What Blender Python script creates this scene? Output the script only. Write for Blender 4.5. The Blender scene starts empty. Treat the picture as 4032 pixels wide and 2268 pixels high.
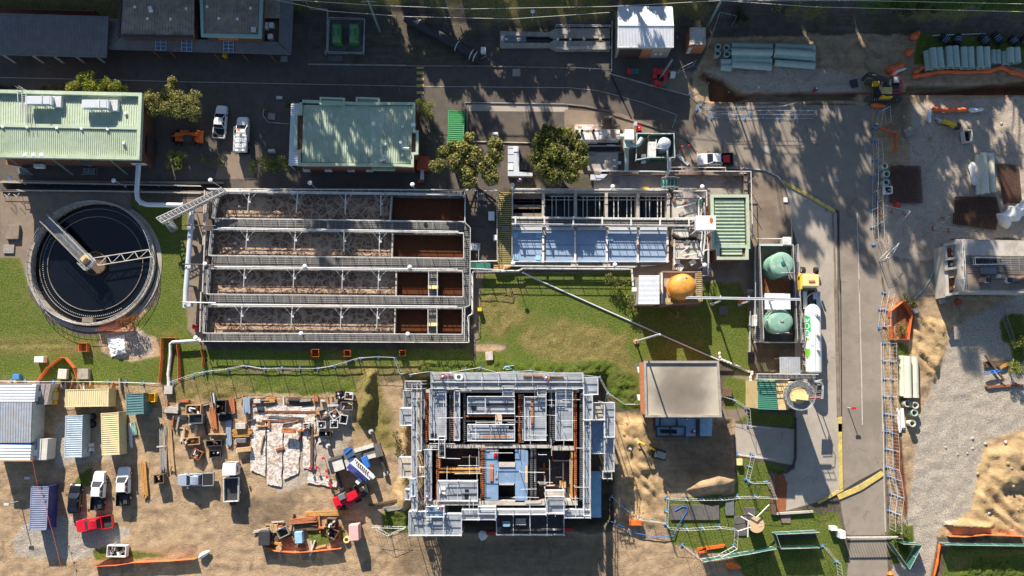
import bpy,math,random
import numpy as np
from mathutils import Vector,Matrix,noise as mnoise
R=math.radians
random.seed(7)
scene=bpy.context.scene
# ---------------- camera ----------------
CAM_H=122.0
FPX=3250.0
TILT=math.atan(356/3250)
cd=bpy.data.cameras.new("camera");cam=bpy.data.objects.new("camera",cd)
scene.collection.objects.link(cam);scene.camera=cam
cam.location=(0,0,CAM_H);cam.rotation_euler=(TILT,0,0)
cd.sensor_width=36;cd.lens=FPX/4032*36;cd.clip_end=3000
# ---------------- light ----------------
SUN_EL=R(25.0)
SX,SY=-0.3,0.954
sd=bpy.data.lights.new("sun",'SUN');so=bpy.data.objects.new("sun",sd);scene.collection.objects.link(so)
sd.energy=5.0;sd.angle=R(0.55);sd.color=(1.0,0.9,0.76)
so.rotation_euler=Vector((SX*math.cos(SUN_EL),SY*math.cos(SUN_EL),math.sin(SUN_EL))).to_track_quat('Z','Y').to_euler()
w=bpy.data.worlds.new("World");scene.world=w;w.use_nodes=True
nt=w.node_tree;bg=nt.nodes["Background"];sk=nt.nodes.new("ShaderNodeTexSky")
sk.sky_type='NISHITA';sk.sun_disc=False;sk.sun_elevation=SUN_EL;sk.sun_rotation=math.atan2(SX,SY)
sk.air_density=1.0;sk.dust_density=0.6;sk.ozone_density=1.6
nt.links.new(sk.outputs[0],bg.inputs[0]);bg.inputs[1].default_value=0.065
scene.view_settings.view_transform='Standard';scene.view_settings.look='None'
scene.view_settings.exposure=1.0;scene.view_settings.gamma=1
scene.cycles.max_bounces=5;scene.cycles.diffuse_bounces=3
# ---------------- pixel frames (readings of the survey picture -> plan metres) ----------------
SC=2.415
FR={'G':(0,0,2576/4032),'O':(0,0,1),'S':(1560,1440,2.0705),'T':(3100,1040,2.335),'U':(620,1520,2.415),'V':(2200,400,3.45)}
for r_,y_ in(('A',0),('B',550),('C',1100),('D',1668)):
 for c_ in range(5):FR[r_+str(c_)]=(800*c_,y_,SC)
ct,st=math.cos(TILT),math.sin(TILT)
def P(q,x,y,z=0.0):
 ox,oy,s=FR[q]
 dx=(ox+x/s-2016)/FPX;dy=-(oy+y/s-1134)/FPX
 vy=dy*ct+st;vz=dy*st-ct
 t=(z-CAM_H)/vz
 return Vector((dx*t,vy*t,z))
def PL(q,pts,z=0.0):return[P(q,x,y,z)for x,y in pts]
def proj(v):
 d=Vector((v[0],v[1],v[2]-CAM_H))
 cy=d.y*ct+d.z*st;cz=-d.y*st+d.z*ct
 return 2016+FPX*d.x/-cz,1134-FPX*cy/-cz
def top_z(base,q,x,y):
 """height at which a vertical rising from base is seen at the given reading"""
 ox,oy,s=FR[q];tx=ox+x/s;ty=oy+y/s
 best=None
 for i in range(0,400):
  z=base[2]+i*0.05;u,v=proj((base[0],base[1],z))
  e=(u-tx)**2+(v-ty)**2
  if best is None or e<best[0]:best=(e,z)
 return best[1]
 # ---------------- materials ----------------
MT={}
def lk(nt,a,b):nt.links.new(a,b)
def mat(key,col,rough=0.7,var=0.25,scale=1.5,metal=0.0,bump=0.0,bscale=8,spec=0.4,dirt=None,dscale=0.35,coat=0,alpha=1.0,trans=0.0,thr=(.5,.66)):
 m=bpy.data.materials.new(key);MT[key]=m;m.use_nodes=True
 n=m.node_tree;b=n.nodes["Principled BSDF"]
 b.inputs["Roughness"].default_value=rough;b.inputs["Metallic"].default_value=metal
 b.inputs["Specular IOR Level"].default_value=spec;b.inputs["Coat Weight"].default_value=coat
 b.inputs["Alpha"].default_value=alpha;b.inputs["Transmission Weight"].default_value=trans
 g=n.nodes.new("ShaderNodeNewGeometry")
 t=n.nodes.new("ShaderNodeTexNoise");t.inputs["Scale"].default_value=scale;t.inputs["Detail"].default_value=6;t.inputs["Roughness"].default_value=0.65
 lk(n,g.outputs["Position"],t.inputs["Vector"])
 mr=n.nodes.new("ShaderNodeMapRange");lk(n,t.outputs["Fac"],mr.inputs["Value"])
 mr.inputs["From Min"].default_value=0.3;mr.inputs["From Max"].default_value=0.7
 mx=n.nodes.new("ShaderNodeMix");mx.data_type='RGBA';lk(n,mr.outputs[0],mx.inputs["Factor"])
 mx.inputs["A"].default_value=(*[c*(1-var)for c in col],1);mx.inputs["B"].default_value=(*[min(1,c*(1+var))for c in col],1)
 out=mx.outputs["Result"]
 if dirt:
  t2=n.nodes.new("ShaderNodeTexNoise");t2.inputs["Scale"].default_value=dscale;t2.inputs["Detail"].default_value=8;t2.inputs["Roughness"].default_value=0.7
  lk(n,g.outputs["Position"],t2.inputs["Vector"])
  m2=n.nodes.new("ShaderNodeMapRange");lk(n,t2.outputs["Fac"],m2.inputs["Value"]);m2.inputs["From Min"].default_value=thr[0];m2.inputs["From Max"].default_value=thr[1]
  x2=n.nodes.new("ShaderNodeMix");x2.data_type='RGBA';lk(n,m2.outputs[0],x2.inputs["Factor"]);lk(n,out,x2.inputs["A"]);x2.inputs["B"].default_value=(*dirt,1)
  out=x2.outputs["Result"]
 lk(n,out,b.inputs["Base Color"])
 if bump:
  t3=n.nodes.new("ShaderNodeTexNoise");t3.inputs["Scale"].default_value=bscale;t3.inputs["Detail"].default_value=5
  lk(n,g.outputs["Position"],t3.inputs["Vector"])
  bp=n.nodes.new("ShaderNodeBump");bp.inputs["Strength"].default_value=bump;bp.inputs["Distance"].default_value=0.1
  lk(n,t3.outputs["Fac"],bp.inputs["Height"]);lk(n,bp.outputs[0],b.inputs["Normal"])
 return m
mat('concrete',(.36,.33,.29),.85,.18,1.2,dirt=(.2,.17,.14),bump=.2)
mat('concrete_pale',(.48,.45,.41),.85,.12,1.2,dirt=(.36,.31,.25),dscale=.5)
mat('concrete_dark',(.13,.12,.115),.85,.25,1.2,dirt=(.08,.07,.065),bump=.2)
mat('concrete_brown',(.24,.19,.15),.85,.2,1.2,dirt=(.14,.1,.08))
mat('brick',(.16,.075,.05),.85,.25,3,bump=.2)
mat('brick_orange',(.42,.17,.08),.85,.2,3)
mat('galv',(.63,.65,.68),.45,.12,2.5,metal=.15,dirt=(.4,.38,.36))
mat('galv_deck',(.42,.46,.52),.5,.2,1.6,metal=.25,dirt=(.4,.36,.32),dscale=.8)
mat('galv_dark',(.2,.21,.22),.5,.2,2.5,metal=.3)
mat('steel_dark',(.045,.045,.05),.55,.3,2)
mat('black',(.012,.012,.014),.5,.3,2)
mat('rubber',(.02,.02,.022),.8,.3,4)
mat('white',(.8,.8,.79),.35,.05,1.2,coat=.3)
mat('white_paint',(.7,.7,.68),.5,.12,1.5,dirt=(.42,.39,.35),dscale=1.1)
mat('white_rust',(.8,.77,.74),.5,.06,1.5,dirt=(.42,.2,.12),dscale=.55)
mat('offwhite',(.6,.58,.52),.6,.15,1.5)
mat('cream_roof',(.55,.57,.4),.45,.07,.8,dirt=(.47,.48,.36),dscale=.25)
mat('sage_roof',(.44,.53,.4),.5,.1,1.4,dirt=(.36,.43,.31),dscale=.45)
mat('teal_roof',(.22,.36,.33),.45,.1,.8,dirt=(.27,.4,.36),dscale=.3)
mat('teal_trim',(.28,.46,.4),.5,.08,1)
mat('grey_roof',(.19,.18,.18),.5,.18,.8,metal=.1,dirt=(.17,.155,.15),dscale=.3)
mat('brown_roof',(.34,.27,.21),.6,.3,1.4,dirt=(.48,.37,.27),dscale=.5)
mat('zinc_roof',(.66,.69,.74),.35,.06,.8,metal=.2)
mat('white_roof',(.74,.76,.8),.4,.05,.8)
mat('green_box',(.13,.3,.1),.6,.2,1.5,dirt=(.08,.15,.06),dscale=1.2)
mat('green_container',(.07,.33,.12),.45,.1,.8)
mat('green_dark',(.03,.16,.13),.5,.2,1)
mat('green_tank',(.22,.4,.31),.6,.15,1.6,dirt=(.42,.54,.46),dscale=.9)
mat('green_roof',(.09,.3,.2),.45,.15,1)
mat('cream',(.66,.52,.28),.6,.1,.8,dirt=(.5,.36,.18),dscale=.8)
mat('yellow_container',(.72,.62,.36),.55,.1,.9,dirt=(.56,.45,.26),dscale=.9)
mat('blue_container',(.46,.55,.61),.5,.1,.7,dirt=(.34,.42,.48),dscale=.9)
mat('navy_container',(.045,.06,.25),.45,.2,.7,dirt=(.08,.09,.26),dscale=.9)
mat('navy_roof',(.25,.28,.4),.5,.15,.7,dirt=(.2,.22,.34),dscale=.9)
mat('teal_container',(.1,.21,.22),.5,.15,.7)
mat('yellow',(.8,.5,.02),.5,.1,1.5)
mat('yellow_pale',(.8,.66,.32),.5,.12,1.5)
mat('yellow_paint',(.6,.47,.14),.85,.3,2,dirt=(.36,.29,.14),dscale=1)
mat('orange',(.8,.17,.03),.5,.12,1.5)
mat('orange_tank',(.72,.3,.05),.5,.2,1.6,dirt=(.45,.2,.07),dscale=.9)
mat('orange_mesh',(.85,.16,.05),.7,.15,3)
mat('red',(.6,.02,.02),.4,.1,1.5,coat=.3)
mat('red_paint',(.6,.012,.03),.3,.05,1,coat=.6)
mat('red_steel',(.42,.09,.035),.7,.3,3)
mat('blue',(.03,.16,.55),.5,.15,1.5)
mat('blue_foot',(.06,.22,.5),.6,.15,2)
mat('blue_cover',(.26,.36,.5),.6,.08,1.6,dirt=(.3,.39,.52),dscale=.5)
mat('blue_deck',(.19,.29,.44),.5,.15,1,dirt=(.25,.38,.6),dscale=.8)
mat('pale_blue',(.3,.52,.68),.6,.15,1.5)
mat('pink',(.75,.42,.4),.5,.1,1.5)
mat('silver_paint',(.42,.5,.62),.3,.05,1,metal=.3,coat=.5)
mat('black_paint',(.01,.011,.014),.2,.1,1,coat=.7)
mat('glass',(.015,.02,.03),.08,.1,1,spec=.8)
mat('glass_blue',(.06,.11,.22),.12,.2,1,spec=.8)
mat('timber',(.5,.33,.17),.8,.25,3)
mat('timber_orange',(.52,.27,.08),.7,.25,3)
mat('timber_red',(.45,.16,.07),.8,.25,3)
mat('timber_dark',(.14,.09,.06),.85,.3,3)
mat('timber_grey',(.3,.27,.24),.85,.25,3)
mat('plywood',(.6,.44,.28),.75,.15,1.5)
mat('formply',(.035,.033,.035),.5,.35,1.6,dirt=(.07,.065,.06),dscale=1)
mat('rust',(.28,.1,.04),.85,.35,3)
mat('pipe_green',(.4,.5,.44),.65,.1,1.2,dirt=(.42,.52,.47),dscale=.9)
mat('pipe_cream',(.64,.63,.52),.6,.07,1,dirt=(.52,.51,.42),dscale=.7)
mat('pipe_teal',(.14,.28,.26),.55,.2,1)
mat('plastic_white',(.8,.8,.8),.6,.06,2)
mat('sandbag',(.68,.64,.58),.9,.15,3)
mat('fabric',(.68,.64,.61),.95,.22,7,bump=1,bscale=6,dirt=(.42,.31,.22),dscale=2.2,thr=(.49,.56))
mat('rebar',(.16,.085,.06),.85,.3,3)
mat('water_black',(.006,.008,.012),.08,.2,.3,spec=.5)
mat('water_brown',(.1,.033,.012),.5,.15,1.4,spec=.15)
mat('dirt_pile',(.46,.31,.16),.95,.2,1.5,bump=.6,bscale=3,dirt=(.3,.2,.12),dscale=.7)
mat('bark',(.16,.12,.09),.9,.3,4)
mat('bark_pale',(.4,.34,.28),.9,.3,4)
mat('pole_green',(.2,.3,.25),.85,.2,3)
mat('skin',(.5,.28,.19),.6,.05,3)
mat('wall_beige',(.36,.33,.29),.8,.15,1)
mat('door_brown',(.07,.05,.045),.6,.15,1)
mat('stain_rust',(.5,.13,.02),.8,.2,4)
mat('plank',(.52,.49,.45),.8,.2,2.5,dirt=(.4,.33,.25),dscale=1)
mat('terracotta',(.5,.26,.15),.8,.12,2)
mat('tan_disc',(.62,.42,.24),.7,.08,1.5)
mat('green_mesh',(.03,.14,.11),.9,.25,4,alpha=.75)
mat('net_orange',(.8,.2,.06),.8,.2,6,alpha=.72)
mat('shade_black',(.02,.02,.02),.9,.2,2)
def leafmat(key,a,b,tr=.3):
 m=bpy.data.materials.new(key);MT[key]=m;m.use_nodes=True;n=m.node_tree;p=n.nodes["Principled BSDF"]
 g=n.nodes.new("ShaderNodeNewGeometry");t=n.nodes.new("ShaderNodeTexNoise");t.inputs["Scale"].default_value=1.1;t.inputs["Detail"].default_value=5
 lk(n,g.outputs["Position"],t.inputs["Vector"])
 ad=n.nodes.new("ShaderNodeMath");ad.operation='ADD';lk(n,t.outputs["Fac"],ad.inputs[0])
 sb=n.nodes.new("ShaderNodeMath");sb.operation='MULTIPLY_ADD';lk(n,g.outputs["Random Per Island"],sb.inputs[0]);sb.inputs[1].default_value=.5;sb.inputs[2].default_value=-.25
 lk(n,sb.outputs[0],ad.inputs[1])
 mr=n.nodes.new("ShaderNodeMapRange");lk(n,ad.outputs[0],mr.inputs["Value"]);mr.inputs["From Min"].default_value=.25;mr.inputs["From Max"].default_value=.8
 mx=n.nodes.new("ShaderNodeMix");mx.data_type='RGBA';lk(n,mr.outputs[0],mx.inputs["Factor"]);mx.inputs["A"].default_value=(*a,1);mx.inputs["B"].default_value=(*b,1)
 lk(n,mx.outputs["Result"],p.inputs["Base Color"]);p.inputs["Roughness"].default_value=.6;p.inputs["Specular IOR Level"].default_value=.2
 tl=n.nodes.new("ShaderNodeBsdfTranslucent");lk(n,mx.outputs["Result"],tl.inputs["Color"]);ms=n.nodes.new("ShaderNodeMixShader");ms.inputs[0].default_value=.4;lk(n,p.outputs[0],ms.inputs[1]);lk(n,tl.outputs[0],ms.inputs[2]);lk(n,ms.outputs[0],n.nodes["Material Output"].inputs["Surface"])
leafmat('leaf_olive',(.12,.13,.04),(.5,.47,.17))
leafmat('leaf_green',(.08,.1,.025),(.38,.38,.11))
leafmat('leaf_yellow',(.11,.15,.025),(.48,.5,.1))
leafmat('leaf_dry',(.16,.06,.02),(.34,.16,.05))
leafmat('leaf_dark',(.03,.05,.018),(.1,.13,.04))
def gridmat(key,c1,c2,sx,sy,ang=0.0,rough=.7,metal=0,width=.25):
 m=bpy.data.materials.new(key);MT[key]=m;m.use_nodes=True;n=m.node_tree;p=n.nodes["Principled BSDF"]
 g=n.nodes.new("ShaderNodeNewGeometry");mp=n.nodes.new("ShaderNodeMapping");mp.inputs["Rotation"].default_value=(0,0,ang)
 lk(n,g.outputs["Position"],mp.inputs["Vector"]);br=n.nodes.new("ShaderNodeTexBrick");lk(n,mp.outputs[0],br.inputs["Vector"])
 br.offset=0;br.inputs["Scale"].default_value=1;br.inputs["Brick Width"].default_value=sx;br.inputs["Row Height"].default_value=sy
 br.inputs["Mortar Size"].default_value=width*min(sx,sy);br.inputs["Color1"].default_value=(*c1,1);br.inputs["Color2"].default_value=(*[c*.8 for c in c1],1);br.inputs["Mortar"].default_value=(*c2,1)
 t=n.nodes.new("ShaderNodeTexNoise");t.inputs["Scale"].default_value=.8;t.inputs["Detail"].default_value=5;lk(n,g.outputs["Position"],t.inputs["Vector"])
 mr=n.nodes.new("ShaderNodeMapRange");lk(n,t.outputs["Fac"],mr.inputs["Value"]);mr.inputs["From Min"].default_value=.3;mr.inputs["From Max"].default_value=.7;mr.inputs["To Min"].default_value=.75;mr.inputs["To Max"].default_value=1.2
 mm=n.nodes.new("ShaderNodeVectorMath");mm.operation='SCALE';lk(n,br.outputs["Color"],mm.inputs[0]);lk(n,mr.outputs[0],mm.inputs["Scale"])
 lk(n,mm.outputs[0],p.inputs["Base Color"]);p.inputs["Roughness"].default_value=rough;p.inputs["Metallic"].default_value=metal
gridmat('grating',(.07,.07,.07),(.19,.18,.175),1.2,.3,R(.6),width=.2)
gridmat('yellow_bars',(.05,.045,.035),(.4,.33,.12),30,.3,R(.4),width=.22)
gridmat('deck_planks',(.42,.455,.5),(.2,.22,.25),2.4,.3,R(.5),rough=.5,metal=.2,width=.06)
gridmat('deck_boards',(.56,.5,.42),(.3,.26,.22),2.4,.25,R(.5),width=.08)
gridmat('rebar_mesh',(.12,.1,.09),(.09,.045,.03),.2,.2,0,width=.3)
def foam():
 m=bpy.data.materials.new('water_foam');MT['water_foam']=m;m.use_nodes=True;n=m.node_tree;p=n.nodes["Principled BSDF"]
 g=n.nodes.new("ShaderNodeNewGeometry")
 dn=n.nodes.new("ShaderNodeTexNoise");dn.inputs["Scale"].default_value=.9;dn.inputs["Detail"].default_value=4;lk(n,g.outputs["Position"],dn.inputs["Vector"])
 va=n.nodes.new("ShaderNodeVectorMath");va.operation='MULTIPLY_ADD';lk(n,dn.outputs["Color"],va.inputs[0]);va.inputs[1].default_value=(1.6,1.6,0);lk(n,g.outputs["Position"],va.inputs[2])
 fs=[]
 for sc,w0 in((.8,.13),(2.2,.2)):
  vo=n.nodes.new("ShaderNodeTexVoronoi");vo.feature='DISTANCE_TO_EDGE';vo.inputs["Scale"].default_value=sc;lk(n,va.outputs[0],vo.inputs["Vector"])
  mr=n.nodes.new("ShaderNodeMapRange");lk(n,vo.outputs["Distance"],mr.inputs["Value"]);mr.inputs["From Min"].default_value=.02;mr.inputs["From Max"].default_value=w0;mr.inputs["To Min"].default_value=1;mr.inputs["To Max"].default_value=0
  fs.append(mr)
 mx=n.nodes.new("ShaderNodeMath");mx.operation='MAXIMUM';lk(n,fs[0].outputs[0],mx.inputs[0])
 hm=n.nodes.new("ShaderNodeMath");hm.operation='MULTIPLY';lk(n,fs[1].outputs[0],hm.inputs[0]);hm.inputs[1].default_value=.6;lk(n,hm.outputs[0],mx.inputs[1])
 big=n.nodes.new("ShaderNodeTexNoise");big.inputs["Scale"].default_value=.22;big.inputs["Detail"].default_value=3;lk(n,g.outputs["Position"],big.inputs["Vector"])
 bm=n.nodes.new("ShaderNodeMapRange");lk(n,big.outputs["Fac"],bm.inputs["Value"]);bm.inputs["From Min"].default_value=.5;bm.inputs["From Max"].default_value=.7
 m2=n.nodes.new("ShaderNodeMath");m2.operation='MULTIPLY_ADD';m2.use_clamp=True;lk(n,bm.outputs[0],m2.inputs[0]);m2.inputs[1].default_value=.55;lk(n,mx.outputs[0],m2.inputs[2])
 c=n.nodes.new("ShaderNodeMix");c.data_type='RGBA';lk(n,m2.outputs[0],c.inputs["Factor"]);c.inputs["A"].default_value=(.11,.05,.028,1);c.inputs["B"].default_value=(.46,.33,.23,1)
 lk(n,c.outputs["Result"],p.inputs["Base Color"]);p.inputs["Roughness"].default_value=.5
 bp=n.nodes.new("ShaderNodeBump");bp.inputs["Strength"].default_value=.5;bp.inputs["Distance"].default_value=.15;lk(n,m2.outputs[0],bp.inputs["Height"]);lk(n,bp.outputs[0],p.inputs["Normal"])
foam()
# ---------------- mesh builder ----------------
class MB:
 def __init__(s):s.v=[];s.f=[]
 def add(s,vs,fs):
  o=len(s.v);s.v+=[tuple(v)for v in vs];s.f+=[tuple(i+o for i in f)for f in fs];return s
 def quad(s,a,b,c,d):return s.add([a,b,c,d],[(0,1,2,3)])
 def poly(s,pts,z=None):
  return s.add([(p[0],p[1],p[2]if z is None else z)for p in pts],[tuple(range(len(pts)))])
 def prism(s,pts,z0,z1):
  a=sum(pts[i][0]*pts[(i+1)%len(pts)][1]-pts[(i+1)%len(pts)][0]*pts[i][1]for i in range(len(pts)))
  if a<0:pts=pts[::-1]
  n=len(pts)
  return s.add([(p[0],p[1],z0)for p in pts]+[(p[0],p[1],z1)for p in pts],[tuple(range(n))[::-1],tuple(range(n,2*n))]+[(i,(i+1)%n,n+(i+1)%n,n+i)for i in range(n)])
 def hexa(s,b,t):
  return s.add(list(b)+list(t),[(3,2,1,0),(4,5,6,7),(0,1,5,4),(1,2,6,5),(2,3,7,6),(3,0,4,7)])
 def box(s,cx,cy,z0,lx,ly,lz,rot=0.0,top=1.0):
  c,sn=math.cos(rot),math.sin(rot);o=[]
  for z,k in((z0,1),(z0+lz,top)):
   for dx,dy in((-.5,-.5),(.5,-.5),(.5,.5),(-.5,.5)):
    x=dx*lx*k;y=dy*ly*k;o.append((cx+x*c-y*sn,cy+x*sn+y*c,z))
  return s.hexa(o[:4],o[4:])
 def bar(s,p,q,wd,ht=None):
  p=Vector(p);q=Vector(q);ht=ht or wd;d=q-p
  if d.length<1e-5:return s
  d.normalize();up=Vector((0,0,1))if abs(d.z)<.95 else Vector((0,1,0))
  a=d.cross(up).normalized()*wd/2;b=a.cross(d).normalized()*ht/2
  return s.hexa([p-a-b,p+a-b,p+a+b,p-a+b],[q-a-b,q+a-b,q+a+b,q-a+b])
 def tube(s,pts,r,n=6,caps=True,r2=None):
  pts=[Vector(p)for p in pts];L=len(pts);base=len(s.v);ref=None;vs=[]
  for i,p in enumerate(pts):
   d=(pts[min(i+1,L-1)]-pts[max(i-1,0)]).normalized()
   up=Vector((0,0,1))if abs(d.z)<.9 else Vector((0,1,0))
   a=d.cross(up).normalized();b=a.cross(d).normalized()
   rr=r if r2 is None else r+(r2-r)*i/max(1,L-1)
   vs+=[p+(a*math.cos(2*math.pi*k/n)+b*math.sin(2*math.pi*k/n))*rr for k in range(n)]
  fs=[(i*n+k,i*n+(k+1)%n,(i+1)*n+(k+1)%n,(i+1)*n+k)for i in range(L-1)for k in range(n)]
  if caps:fs+=[tuple(range(n))[::-1],tuple((L-1)*n+k for k in range(n))]
  return s.add(vs,fs)
 def cyl(s,x,y,z0,z1,r,n=20,r2=None):return s.tube([(x,y,z0),(x,y,z1)],r,n,r2=r2)
 def ring(s,x,y,z0,z1,r0,r1,n=48,a0=0,a1=2*math.pi):
  full=abs(a1-a0)>6.28;m=n if full else n+1;vs=[]
  for k in range(m):
   a=a0+(a1-a0)*k/n
   for rr,z in((r0,z0),(r1,z0),(r1,z1),(r0,z1)):vs.append((x+rr*math.cos(a),y+rr*math.sin(a),z))
  fs=[]
  for k in range(n):
   j=(k+1)%m
   for e in range(4):fs.append((k*4+e,k*4+(e+1)%4,j*4+(e+1)%4,j*4+e))
  if not full:fs+=[(0,1,2,3),(n*4+3,n*4+2,n*4+1,n*4)]
  return s.add(vs,fs)
 def hollow(s,p,q,r,t,n=18):
  p=Vector(p);q=Vector(q);d=(q-p).normalized();up=Vector((0,0,1))if abs(d.z)<.9 else Vector((0,1,0))
  a=d.cross(up).normalized();b=a.cross(d).normalized();vs=[]
  for c,rr in((p,r),(q,r),(q,r-t),(p,r-t)):
   vs+=[c+(a*math.cos(2*math.pi*k/n)+b*math.sin(2*math.pi*k/n))*rr for k in range(n)]
  return s.add(vs,[(e*n+k,e*n+(k+1)%n,((e+1)%4)*n+(k+1)%n,((e+1)%4)*n+k)for e in range(4)for k in range(n)])
 def ball(s,c,rx,ry=None,rz=None,n=12,m=8,jit=0,rot=0.0):
  ry=ry or rx;rz=rz or rx;vs=[];cr,sr=math.cos(rot),math.sin(rot)
  for i in range(m+1):
   th=math.pi*i/m
   for k in range(n):
    a=2*math.pi*k/n;j=1+random.uniform(-jit,jit)
    x=rx*math.sin(th)*math.cos(a)*j;y=ry*math.sin(th)*math.sin(a)*j
    vs.append((c[0]+x*cr-y*sr,c[1]+x*sr+y*cr,c[2]+rz*math.cos(th)*j))
  return s.add(vs,[(i*n+k,(i+1)*n+k,(i+1)*n+(k+1)%n,i*n+(k+1)%n)for i in range(m)for k in range(n)])
 def ribbed(s,a,b,c,d,pitch=.3,amp=.04,duty=.35):
  """sheet a-b-c-d, ribs run parallel to a->d, repeated from a to b"""
  a,b,c,d=map(Vector,(a,b,c,d));L=((b-a).length+(c-d).length)/2;n=max(2,int(round(L/pitch)))
  nrm=(b-a).cross(d-a).normalized()
  if nrm.z<0:nrm=-nrm
  vs=[];k=0
  for i in range(n):
   for t,h in((0,0),(1-duty,0),(1-duty*.8,amp),(1-duty*.2,amp)):
    u=(i+t)/n;vs+=[a.lerp(b,u)+nrm*h,d.lerp(c,u)+nrm*h];k+=1
  vs+=[b,c];k+=1
  return s.add(vs,[(2*i,2*i+2,2*i+3,2*i+1)for i in range(k-1)])
 def ico(s,c,r,jit=.15,fl=1.0):
  return s.ball(c,r,r,r*fl,7,5,jit)
 def build(s,name,m,parent=None,smooth=False,local=False,bevel=0):
  me=bpy.data.meshes.new(name);v=s.v
  if local:org=Vector((0,0,0))
  elif parent is not None:
   org=Vector((0,0,0));p_=parent
   while p_ is not None:org=org+p_.location;p_=p_.parent
  else:
   if v:
    xs=[p[0]for p in v];ys=[p[1]for p in v];zs=[p[2]for p in v]
    org=Vector(((min(xs)+max(xs))/2,(min(ys)+max(ys))/2,min(zs)))
   else:org=Vector((0,0,0))
  me.from_pydata([(p[0]-org.x,p[1]-org.y,p[2]-org.z)for p in v],[],s.f)
  if smooth:
   me.polygons.foreach_set("use_smooth",[True]*len(me.polygons))
   me.set_sharp_from_angle(angle=R(40))
  o=bpy.data.objects.new(name,me);me.materials.append(MT[m]if isinstance(m,str)else m)
  scene.collection.objects.link(o)
  if parent is not None:o.parent=parent
  elif not local:o.location=org
  if bevel:
   bv=o.modifiers.new("bevel",'BEVEL');bv.width=bevel;bv.segments=2;bv.limit_method='ANGLE'
  return o
def tag(o,label=None,cat=None,group=None,kind=None):
 if label:o['label']=label
 if cat:o['category']=cat
 if group:o['group']=group
 if kind:o['kind']=kind
 return o
def thing(name,label,cat,loc=(0,0,0),group=None):
 o=bpy.data.objects.new(name,None);scene.collection.objects.link(o);o.location=Vector(loc);o.empty_display_size=.3
 return tag(o,label,cat,group)
def copy_tree(o,parent=None):
 c=o.copy();scene.collection.objects.link(c);c.parent=parent
 for ch in o.children:copy_tree(ch,c)
 return c
def rect(q,x0,y0,x1,y1,z=0):return PL(q,[(x0,y0),(x1,y0),(x1,y1),(x0,y1)],z)
def seg(q,x0,y0,x1,y1,wpx,z=0):
 """strip of given reading width around a centre line -> 4 world corners"""
 a=P(q,x0,y0,z);b=P(q,x1,y1,z);d=(b-a).normalized();n=Vector((-d.y,d.x,0));w_=wpx/FR[q][2]*0.0375/2
 return[a-n*w_,b-n*w_,b+n*w_,a+n*w_]
FR['W']=(0,1480,3.0194);FR['X']=(2640,880,3.45);FR['Y']=(0,0,2.5556)
# ---------------- ground relief and surface kinds ----------------
gx=np.concatenate([[-500,-250,-150,-115,-95],np.arange(-84,84.01,.28),[95,115,150,250,500]])
gy=np.concatenate([[-500,-250,-120,-70],np.arange(-36,62.01,.28),[75,95,150,250,500]])
GX,GY=np.meshgrid(gx,gy)
def vnoise(x,y,seed=0):
 xi=np.floor(x).astype(int);yi=np.floor(y).astype(int);xf=x-xi;yf=y-yi
 xf=xf*xf*(3-2*xf);yf=yf*yf*(3-2*yf)
 def h(a,b):
  n=(a*374761393+b*668265263+seed*974711)&0xffffffff
  n=((n^(n>>13))*1274126177)&0xffffffff
  return((n^(n>>16))&0xffff)/65535.0
 return(h(xi,yi)*(1-xf)+h(xi+1,yi)*xf)*(1-yf)+(h(xi,yi+1)*(1-xf)+h(xi+1,yi+1)*xf)*yf
def fbm(x,y,s,oct=4,seed=0):
 r=0;a=.5
 for o in range(oct):r=r+a*vnoise(x/s*2**o,y/s*2**o,seed+o);a*=.5
 return r
def sdf(pts):
 """signed distance, positive inside"""
 d=np.full(GX.shape,1e9);ins=np.zeros(GX.shape,bool);n=len(pts)
 for i in range(n):
  ax,ay=pts[i][0],pts[i][1];bx,by=pts[(i+1)%n][0],pts[(i+1)%n][1]
  ex,ey=bx-ax,by-ay;L=ex*ex+ey*ey+1e-12
  t=np.clip(((GX-ax)*ex+(GY-ay)*ey)/L,0,1)
  d=np.minimum(d,np.hypot(GX-ax-t*ex,GY-ay-t*ey))
  c=(ay>GY)!=(by>GY);xx=ax+(GY-ay)*ex/(ey if abs(ey)>1e-12 else 1e-12)
  ins^=c&(GX<xx)
 return np.where(ins,d,-d)
LAY=['asph','road','conc','slab','dirt','gravel','rubble','sand','clay','grass','dry','weed','wet']
MASK={k:np.full(GX.shape,-9.0)for k in LAY}
def reg(k,q,pts,wob=0.0):
 s_=sdf(PL(q,pts))
 if wob:s_=s_+(fbm(GX,GY,2.2,4,11)-.47)*4*wob
 MASK[k]=np.maximum(MASK[k],s_)
def cut(k,q,pts,wob=0.0):
 s_=sdf(PL(q,pts))
 if wob:s_=s_+(fbm(GX,GY,2.2,4,17)-.47)*4*wob
 MASK[k]=np.minimum(MASK[k],-s_)
reg('asph','G',[(-60,70),(300,60),(760,60),(785,162),(1240,168),(1540,172),(1700,222),(1752,262),(1752,345),(1680,325),(1600,300),(1560,300),(1440,262),(1180,262),(1180,335),(1280,335),(1280,470),(-60,490)])
reg('asph','G',[(0,490),(560,490),(560,455),(0,455)]);reg('asph','G',[(760,150),(780,60),(1000,50),(1260,130),(1550,130),(1550,175),(800,165)])
reg('asph','G',[(1170,430),(1260,430),(1260,665),(1170,665)]);reg('asph','G',[(1260,60),(1760,60),(1760,230),(1540,172),(1260,168)])
reg('asph','G',[(1190,262),(1420,262),(1420,340),(1190,340)])
reg('road','G',[(1752,262),(2215,265),(2200,600),(2225,750),(2224,1100),(2232,1345),(2130,1345),(2118,1290),(2112,1240),(2112,530),(1975,462),(1885,432),(1700,400),(1640,360),(1680,325),(1752,345)])
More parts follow.
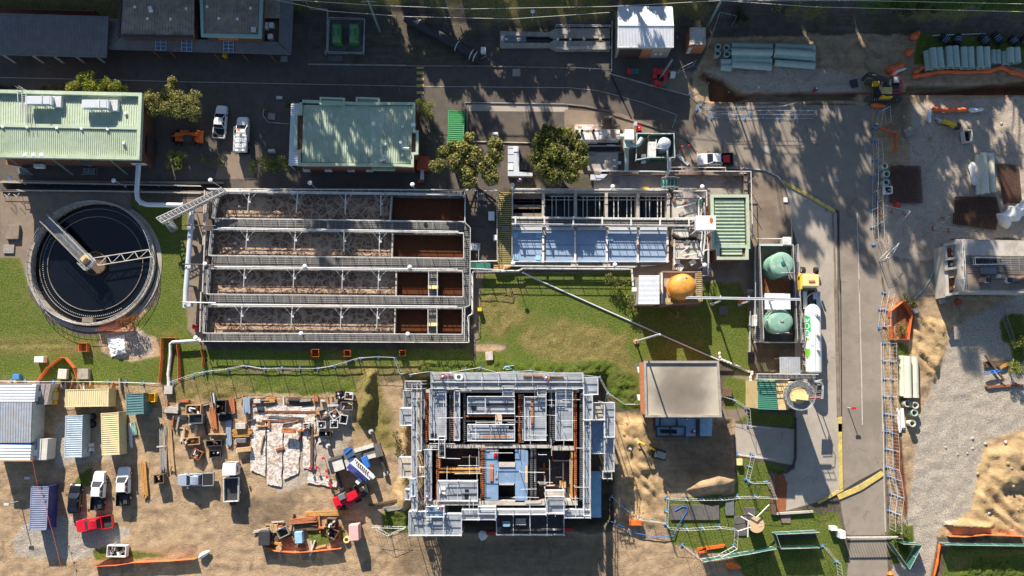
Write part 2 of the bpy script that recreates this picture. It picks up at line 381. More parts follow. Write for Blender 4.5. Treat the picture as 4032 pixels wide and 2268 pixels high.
reg('road','G',[(2200,600),(2380,590),(2390,740),(2232,748)]);reg('road','G',[(2140,1350),(2230,1350),(2235,1460),(2130,1460)])
reg('conc','G',[(1965,455),(2105,535),(2112,1240),(2060,1262),(1975,1285),(1940,1290),(1940,1190),(2000,1180),(2002,1000),(2000,880),(2005,610),(1990,560),(1985,490)])
reg('conc','G',[(1175,262),(1430,262),(1428,281),(1178,279)])
reg('slab','G',[(1420,275),(1560,285),(1690,330),(1720,380),(1752,425),(1885,432),(1965,455),(1990,500),(1995,620),(1900,640),(1880,880),(1600,880),(1190,860),(1190,690),(1590,680),(1560,450),(1420,430)])
reg('slab','G',[(0,480),(330,480),(330,530),(70,720),(50,650),(0,650)])
reg('slab','G',[(470,480),(520,480),(510,870),(465,820),(470,560)]);reg('slab','G',[(1640,170),(1740,180),(1730,238),(1640,215)])
reg('slab','G',[(560,380),(630,390),(640,450),(540,450)])
reg('slab','G',[(1810,1050),(1850,930),(1900,950),(1910,1050),(1850,1060)]);reg('slab','G',[(1880,620),(1900,620),(1900,880),(1880,880)])
reg('conc','G',[(1848,1065),(2000,1080),(1995,1170),(1852,1145)])
reg('dirt','G',[(-60,955),(150,965),(440,965),(600,935),(760,925),(880,930),(900,960),(1010,960),(1010,1110),(1050,1460),(-60,1460)],.35)
reg('dirt','G',[(990,1340),(1560,1340),(1560,1150),(1700,1040),(1850,1050),(1850,1250),(1680,1260),(1690,1340),(2130,1440),(2130,1470),(990,1470)],.3)
reg('dirt','G',[(1545,1040),(1640,1040),(1670,1330),(1545,1340)],.2)
reg('dirt','G',[(1780,95),(2200,85),(2290,90),(2600,180),(2700,180),(2700,600),(2390,600),(2215,560),(2190,262),(1752,258),(1740,190),(1770,140)],.2)
reg('dirt','G',[(2215,745),(2700,745),(2700,1350),(2360,1350),(2240,1320),(2225,1000)],.3)
reg('dirt','G',[(250,770),(360,770),(400,850),(400,900),(310,915),(245,880)],.3)
reg('dirt','G',[(1195,865),(1280,865),(1270,885),(1195,885)],.2)
cut('asph','G',[(785,50),(1000,40),(1200,160),(950,160),(785,158)],.1)
reg('rubble','G',[(1790,165),(2060,170),(2160,190),(2170,235),(1900,240),(1850,225),(1760,190)],.35)
reg('rubble','G',[(2290,260),(2700,235),(2700,600),(2390,600),(2260,560),(2290,420)],.3)
reg('rubble','G',[(2215,600),(2240,440),(2420,520),(2380,640),(2330,660),(2240,640)],.25)
reg('rubble','G',[(255,838),(340,832),(390,850),(385,895),(290,905)],.4)
reg('rubble','G',[(630,1010),(890,1020),(880,1100),(830,1200),(700,1240),(640,1130)],.35)
reg('gravel','G',[(2370,850),(2480,780),(2580,740),(2700,740),(2700,1040),(2480,1110),(2440,1290),(2360,1330),(2345,1460),(2235,1460),(2260,1350),(2300,1200),(2310,1050),(2350,950)],.3)
reg('gravel','G',[(30,1360),(70,1310),(160,1300),(330,1330),(300,1380),(190,1410),(40,1400)],.25)
reg('gravel','G',[(130,1050),(330,1070),(300,1150),(140,1180)],.5)
reg('asph','G',[(80,960),(180,960),(180,1070),(330,1080),(250,1200),(80,1160)],.2)
reg('sand','G',[(2480,1110),(2700,1050),(2700,1345),(2360,1345),(2440,1290)],.35)
reg('sand','G',[(1555,1045),(1620,1045),(1650,1130),(1655,1200),(1680,1250),(1670,1330),(1580,1320),(1560,1180)],.25)
reg('sand','G',[(2280,790),(2400,800),(2380,880),(2350,960),(2290,890)],.35)
reg('sand','G',[(1000,1080),(1040,960),(1060,1200),(1010,1340),(960,1300),(1010,1180)],.25)
reg('clay','G',[(1770,180),(1820,195),(1860,235),(2600,240),(2700,220),(2700,195),(2320,225),(2240,235),(2150,232),(1900,232),(1850,255),(1790,255),(1785,215),(1755,195)],.12)
reg('clay','G',[(2240,1060),(2262,1060),(2285,1280),(2278,1310),(2255,1200)],.08);reg('clay','G',[(1265+1090,1390),(2372,1360),(2362,1460),(2338,1460)],.08)
reg('clay','G',[(2255,760),(2300,765),(2295,850),(2250,850)],.1)
reg('grass','G',[(-60,645),(50,650),(75,740),(120,810),(200,845),(290,850),(400,760),(408,640),(370,560),(325,505),(470,520),(468,760),(470,830),(510,880),(1180,880),(1195,930),(1010,935),(620,925),(440,962),(250,968),(100,955),(-60,952)],.12)
reg('grass','G',[(1212,690),(1590,684),(1600,770),(1745,770),(1880,770),(1895,850),(1880,950),(1810,905),(1610,905),(1615,1020),(1560,1030),(1520,960),(1450,940),(1190,935),(1200,880)],.12)
reg('grass','G',[(1765,710),(1860,710),(1885,770),(1765,780)],.06);reg('grass','G',[(1825,945),(1890,960),(1895,1030),(1820,1030)],.08)
reg('grass','G',[(1895,1035),(2000,1045),(2000,1075),(1850,1060)],.05);reg('grass','G',[(1850,1150),(1995,1180),(1940,1195),(1950,1290),(2110,1290),(2130,1420),(2130,1460),(1880,1460),(1840,1400),(1690,1370),(1670,1255),(1850,1240)],.12)
reg('grass','G',[(2420,1370),(2700,1360),(2700,1460),(2370,1460),(2385,1370)],.15);reg('grass','G',[(2310,80),(2700,110),(2700,135),(2300,160)],.12)
reg('grass','G',[(235,1385),(300,1370),(330,1385),(420,1396),(420,1400),(240,1410)],.3);reg('grass','G',[(470,940),(900,925),(900,990),(830,990),(560,990)],.35)
reg('grass','G',[(190,1180),(235,1175),(240,1215),(190,1215)],.5);reg('grass','G',[(780,1325),(860,1330),(870,1360),(790,1370)],.7)
reg('dry','G',[(1290,850),(1420,800),(1560,830),(1600,900),(1600,960),(1500,940),(1330,900)],.9);reg('dry','G',[(0,868),(240,872),(240,882),(0,880)],.3);reg('dry','G',[(0,845),(180,848),(180,855),(0,853)],.25);reg('dry','G',[(1215,740),(1300,720),(1330,800),(1260,860),(1210,830)],.9)
reg('dry','G',[(-60,850),(250,860),(240,890),(-60,885)],.2)
reg('dry','G',[(860,920),(1120,920),(1120,955),(860,950)],.4)
reg('dry','G',[(440,960),(640,960),(620,1000),(430,1010)],.4);reg('dry','G',[(2400,1410),(2700,1370),(2700,1390),(2420,1435)],.06)
reg('weed','G',[(1060,905),(1250,905),(1400,912),(1520,905),(1600,950),(1620,1030),(1560,1025),(1500,950),(1060,940)],.2)
reg('dry','G',[(900,930),(960,925),(965,1000),(990,1060),(980,1130),(930,1090),(895,1080)],.6);reg('weed','G',[(2440,1400),(2700,1390),(2700,1470),(2400,1460)],.3)
reg('weed','G',[(2260,860),(2285,870),(2290,980),(2270,1040),(2258,960)],.12);reg('weed','G',[(2240,1320),(2300,1320),(2290,1420),(2240,1420)],.25)
reg('weed','G',[(960,1290),(1040,1280),(1050,1340),(960,1340)],.2);reg('weed','G',[(2060,0),(2600,-10),(2600,30),(2200,34)],.9)
reg('weed','G',[(2520,800),(2576,790),(2600,900),(2560,930),(2530,880)],.6)
reg('wet','G',[(560,1250),(760,1240),(740,1330),(600,1340)],.5);reg('wet','G',[(1680,1090),(1850,1060),(1850,1200),(1700,1200)],.6);reg('wet','G',[(2200,230),(2290,225),(2290,330),(2230,320)],.3)
reg('wet','G',[(1000,1350),(1560,1340),(1560,1460),(1000,1460)],.5)
cut('grass','G',[(262,838),(300,822),(355,830),(400,850),(405,893),(330,912),(258,895),(240,868)],.35);cut('grass','G',[(1195,868),(1240,862),(1282,868),(1270,884),(1200,886)],.3)
for b in[[(1610,905),(1810,905),(1820,1045),(1610,1045)]]:cut('grass','G',b)
GZ=np.zeros(GX.shape)
def soft(s_,w_):t=np.clip(s_/w_,0,1);return t*t*(3-2*t)
rough_m=np.clip(np.maximum.reduce([MASK['dirt'],MASK['sand'],MASK['rubble'],MASK['gravel']])/1.0,0,1)
GZ+=-.02+rough_m*((fbm(GX,GY,1.1,4,3)-.55)*.32-.02)
GZ+=np.clip(MASK['sand'],0,1)*((fbm(GX,GY,2.6,4,5)-.45)*.9+np.abs(fbm(GX*.8+GY*.6,GY*.3,1.1,3,51)-.47)*2.3)
GZ+=np.clip(MASK['weed']/.6,0,1)*((fbm(GX,GY,.9,3,8)-.2)*.6+np.random.RandomState(1).uniform(-.14,.14,GX.shape))
GZ+=np.clip(MASK['dry']/.8,0,1)*((fbm(GX,GY,1.1,3,9)-.3)*.3+np.random.RandomState(2).uniform(-.05,.05,GX.shape))
def mound(q,pts,h,w_,n=.35,s=2.0):
 global GZ
 f=soft(sdf(PL(q,pts)),w_);GZ+=f*h*(1+(fbm(GX,GY,s,4,21)-.47)*2*n)
ye=np.interp(GX,[P('G',x,100)[0]for x in(0,280,740,1000,1240,1780,2576)],[P('G',x,y)[1]for x,y in((0,78),(280,78),(740,8),(1000,30),(1240,72),(1780,78),(2576,78))])
GZ+=np.clip((GY-ye)*.42,0,7)*(1+(fbm(GX,GY,3,4,31)-.5)*.35)
MASK['dry']=np.maximum(MASK['dry'],np.clip(GY-ye,-9,2)+(fbm(GX,GY,4,4,41)-np.where(GX>3,.72,.58))*9)
MASK['asph']=np.minimum(MASK['asph'],ye-GY);MASK['dirt']=np.where(GX<P('G',1800,60)[0],np.minimum(MASK['dirt'],ye+1-GY),MASK['dirt'])
mound('G',[(1770,175),(1820,190),(1860,230),(2160,232),(2160,252),(1850,258),(1785,255),(1780,210)],-1.5,.45,.1)
mound('G',[(2280,212),(2700,212),(2700,238),(2280,238)],-1.5,.45,.1)
mound('G',[(1710,1235),(1750,1195),(1800,1175),(1860,1190),(1860,1215),(1830,1245),(1760,1250)],1.9,1.8,.3)
mound('G',[(1565,1050),(1625,1050),(1640,1130),(1650,1190),(1600,1200),(1575,1120)],.5,1.0,.5)
mound('G',[(920,930),(950,925),(950,1010),(920,1080),(895,1060),(905,990)],1.4,1.0,.5)
mound('G',[(2480,1130),(2600,1080),(2700,1090),(2700,1250),(2490,1250)],1.1,2.6,.8)
mound('G',[(2360,1312),(2420,1306),(2500,1316),(2492,1334),(2390,1332)],1.0,.7,.3)
mound('G',[(2242,1060),(2262,1060),(2284,1280),(2278,1308),(2258,1200)],.35,.5,.3)
mound('G',[(265,840),(330,835),(345,890),(290,905)],.55,1.4,.4)
mound('G',[(150,560+300),(0,861),(0,875),(200,872)],-.12,.3)
mound('G',[(1640,1050),(1850,1050),(1850,1170),(1700,1240),(1660,1180)],-.5,1.2,.2)
mound('S',[(60,60),(1740,60),(1800,420),(1800,1310),(1560,1330),(60,1330)],-2.2,1.4,.05)
mound('G',[(15,458),(560,458),(560,478),(15,478)],-1.2,.25,0)
_c=P('B0',872,1168,.6);CLX,CLY=_c.x,_c.y
GZ=np.where(np.hypot(GX-CLX,GY-CLY)<8.95,-3.0,GZ)
for q,pts in(('B2',[(1010,500),(1900,500),(1900,745),(1010,745)]),('B3',[(0,500),(560,500),(560,745),(0,745)])):
 GZ=np.where(sdf(PL(q,pts))>-.2,-4.0,GZ)
def gz(x,y):
 i=int(np.clip(np.searchsorted(gx,x),1,len(gx)-1));j=int(np.clip(np.searchsorted(gy,y),1,len(gy)-1))
 return float(GZ[j,i])
def ground_mat():
 m=bpy.data.materials.new('ground_surface');m.use_nodes=True;n=m.node_tree;p=n.nodes["Principled BSDF"];p.inputs["Specular IOR Level"].default_value=.15
 g=n.nodes.new("ShaderNodeNewGeometry")
 def noise(sc,det=6,ro=.6,dist=0):
  t=n.nodes.new("ShaderNodeTexNoise");t.inputs["Scale"].default_value=sc;t.inputs["Detail"].default_value=det;t.inputs["Roughness"].default_value=ro;t.inputs["Distortion"].default_value=dist
  lk(n,g.outputs["Position"],t.inputs["Vector"]);return t.outputs["Fac"]
 def rng(v,a,b,c=0,d=1):
  r=n.nodes.new("ShaderNodeMapRange");lk(n,v,r.inputs["Value"])
  for k,x in zip(("From Min","From Max","To Min","To Max"),(a,b,c,d)):r.inputs[k].default_value=x
  return r.outputs[0]
 def mixc(f,a,b):
  x=n.nodes.new("ShaderNodeMix");x.data_type='RGBA'
  if isinstance(f,float):x.inputs["Factor"].default_value=f
  else:lk(n,f,x.inputs["Factor"])
  for k,v in(("A",a),("B",b)):
   if isinstance(v,tuple):x.inputs[k].default_value=(*v,1)
   else:lk(n,v,x.inputs[k])
  return x.outputs["Result"]
 n_big=noise(.12,5,.6,.6);n_mid=noise(.7,6,.65,.3);n_fine=noise(4.5,6,.75);n_xf=noise(14,4,.8)
 def mth(op,a,b):
  x=n.nodes.new("ShaderNodeMath");x.operation=op
  for i,v in enumerate((a,b)):
   if isinstance(v,(int,float)):x.inputs[i].default_value=v
   else:lk(n,v,x.inputs[i])
  return x.outputs[0]
 edge=mth('ADD',n_fine,mth('MULTIPLY',n_mid,.8))
 K={'base':((.085,.07,.055),(.17,.14,.11),(.06,.07,.03),.5,0),'asph':((.085,.073,.065),(.15,.128,.11),(.18,.145,.115),.5,.0),'road':((.235,.2,.165),(.33,.285,.235),(.2,.17,.145),.6,.0),'conc':((.36,.32,.27),(.46,.41,.35),(.27,.24,.21),.5,.0),'slab':((.2,.155,.12),(.3,.235,.18),(.13,.1,.085),.6,.0),'dirt':((.36,.25,.15),(.56,.41,.26),(.22,.155,.105),.7,.9),'gravel':((.26,.225,.185),(.64,.57,.48),(.42,.35,.265),.6,1.3),'rubble':((.36,.295,.235),(.62,.53,.44),(.32,.24,.17),.6,1.3),'sand':((.4,.27,.13),(.7,.5,.28),(.26,.19,.12),.5,.8),'clay':((.16,.065,.03),(.32,.14,.07),(.11,.06,.04),.4,.5),'dry':((.12,.095,.035),(.36,.3,.11),(.12,.14,.03),.8,2.2),'grass':((.04,.07,.014),(.2,.25,.045),(.21,.19,.065),.6,1.3),'weed':((.025,.05,.01),(.17,.23,.035),(.16,.14,.05),.6,1.5),'wet':((.12,.09,.065),(.2,.15,.1),(.1,.085,.07),.4,1.4)}
 mp=n.nodes.new("ShaderNodeMapping");mp.inputs["Rotation"].default_value=(0,0,.35);mp.inputs["Scale"].default_value=(.12,1.3,1);lk(n,g.outputs["Position"],mp.inputs["Vector"])
 ts=n.nodes.new("ShaderNodeTexNoise");ts.inputs["Scale"].default_value=1.2;ts.inputs["Detail"].default_value=7;ts.inputs["Distortion"].default_value=.8;lk(n,mp.outputs[0],ts.inputs["Vector"]);n_trk=ts.outputs["Fac"]
 vc=n.nodes.new("ShaderNodeTexVoronoi");vc.feature='DISTANCE_TO_EDGE';vc.inputs["Scale"].default_value=.16;vd=n.nodes.new("ShaderNodeVectorMath");vd.operation='MULTIPLY_ADD';wn=n.nodes.new("ShaderNodeTexNoise");wn.inputs["Scale"].default_value=.5;wn.inputs["Detail"].default_value=5;lk(n,g.outputs["Position"],wn.inputs["Vector"])
 lk(n,wn.outputs["Color"],vd.inputs[0]);vd.inputs[1].default_value=(3,3,0);lk(n,g.outputs["Position"],vd.inputs[2]);lk(n,vd.outputs[0],vc.inputs["Vector"]);crack=mth('MULTIPLY',rng(vc.outputs["Distance"],.002,.012,.5,0),rng(wn.outputs["Fac"],.5,.62))
 n_pat=noise(.35,8,.75,1.2)
 def tone(k):
  a,b,c,amt,_=K[k]
  if k in('gravel','weed','grass','rubble','dry'):f=mth('ADD',mth('MULTIPLY',n_xf,.5),mth('MULTIPLY',n_fine,.5));lo,hi=.41,.59
  elif k in('sand','dirt','base','clay','wet'):f=mth('ADD',mth('MULTIPLY',n_mid,.6),mth('MULTIPLY',n_fine,.4));lo,hi=.35,.65
  else:f=mth('ADD',mth('MULTIPLY',n_mid,.45),mth('MULTIPLY',n_xf,.55));lo,hi=.35,.65
  if k in('dirt','sand','wet','base'):f=mth('ADD',mth('MULTIPLY',f,.75),mth('MULTIPLY',n_trk,.25));lo,hi=.4,.6
  r_=mixc(rng(n_pat if k in('grass','weed','dry','dirt','rubble','gravel')else n_big,.5,.64,0,amt),mixc(rng(f,lo,hi),a,b),c)
  if k in('asph','road','slab','conc'):r_=mixc(crack,mixc(rng(n_pat,.54,.6,0,.35),r_,tuple(x*1.35 for x in a)),tuple(x*.5 for x in a))
  return r_
 col=tone('base');rough=.9
 for k in LAY:
  at=n.nodes.new("ShaderNodeAttribute");at.attribute_name='m_'+k
  e=K[k][4];v=mth('ADD',at.outputs["Fac"],mth('MULTIPLY',mth('SUBTRACT',edge,.9),e*.9))if e else at.outputs["Fac"]
  sw=.05 if e==0 else(.7 if k=='dry' else.18)
  f=rng(v,-sw,sw)
  if k in('wet',):f=mth('MULTIPLY',rng(v,-.6,1.2),.6)
  col=mixc(f,col,tone(k))
 lk(n,col,p.inputs["Base Color"]);p.inputs["Roughness"].default_value=.92
 veg=n.nodes.new("ShaderNodeAttribute");veg.attribute_name='m_soft'
 h=mth('ADD',mth('MULTIPLY',n_fine,.5),mth('MULTIPLY',n_xf,.25))
 bp=n.nodes.new("ShaderNodeBump");lk(n,rng(veg.outputs["Fac"],0,1,.08,.95),bp.inputs["Strength"]);bp.inputs["Distance"].default_value=.35
 lk(n,h,bp.inputs["Height"]);lk(n,bp.outputs[0],p.inputs["Normal"])
 return m
MT['ground_surface']=ground_mat()
def build_ground():
 ny,nx=GX.shape
 cls=np.zeros(GX.shape,int)
 for k,c in(('asph',1),('road',1),('conc',2),('slab',2),('dirt',3),('gravel',4),('rubble',4),('sand',3),('clay',3),('dry',5),('grass',5),('weed',5)):
  cls=np.where(MASK[k]>0,c,cls)
 idx=np.arange(ny*nx).reshape(ny,nx)
 F=np.stack([idx[:-1,:-1],idx[:-1,1:],idx[1:,1:],idx[1:,:-1]],-1).reshape(-1,4);fc=cls[:-1,:-1].reshape(-1)
 V=np.stack([GX,GY,GZ],-1).reshape(-1,3)
 softm=np.clip(np.maximum.reduce([MASK[k]for k in('dirt','gravel','rubble','sand','clay','dry','grass','weed')])*2+.2,0,1)
 softm=np.where((np.maximum.reduce([MASK[k]for k in('asph','road','conc','slab')])<-.1),np.maximum(softm,.6),softm)
 for c,nm in enumerate(('ground','road','pavement','dirt_ground','gravel_ground','grass')):
  f=F[fc==c];used,inv=np.unique(f,return_inverse=True);f=inv.reshape(-1,4)
  me=bpy.data.meshes.new(nm);me.vertices.add(len(used));me.vertices.foreach_set('co',V[used].astype(np.float32).ravel())
  me.loops.add(f.size);me.loops.foreach_set('vertex_index',f.ravel().astype(np.int32));me.polygons.add(len(f))
  me.polygons.foreach_set('loop_start',np.arange(0,f.size,4,dtype=np.int32));me.polygons.foreach_set('loop_total',np.full(len(f),4,np.int32))
  me.update();me.validate()
  for k in LAY:
   a=me.attributes.new('m_'+k,'FLOAT','POINT');a.data.foreach_set('value',np.clip(MASK[k].reshape(-1)[used],-3,3).astype(np.float32))
  a=me.attributes.new('m_soft','FLOAT','POINT');a.data.foreach_set('value',softm.reshape(-1)[used].astype(np.float32))
  me.polygons.foreach_set("use_smooth",[True]*len(me.polygons))
  me.materials.append(MT['ground_surface']);o=bpy.data.objects.new(nm,me);scene.collection.objects.link(o)
  if nm=='grass':tag(o,'green and straw coloured grass and weeds round the tanks','grass',kind='stuff')
  else:o['kind']='structure'
build_ground()
# ---------------- helpers for structures ----------------
def cen(pts):return(sum(p[0]for p in pts)/len(pts),sum(p[1]for p in pts)/len(pts))
def inset(pts,d):
 cx,cy=cen(pts);o=[]
 for p in pts:
  v=Vector((p[0]-cx,p[1]-cy));L=v.length;o.append((cx+v.x*(1-d/L),cy+v.y*(1-d/L)))
 return o
def base(name,label,cat,pts,z0=0.0,group=None):
 cx,cy=cen(pts);return thing(name,label,cat,(cx,cy,z0),group)
def parapet(par,pts,z,w_=.3,h=.35,m='sage_roof',closed=True,name='parapet'):
 b=MB();n=len(pts)
 for i in range(n if closed else n-1):
  a=Vector((pts[i][0],pts[i][1],z+h/2));c=Vector((pts[(i+1)%n][0],pts[(i+1)%n][1],z+h/2));d=(c-a).normalized()
  b.bar(a+d*(w_/2 if i%2 else-w_/2),c-d*(w_/2 if i%2 else-w_/2),w_,h)
 return b.build(name,m,par)
def sheet_roof(par,a,b_,c,d,m,pitch=.45,amp=.07,name='roof',duty=.35,thick=.06):
 b=MB();b.ribbed(a,b_,c,d,pitch,amp,duty)
 lo=[Vector(p)-Vector((0,0,thick))for p in(a,b_,c,d)]
 b.hexa([p-Vector((0,0,.05))for p in lo],lo)
 return b.build(name,m,par)
def railing(par,pts,h=1.05,r=.035,m='galv',post=2.0,closed=False,name='railing',mid=True,kick=False):
 b=MB();pts=[Vector(p)for p in pts]
 if closed:pts=pts+[pts[0]]
 for i in range(len(pts)-1):
  a,c=pts[i],pts[i+1];L=(c-a).length;n=max(1,int(round(L/post)))
  b.tube([a+Vector((0,0,h)),c+Vector((0,0,h))],r,5)
  if mid:b.tube([a+Vector((0,0,h*.52)),c+Vector((0,0,h*.52))],r*.85,5)
  if kick:b.bar(a+Vector((0,0,.08)),c+Vector((0,0,.08)),.02,.14)
  for k in range(n+1):
   p=a.lerp(c,k/n);b.tube([p,p+Vector((0,0,h))],r,5)
 return b.build(name,m,par)
def vent(par,q,x,y,z,s=.32,m='white',h=.25,name='roof_vent'):
 p=P(q,x,y,z);b=MB();b.box(p.x,p.y,z,s,s,h,.02);b.box(p.x,p.y,z+h,s*1.15,s*1.15,.05,.02,.7);return b.build(name,m,par)
def Z(p,z):return Vector((p[0],p[1],z))
# ---------------- carport with long grey roof ----------------
r=[P('A0',*p,z)for p,z in(((-60,122),4.2),((1035,155),4.2),((1015,545),3.5),((-60,518),3.5))]
t=base('carport','long carport with grey ribbed roof in tree shade, top left corner','carport',r)
sheet_roof(t,r[0],r[1],r[2],r[3],'grey_roof',.42)
b=MB();b.bar(r[3],r[2],.12,.18);b.build('gutter','galv_dark',t)
for x in(10,285,480,685,883):
 p=P('A0',x,528,3.4);b=MB();b.box(p.x,p.y+.2,0,.12,.12,3.4);b.box(p.x+.25,p.y+.2,0,.08,.08,3.4);b.bar((p.x,p.y+.2,.3),(p.x+.25,p.y+.2,.3),.06);b.build('post','white_paint',t)
for x in(200,600,990):
 p=P('A0',x,170,4.1);MB().box(p.x,p.y,0,.14,.14,4.05).build('post','galv_dark',t)
b=MB();a=P('A0',-40,165,0);c=P('A0',1000,190,0);b.bar(Z(a,1.6),Z(c,1.6),.2,3.2);b.build('rear_wall','brick',t)
# ---------------- office with skirting verandah roof ----------------
o4=PL('Y',[(1225,-60),(1200,360),(1955,372),(1955,-60)],5.2);o4b=PL('A1',[(-12,-60),(0,340),(545,352),(560,-60)],5.6)
t=base('office_building','brown ribbed flat roofed office with green trim and verandah round it','building',o4+o4b)
MB().prism(inset(o4,.2),0,5.1).build('wall','brick',t)
sheet_roof(t,o4[0],o4[3],o4[2],o4[1],'brown_roof',.42,.09)
parapet(t,[o4[0],o4[1],o4[2]],5.15,.35,.3,'steel_dark',False,'fascia')
MB().prism(inset(o4b,.2),0,5.5).build('wall','brick',t)
sheet_roof(t,o4b[0],o4b[3],o4b[2],o4b[1],'brown_roof',.42,.09)
parapet(t,o4b,5.5,.42,.45,'teal_trim')
p=PL('A1',[(130,345),(320,345)],5.2);MB().bar(Z(p[0],4.6),Z(p[1],4.6),.3,1.1).build('sign_panel','timber_red',t)
zs,ze=3.5,2.9
def Q(z,*pp):return[P(q,x,y,z)for q,x,y in pp]
s1=Q(zs,('Y',1215,375),('A1',705,398))+Q(ze,('A1',835,522),('Y',1080,497))
sheet_roof(t,s1[0],s1[1],s1[2],s1[3],'grey_roof',.4,.06,'verandah_roof')
s2=Q(ze,('Y',1100,180),('Y',1080,495))+Q(zs,('Y',1205,370),('Y',1205,195));sheet_roof(t,s2[3],s2[2],s2[1],s2[0],'grey_roof',.4,.06,'verandah_roof')
s3=Q(ze,('A1',865,-60),('A1',836,520))+Q(zs,('A1',718,398),('A1',730,-60));sheet_roof(t,s3[3],s3[2],s3[1],s3[0],'grey_roof',.4,.06,'verandah_roof')
s4=PL('A1',[(565,-60),(560,165),(725,165),(735,-60)],3.55);MB().prism(s4,3.2,3.55).build('service_deck','brown_roof',t)
s5=PL('A1',[(560,165),(560,390),(718,390),(720,165)],2.6);MB().prism(s5,0,2.6).build('plant_well','timber_dark',t)
for x,y,w_,h_ in((645,232,44,44),(636,343,46,46)):
 p=P('A1',x,y,3.4);b=MB();b.box(p.x,p.y,2.6,w_/SC*.037,h_/SC*.037,.8,.03);b.build('air_conditioner','plastic_white',t)
p=P('A1',600,240,3.4);MB().box(p.x,p.y,2.6,.38,.95,.8,-.1).build('air_conditioner','plastic_white',t)
for q,x0,x1,y0,y1,m in(('A0',1483,1582,366,478,'glass_blue'),('A0',1728,1828,372,490,'glass_blue'),('A1',195,290,393,498,'glass_blue')):
 a=Q(zs+.05,(q,x0,y0),(q,x1,y0+2))+Q(ze+.12,(q,x1,y1+2),(q,x0,y1));f=MB();f.hexa([v+Vector((0,0,.02))for v in a[::-1]],[v+Vector((0,0,.09))for v in a[::-1]]);sk_=f.build('skylight',m,t)
 g=MB()
 for k in(0,.5,1):g.bar(a[0].lerp(a[1],k)+Vector((0,0,.12)),a[3].lerp(a[2],k)+Vector((0,0,.12)),.06,.05)
 for k in(0,.34,.67,1):g.bar(a[0].lerp(a[3],k)+Vector((0,0,.12)),a[1].lerp(a[2],k)+Vector((0,0,.12)),.05,.05)
 g.build('frame','galv',sk_)
for x,y in((1363,74),(1879,92),(1490,190),(1722,197)):vent(t,'Y',x,y,5.25)
for x,y in((42,68),(454,82),(152,178),(331,184)):vent(t,'A1',x,y,5.6)
p=P('Y',1510,88,6);b=MB();b.cyl(p.x,p.y,5.2,6.0,.16,12);b.box(p.x+.1,p.y-.1,5.9,.5,.8,.35,.3);b.build('flue','plastic_white',t)
p=P('A1',474,275,6.2);MB().box(p.x,p.y,5.55,.65,.7,.6).build('air_conditioner','offwhite',t)
for k,x in enumerate((110,380,640)):
 p=P('A1',x,540,2.8);MB().tube([(p.x,p.y+.3,2.8),(p.x,p.y+.3,0)],.05).build('post','timber_red',t)
for x in(1450,1600):p=P('A0',x,500,2.8);MB().tube([(p.x,p.y+.3,2.8),(p.x,p.y+.3,0)],.05).build('post','timber_red',t)
b=MB();p=P('Y',2255,545,.9);b.box(p.x,p.y,0,.5,.6,1.0);tag(b.build('waste_bin','yellow',None),'yellow bin half hidden under the office verandah edge','bin')
# ---------------- long sage roofed building (left) ----------------
zr=5.6
q4=[P('A0',-60,880,zr),P('A0',1352,912,zr),P('B0',1328,185,zr),P('B0',-60,160,zr)]
t=base('blower_building','long brick building with pale sage ribbed roof and two roof ducts','building',q4)
MB().prism(inset(q4,.45),0,zr-.15).build('wall','brick',t)
a1,a2=P('A0',-60,1190,zr+.25),P('A0',1340,1218,zr+.25)
sheet_roof(t,Z(q4[0],zr),Z(q4[1],zr),a2,a1,'sage_roof',.36,.07)
sheet_roof(t,a1,a2,Z(q4[2],zr),Z(q4[3],zr),'sage_roof',.3,.07)
b=MB();b.bar(a1+Vector((0,0,.12)),a2+Vector((0,0,.12)),.55,.12);b.build('ridge_cap','sage_roof',t)
parapet(t,[q4[0],q4[1],q4[2],q4[3]],zr-.1,.5,.75,'sage_roof')
for x0,x1,xm in((255,518,425),(825,1092,1003)):
 zt=7.2;a=[P('Y',x,y,zt)for x,y in((x0,965),(x1,965),(x1,1052),(x0,1052))]
 if x0>500:a=[v+Vector((0,-.55,0))for v in a]
 f=MB();f.prism([(v.x,v.y)for v in a],zt-.8,zt);f.prism(inset(a,.25),zt,zt+.06);d=f.build('roof_duct','zinc_roof',t)
 g=MB();mx=a[0].lerp(a[1],(xm-x0)/(x1-x0));mx2=a[3].lerp(a[2],(xm-x0)/(x1-x0))
 g.bar(mx+Vector((0,.05,-.35)),mx2+Vector((0,-.05,-.35)),.12,1.0);g.build('flange','galv',d)
 g=MB()
 for k in(.25,.62):
  v=a[3].lerp(a[2],k);g.bar((v.x,v.y,zr),(v.x,v.y,zt-.8),.1);g.bar((v.x,v.y,zt-.8),(v.x,v.y-.9,zr+.1),.08)
 g.build('support_frame','galv',d);v=a[2];MB().box(v.x+.3,v.y+.7,zr,1.3,1.6,.9).build('intake_box','galv',d)
for q,x,y in(('A0',1200,1083),('A0',548,1222),('A0',782,1228),('A0',1030,1233),('A0',266,1214),('A0',1181,1366),('A0',34,1210)):vent(t,q,x,y,zr+.2,.34)
b=MB()
for x in(165,205,245):
 b.tube([P('A0',x,870,6.4),P('A0',x+8,1085,6.4)],.04,5);b.tube([P('A0',x+4,870,7.2),P('A0',x+12,1085,7.2)],.035,5)
for k in range(11):y=870+k*20;b.tube([P('A0',208,y,6.45),P('A0',248,y,6.45)],.03,4)
c=P('A0',188,850,6.3)
for z in(6.3,5.2,4.2,3.2):b.tube([(c.x+.38*math.cos(a),c.y+.38*math.sin(a),z)for a in np.linspace(0,6.28,14)],.03,4)
for a in(0,1.2,2.4):b.tube([(c.x+.38*math.cos(a),c.y+.38*math.sin(a),2.4),(c.x+.38*math.cos(a),c.y+.38*math.sin(a),6.9)],.025,4)
b.build('ladder_cage','galv',t)
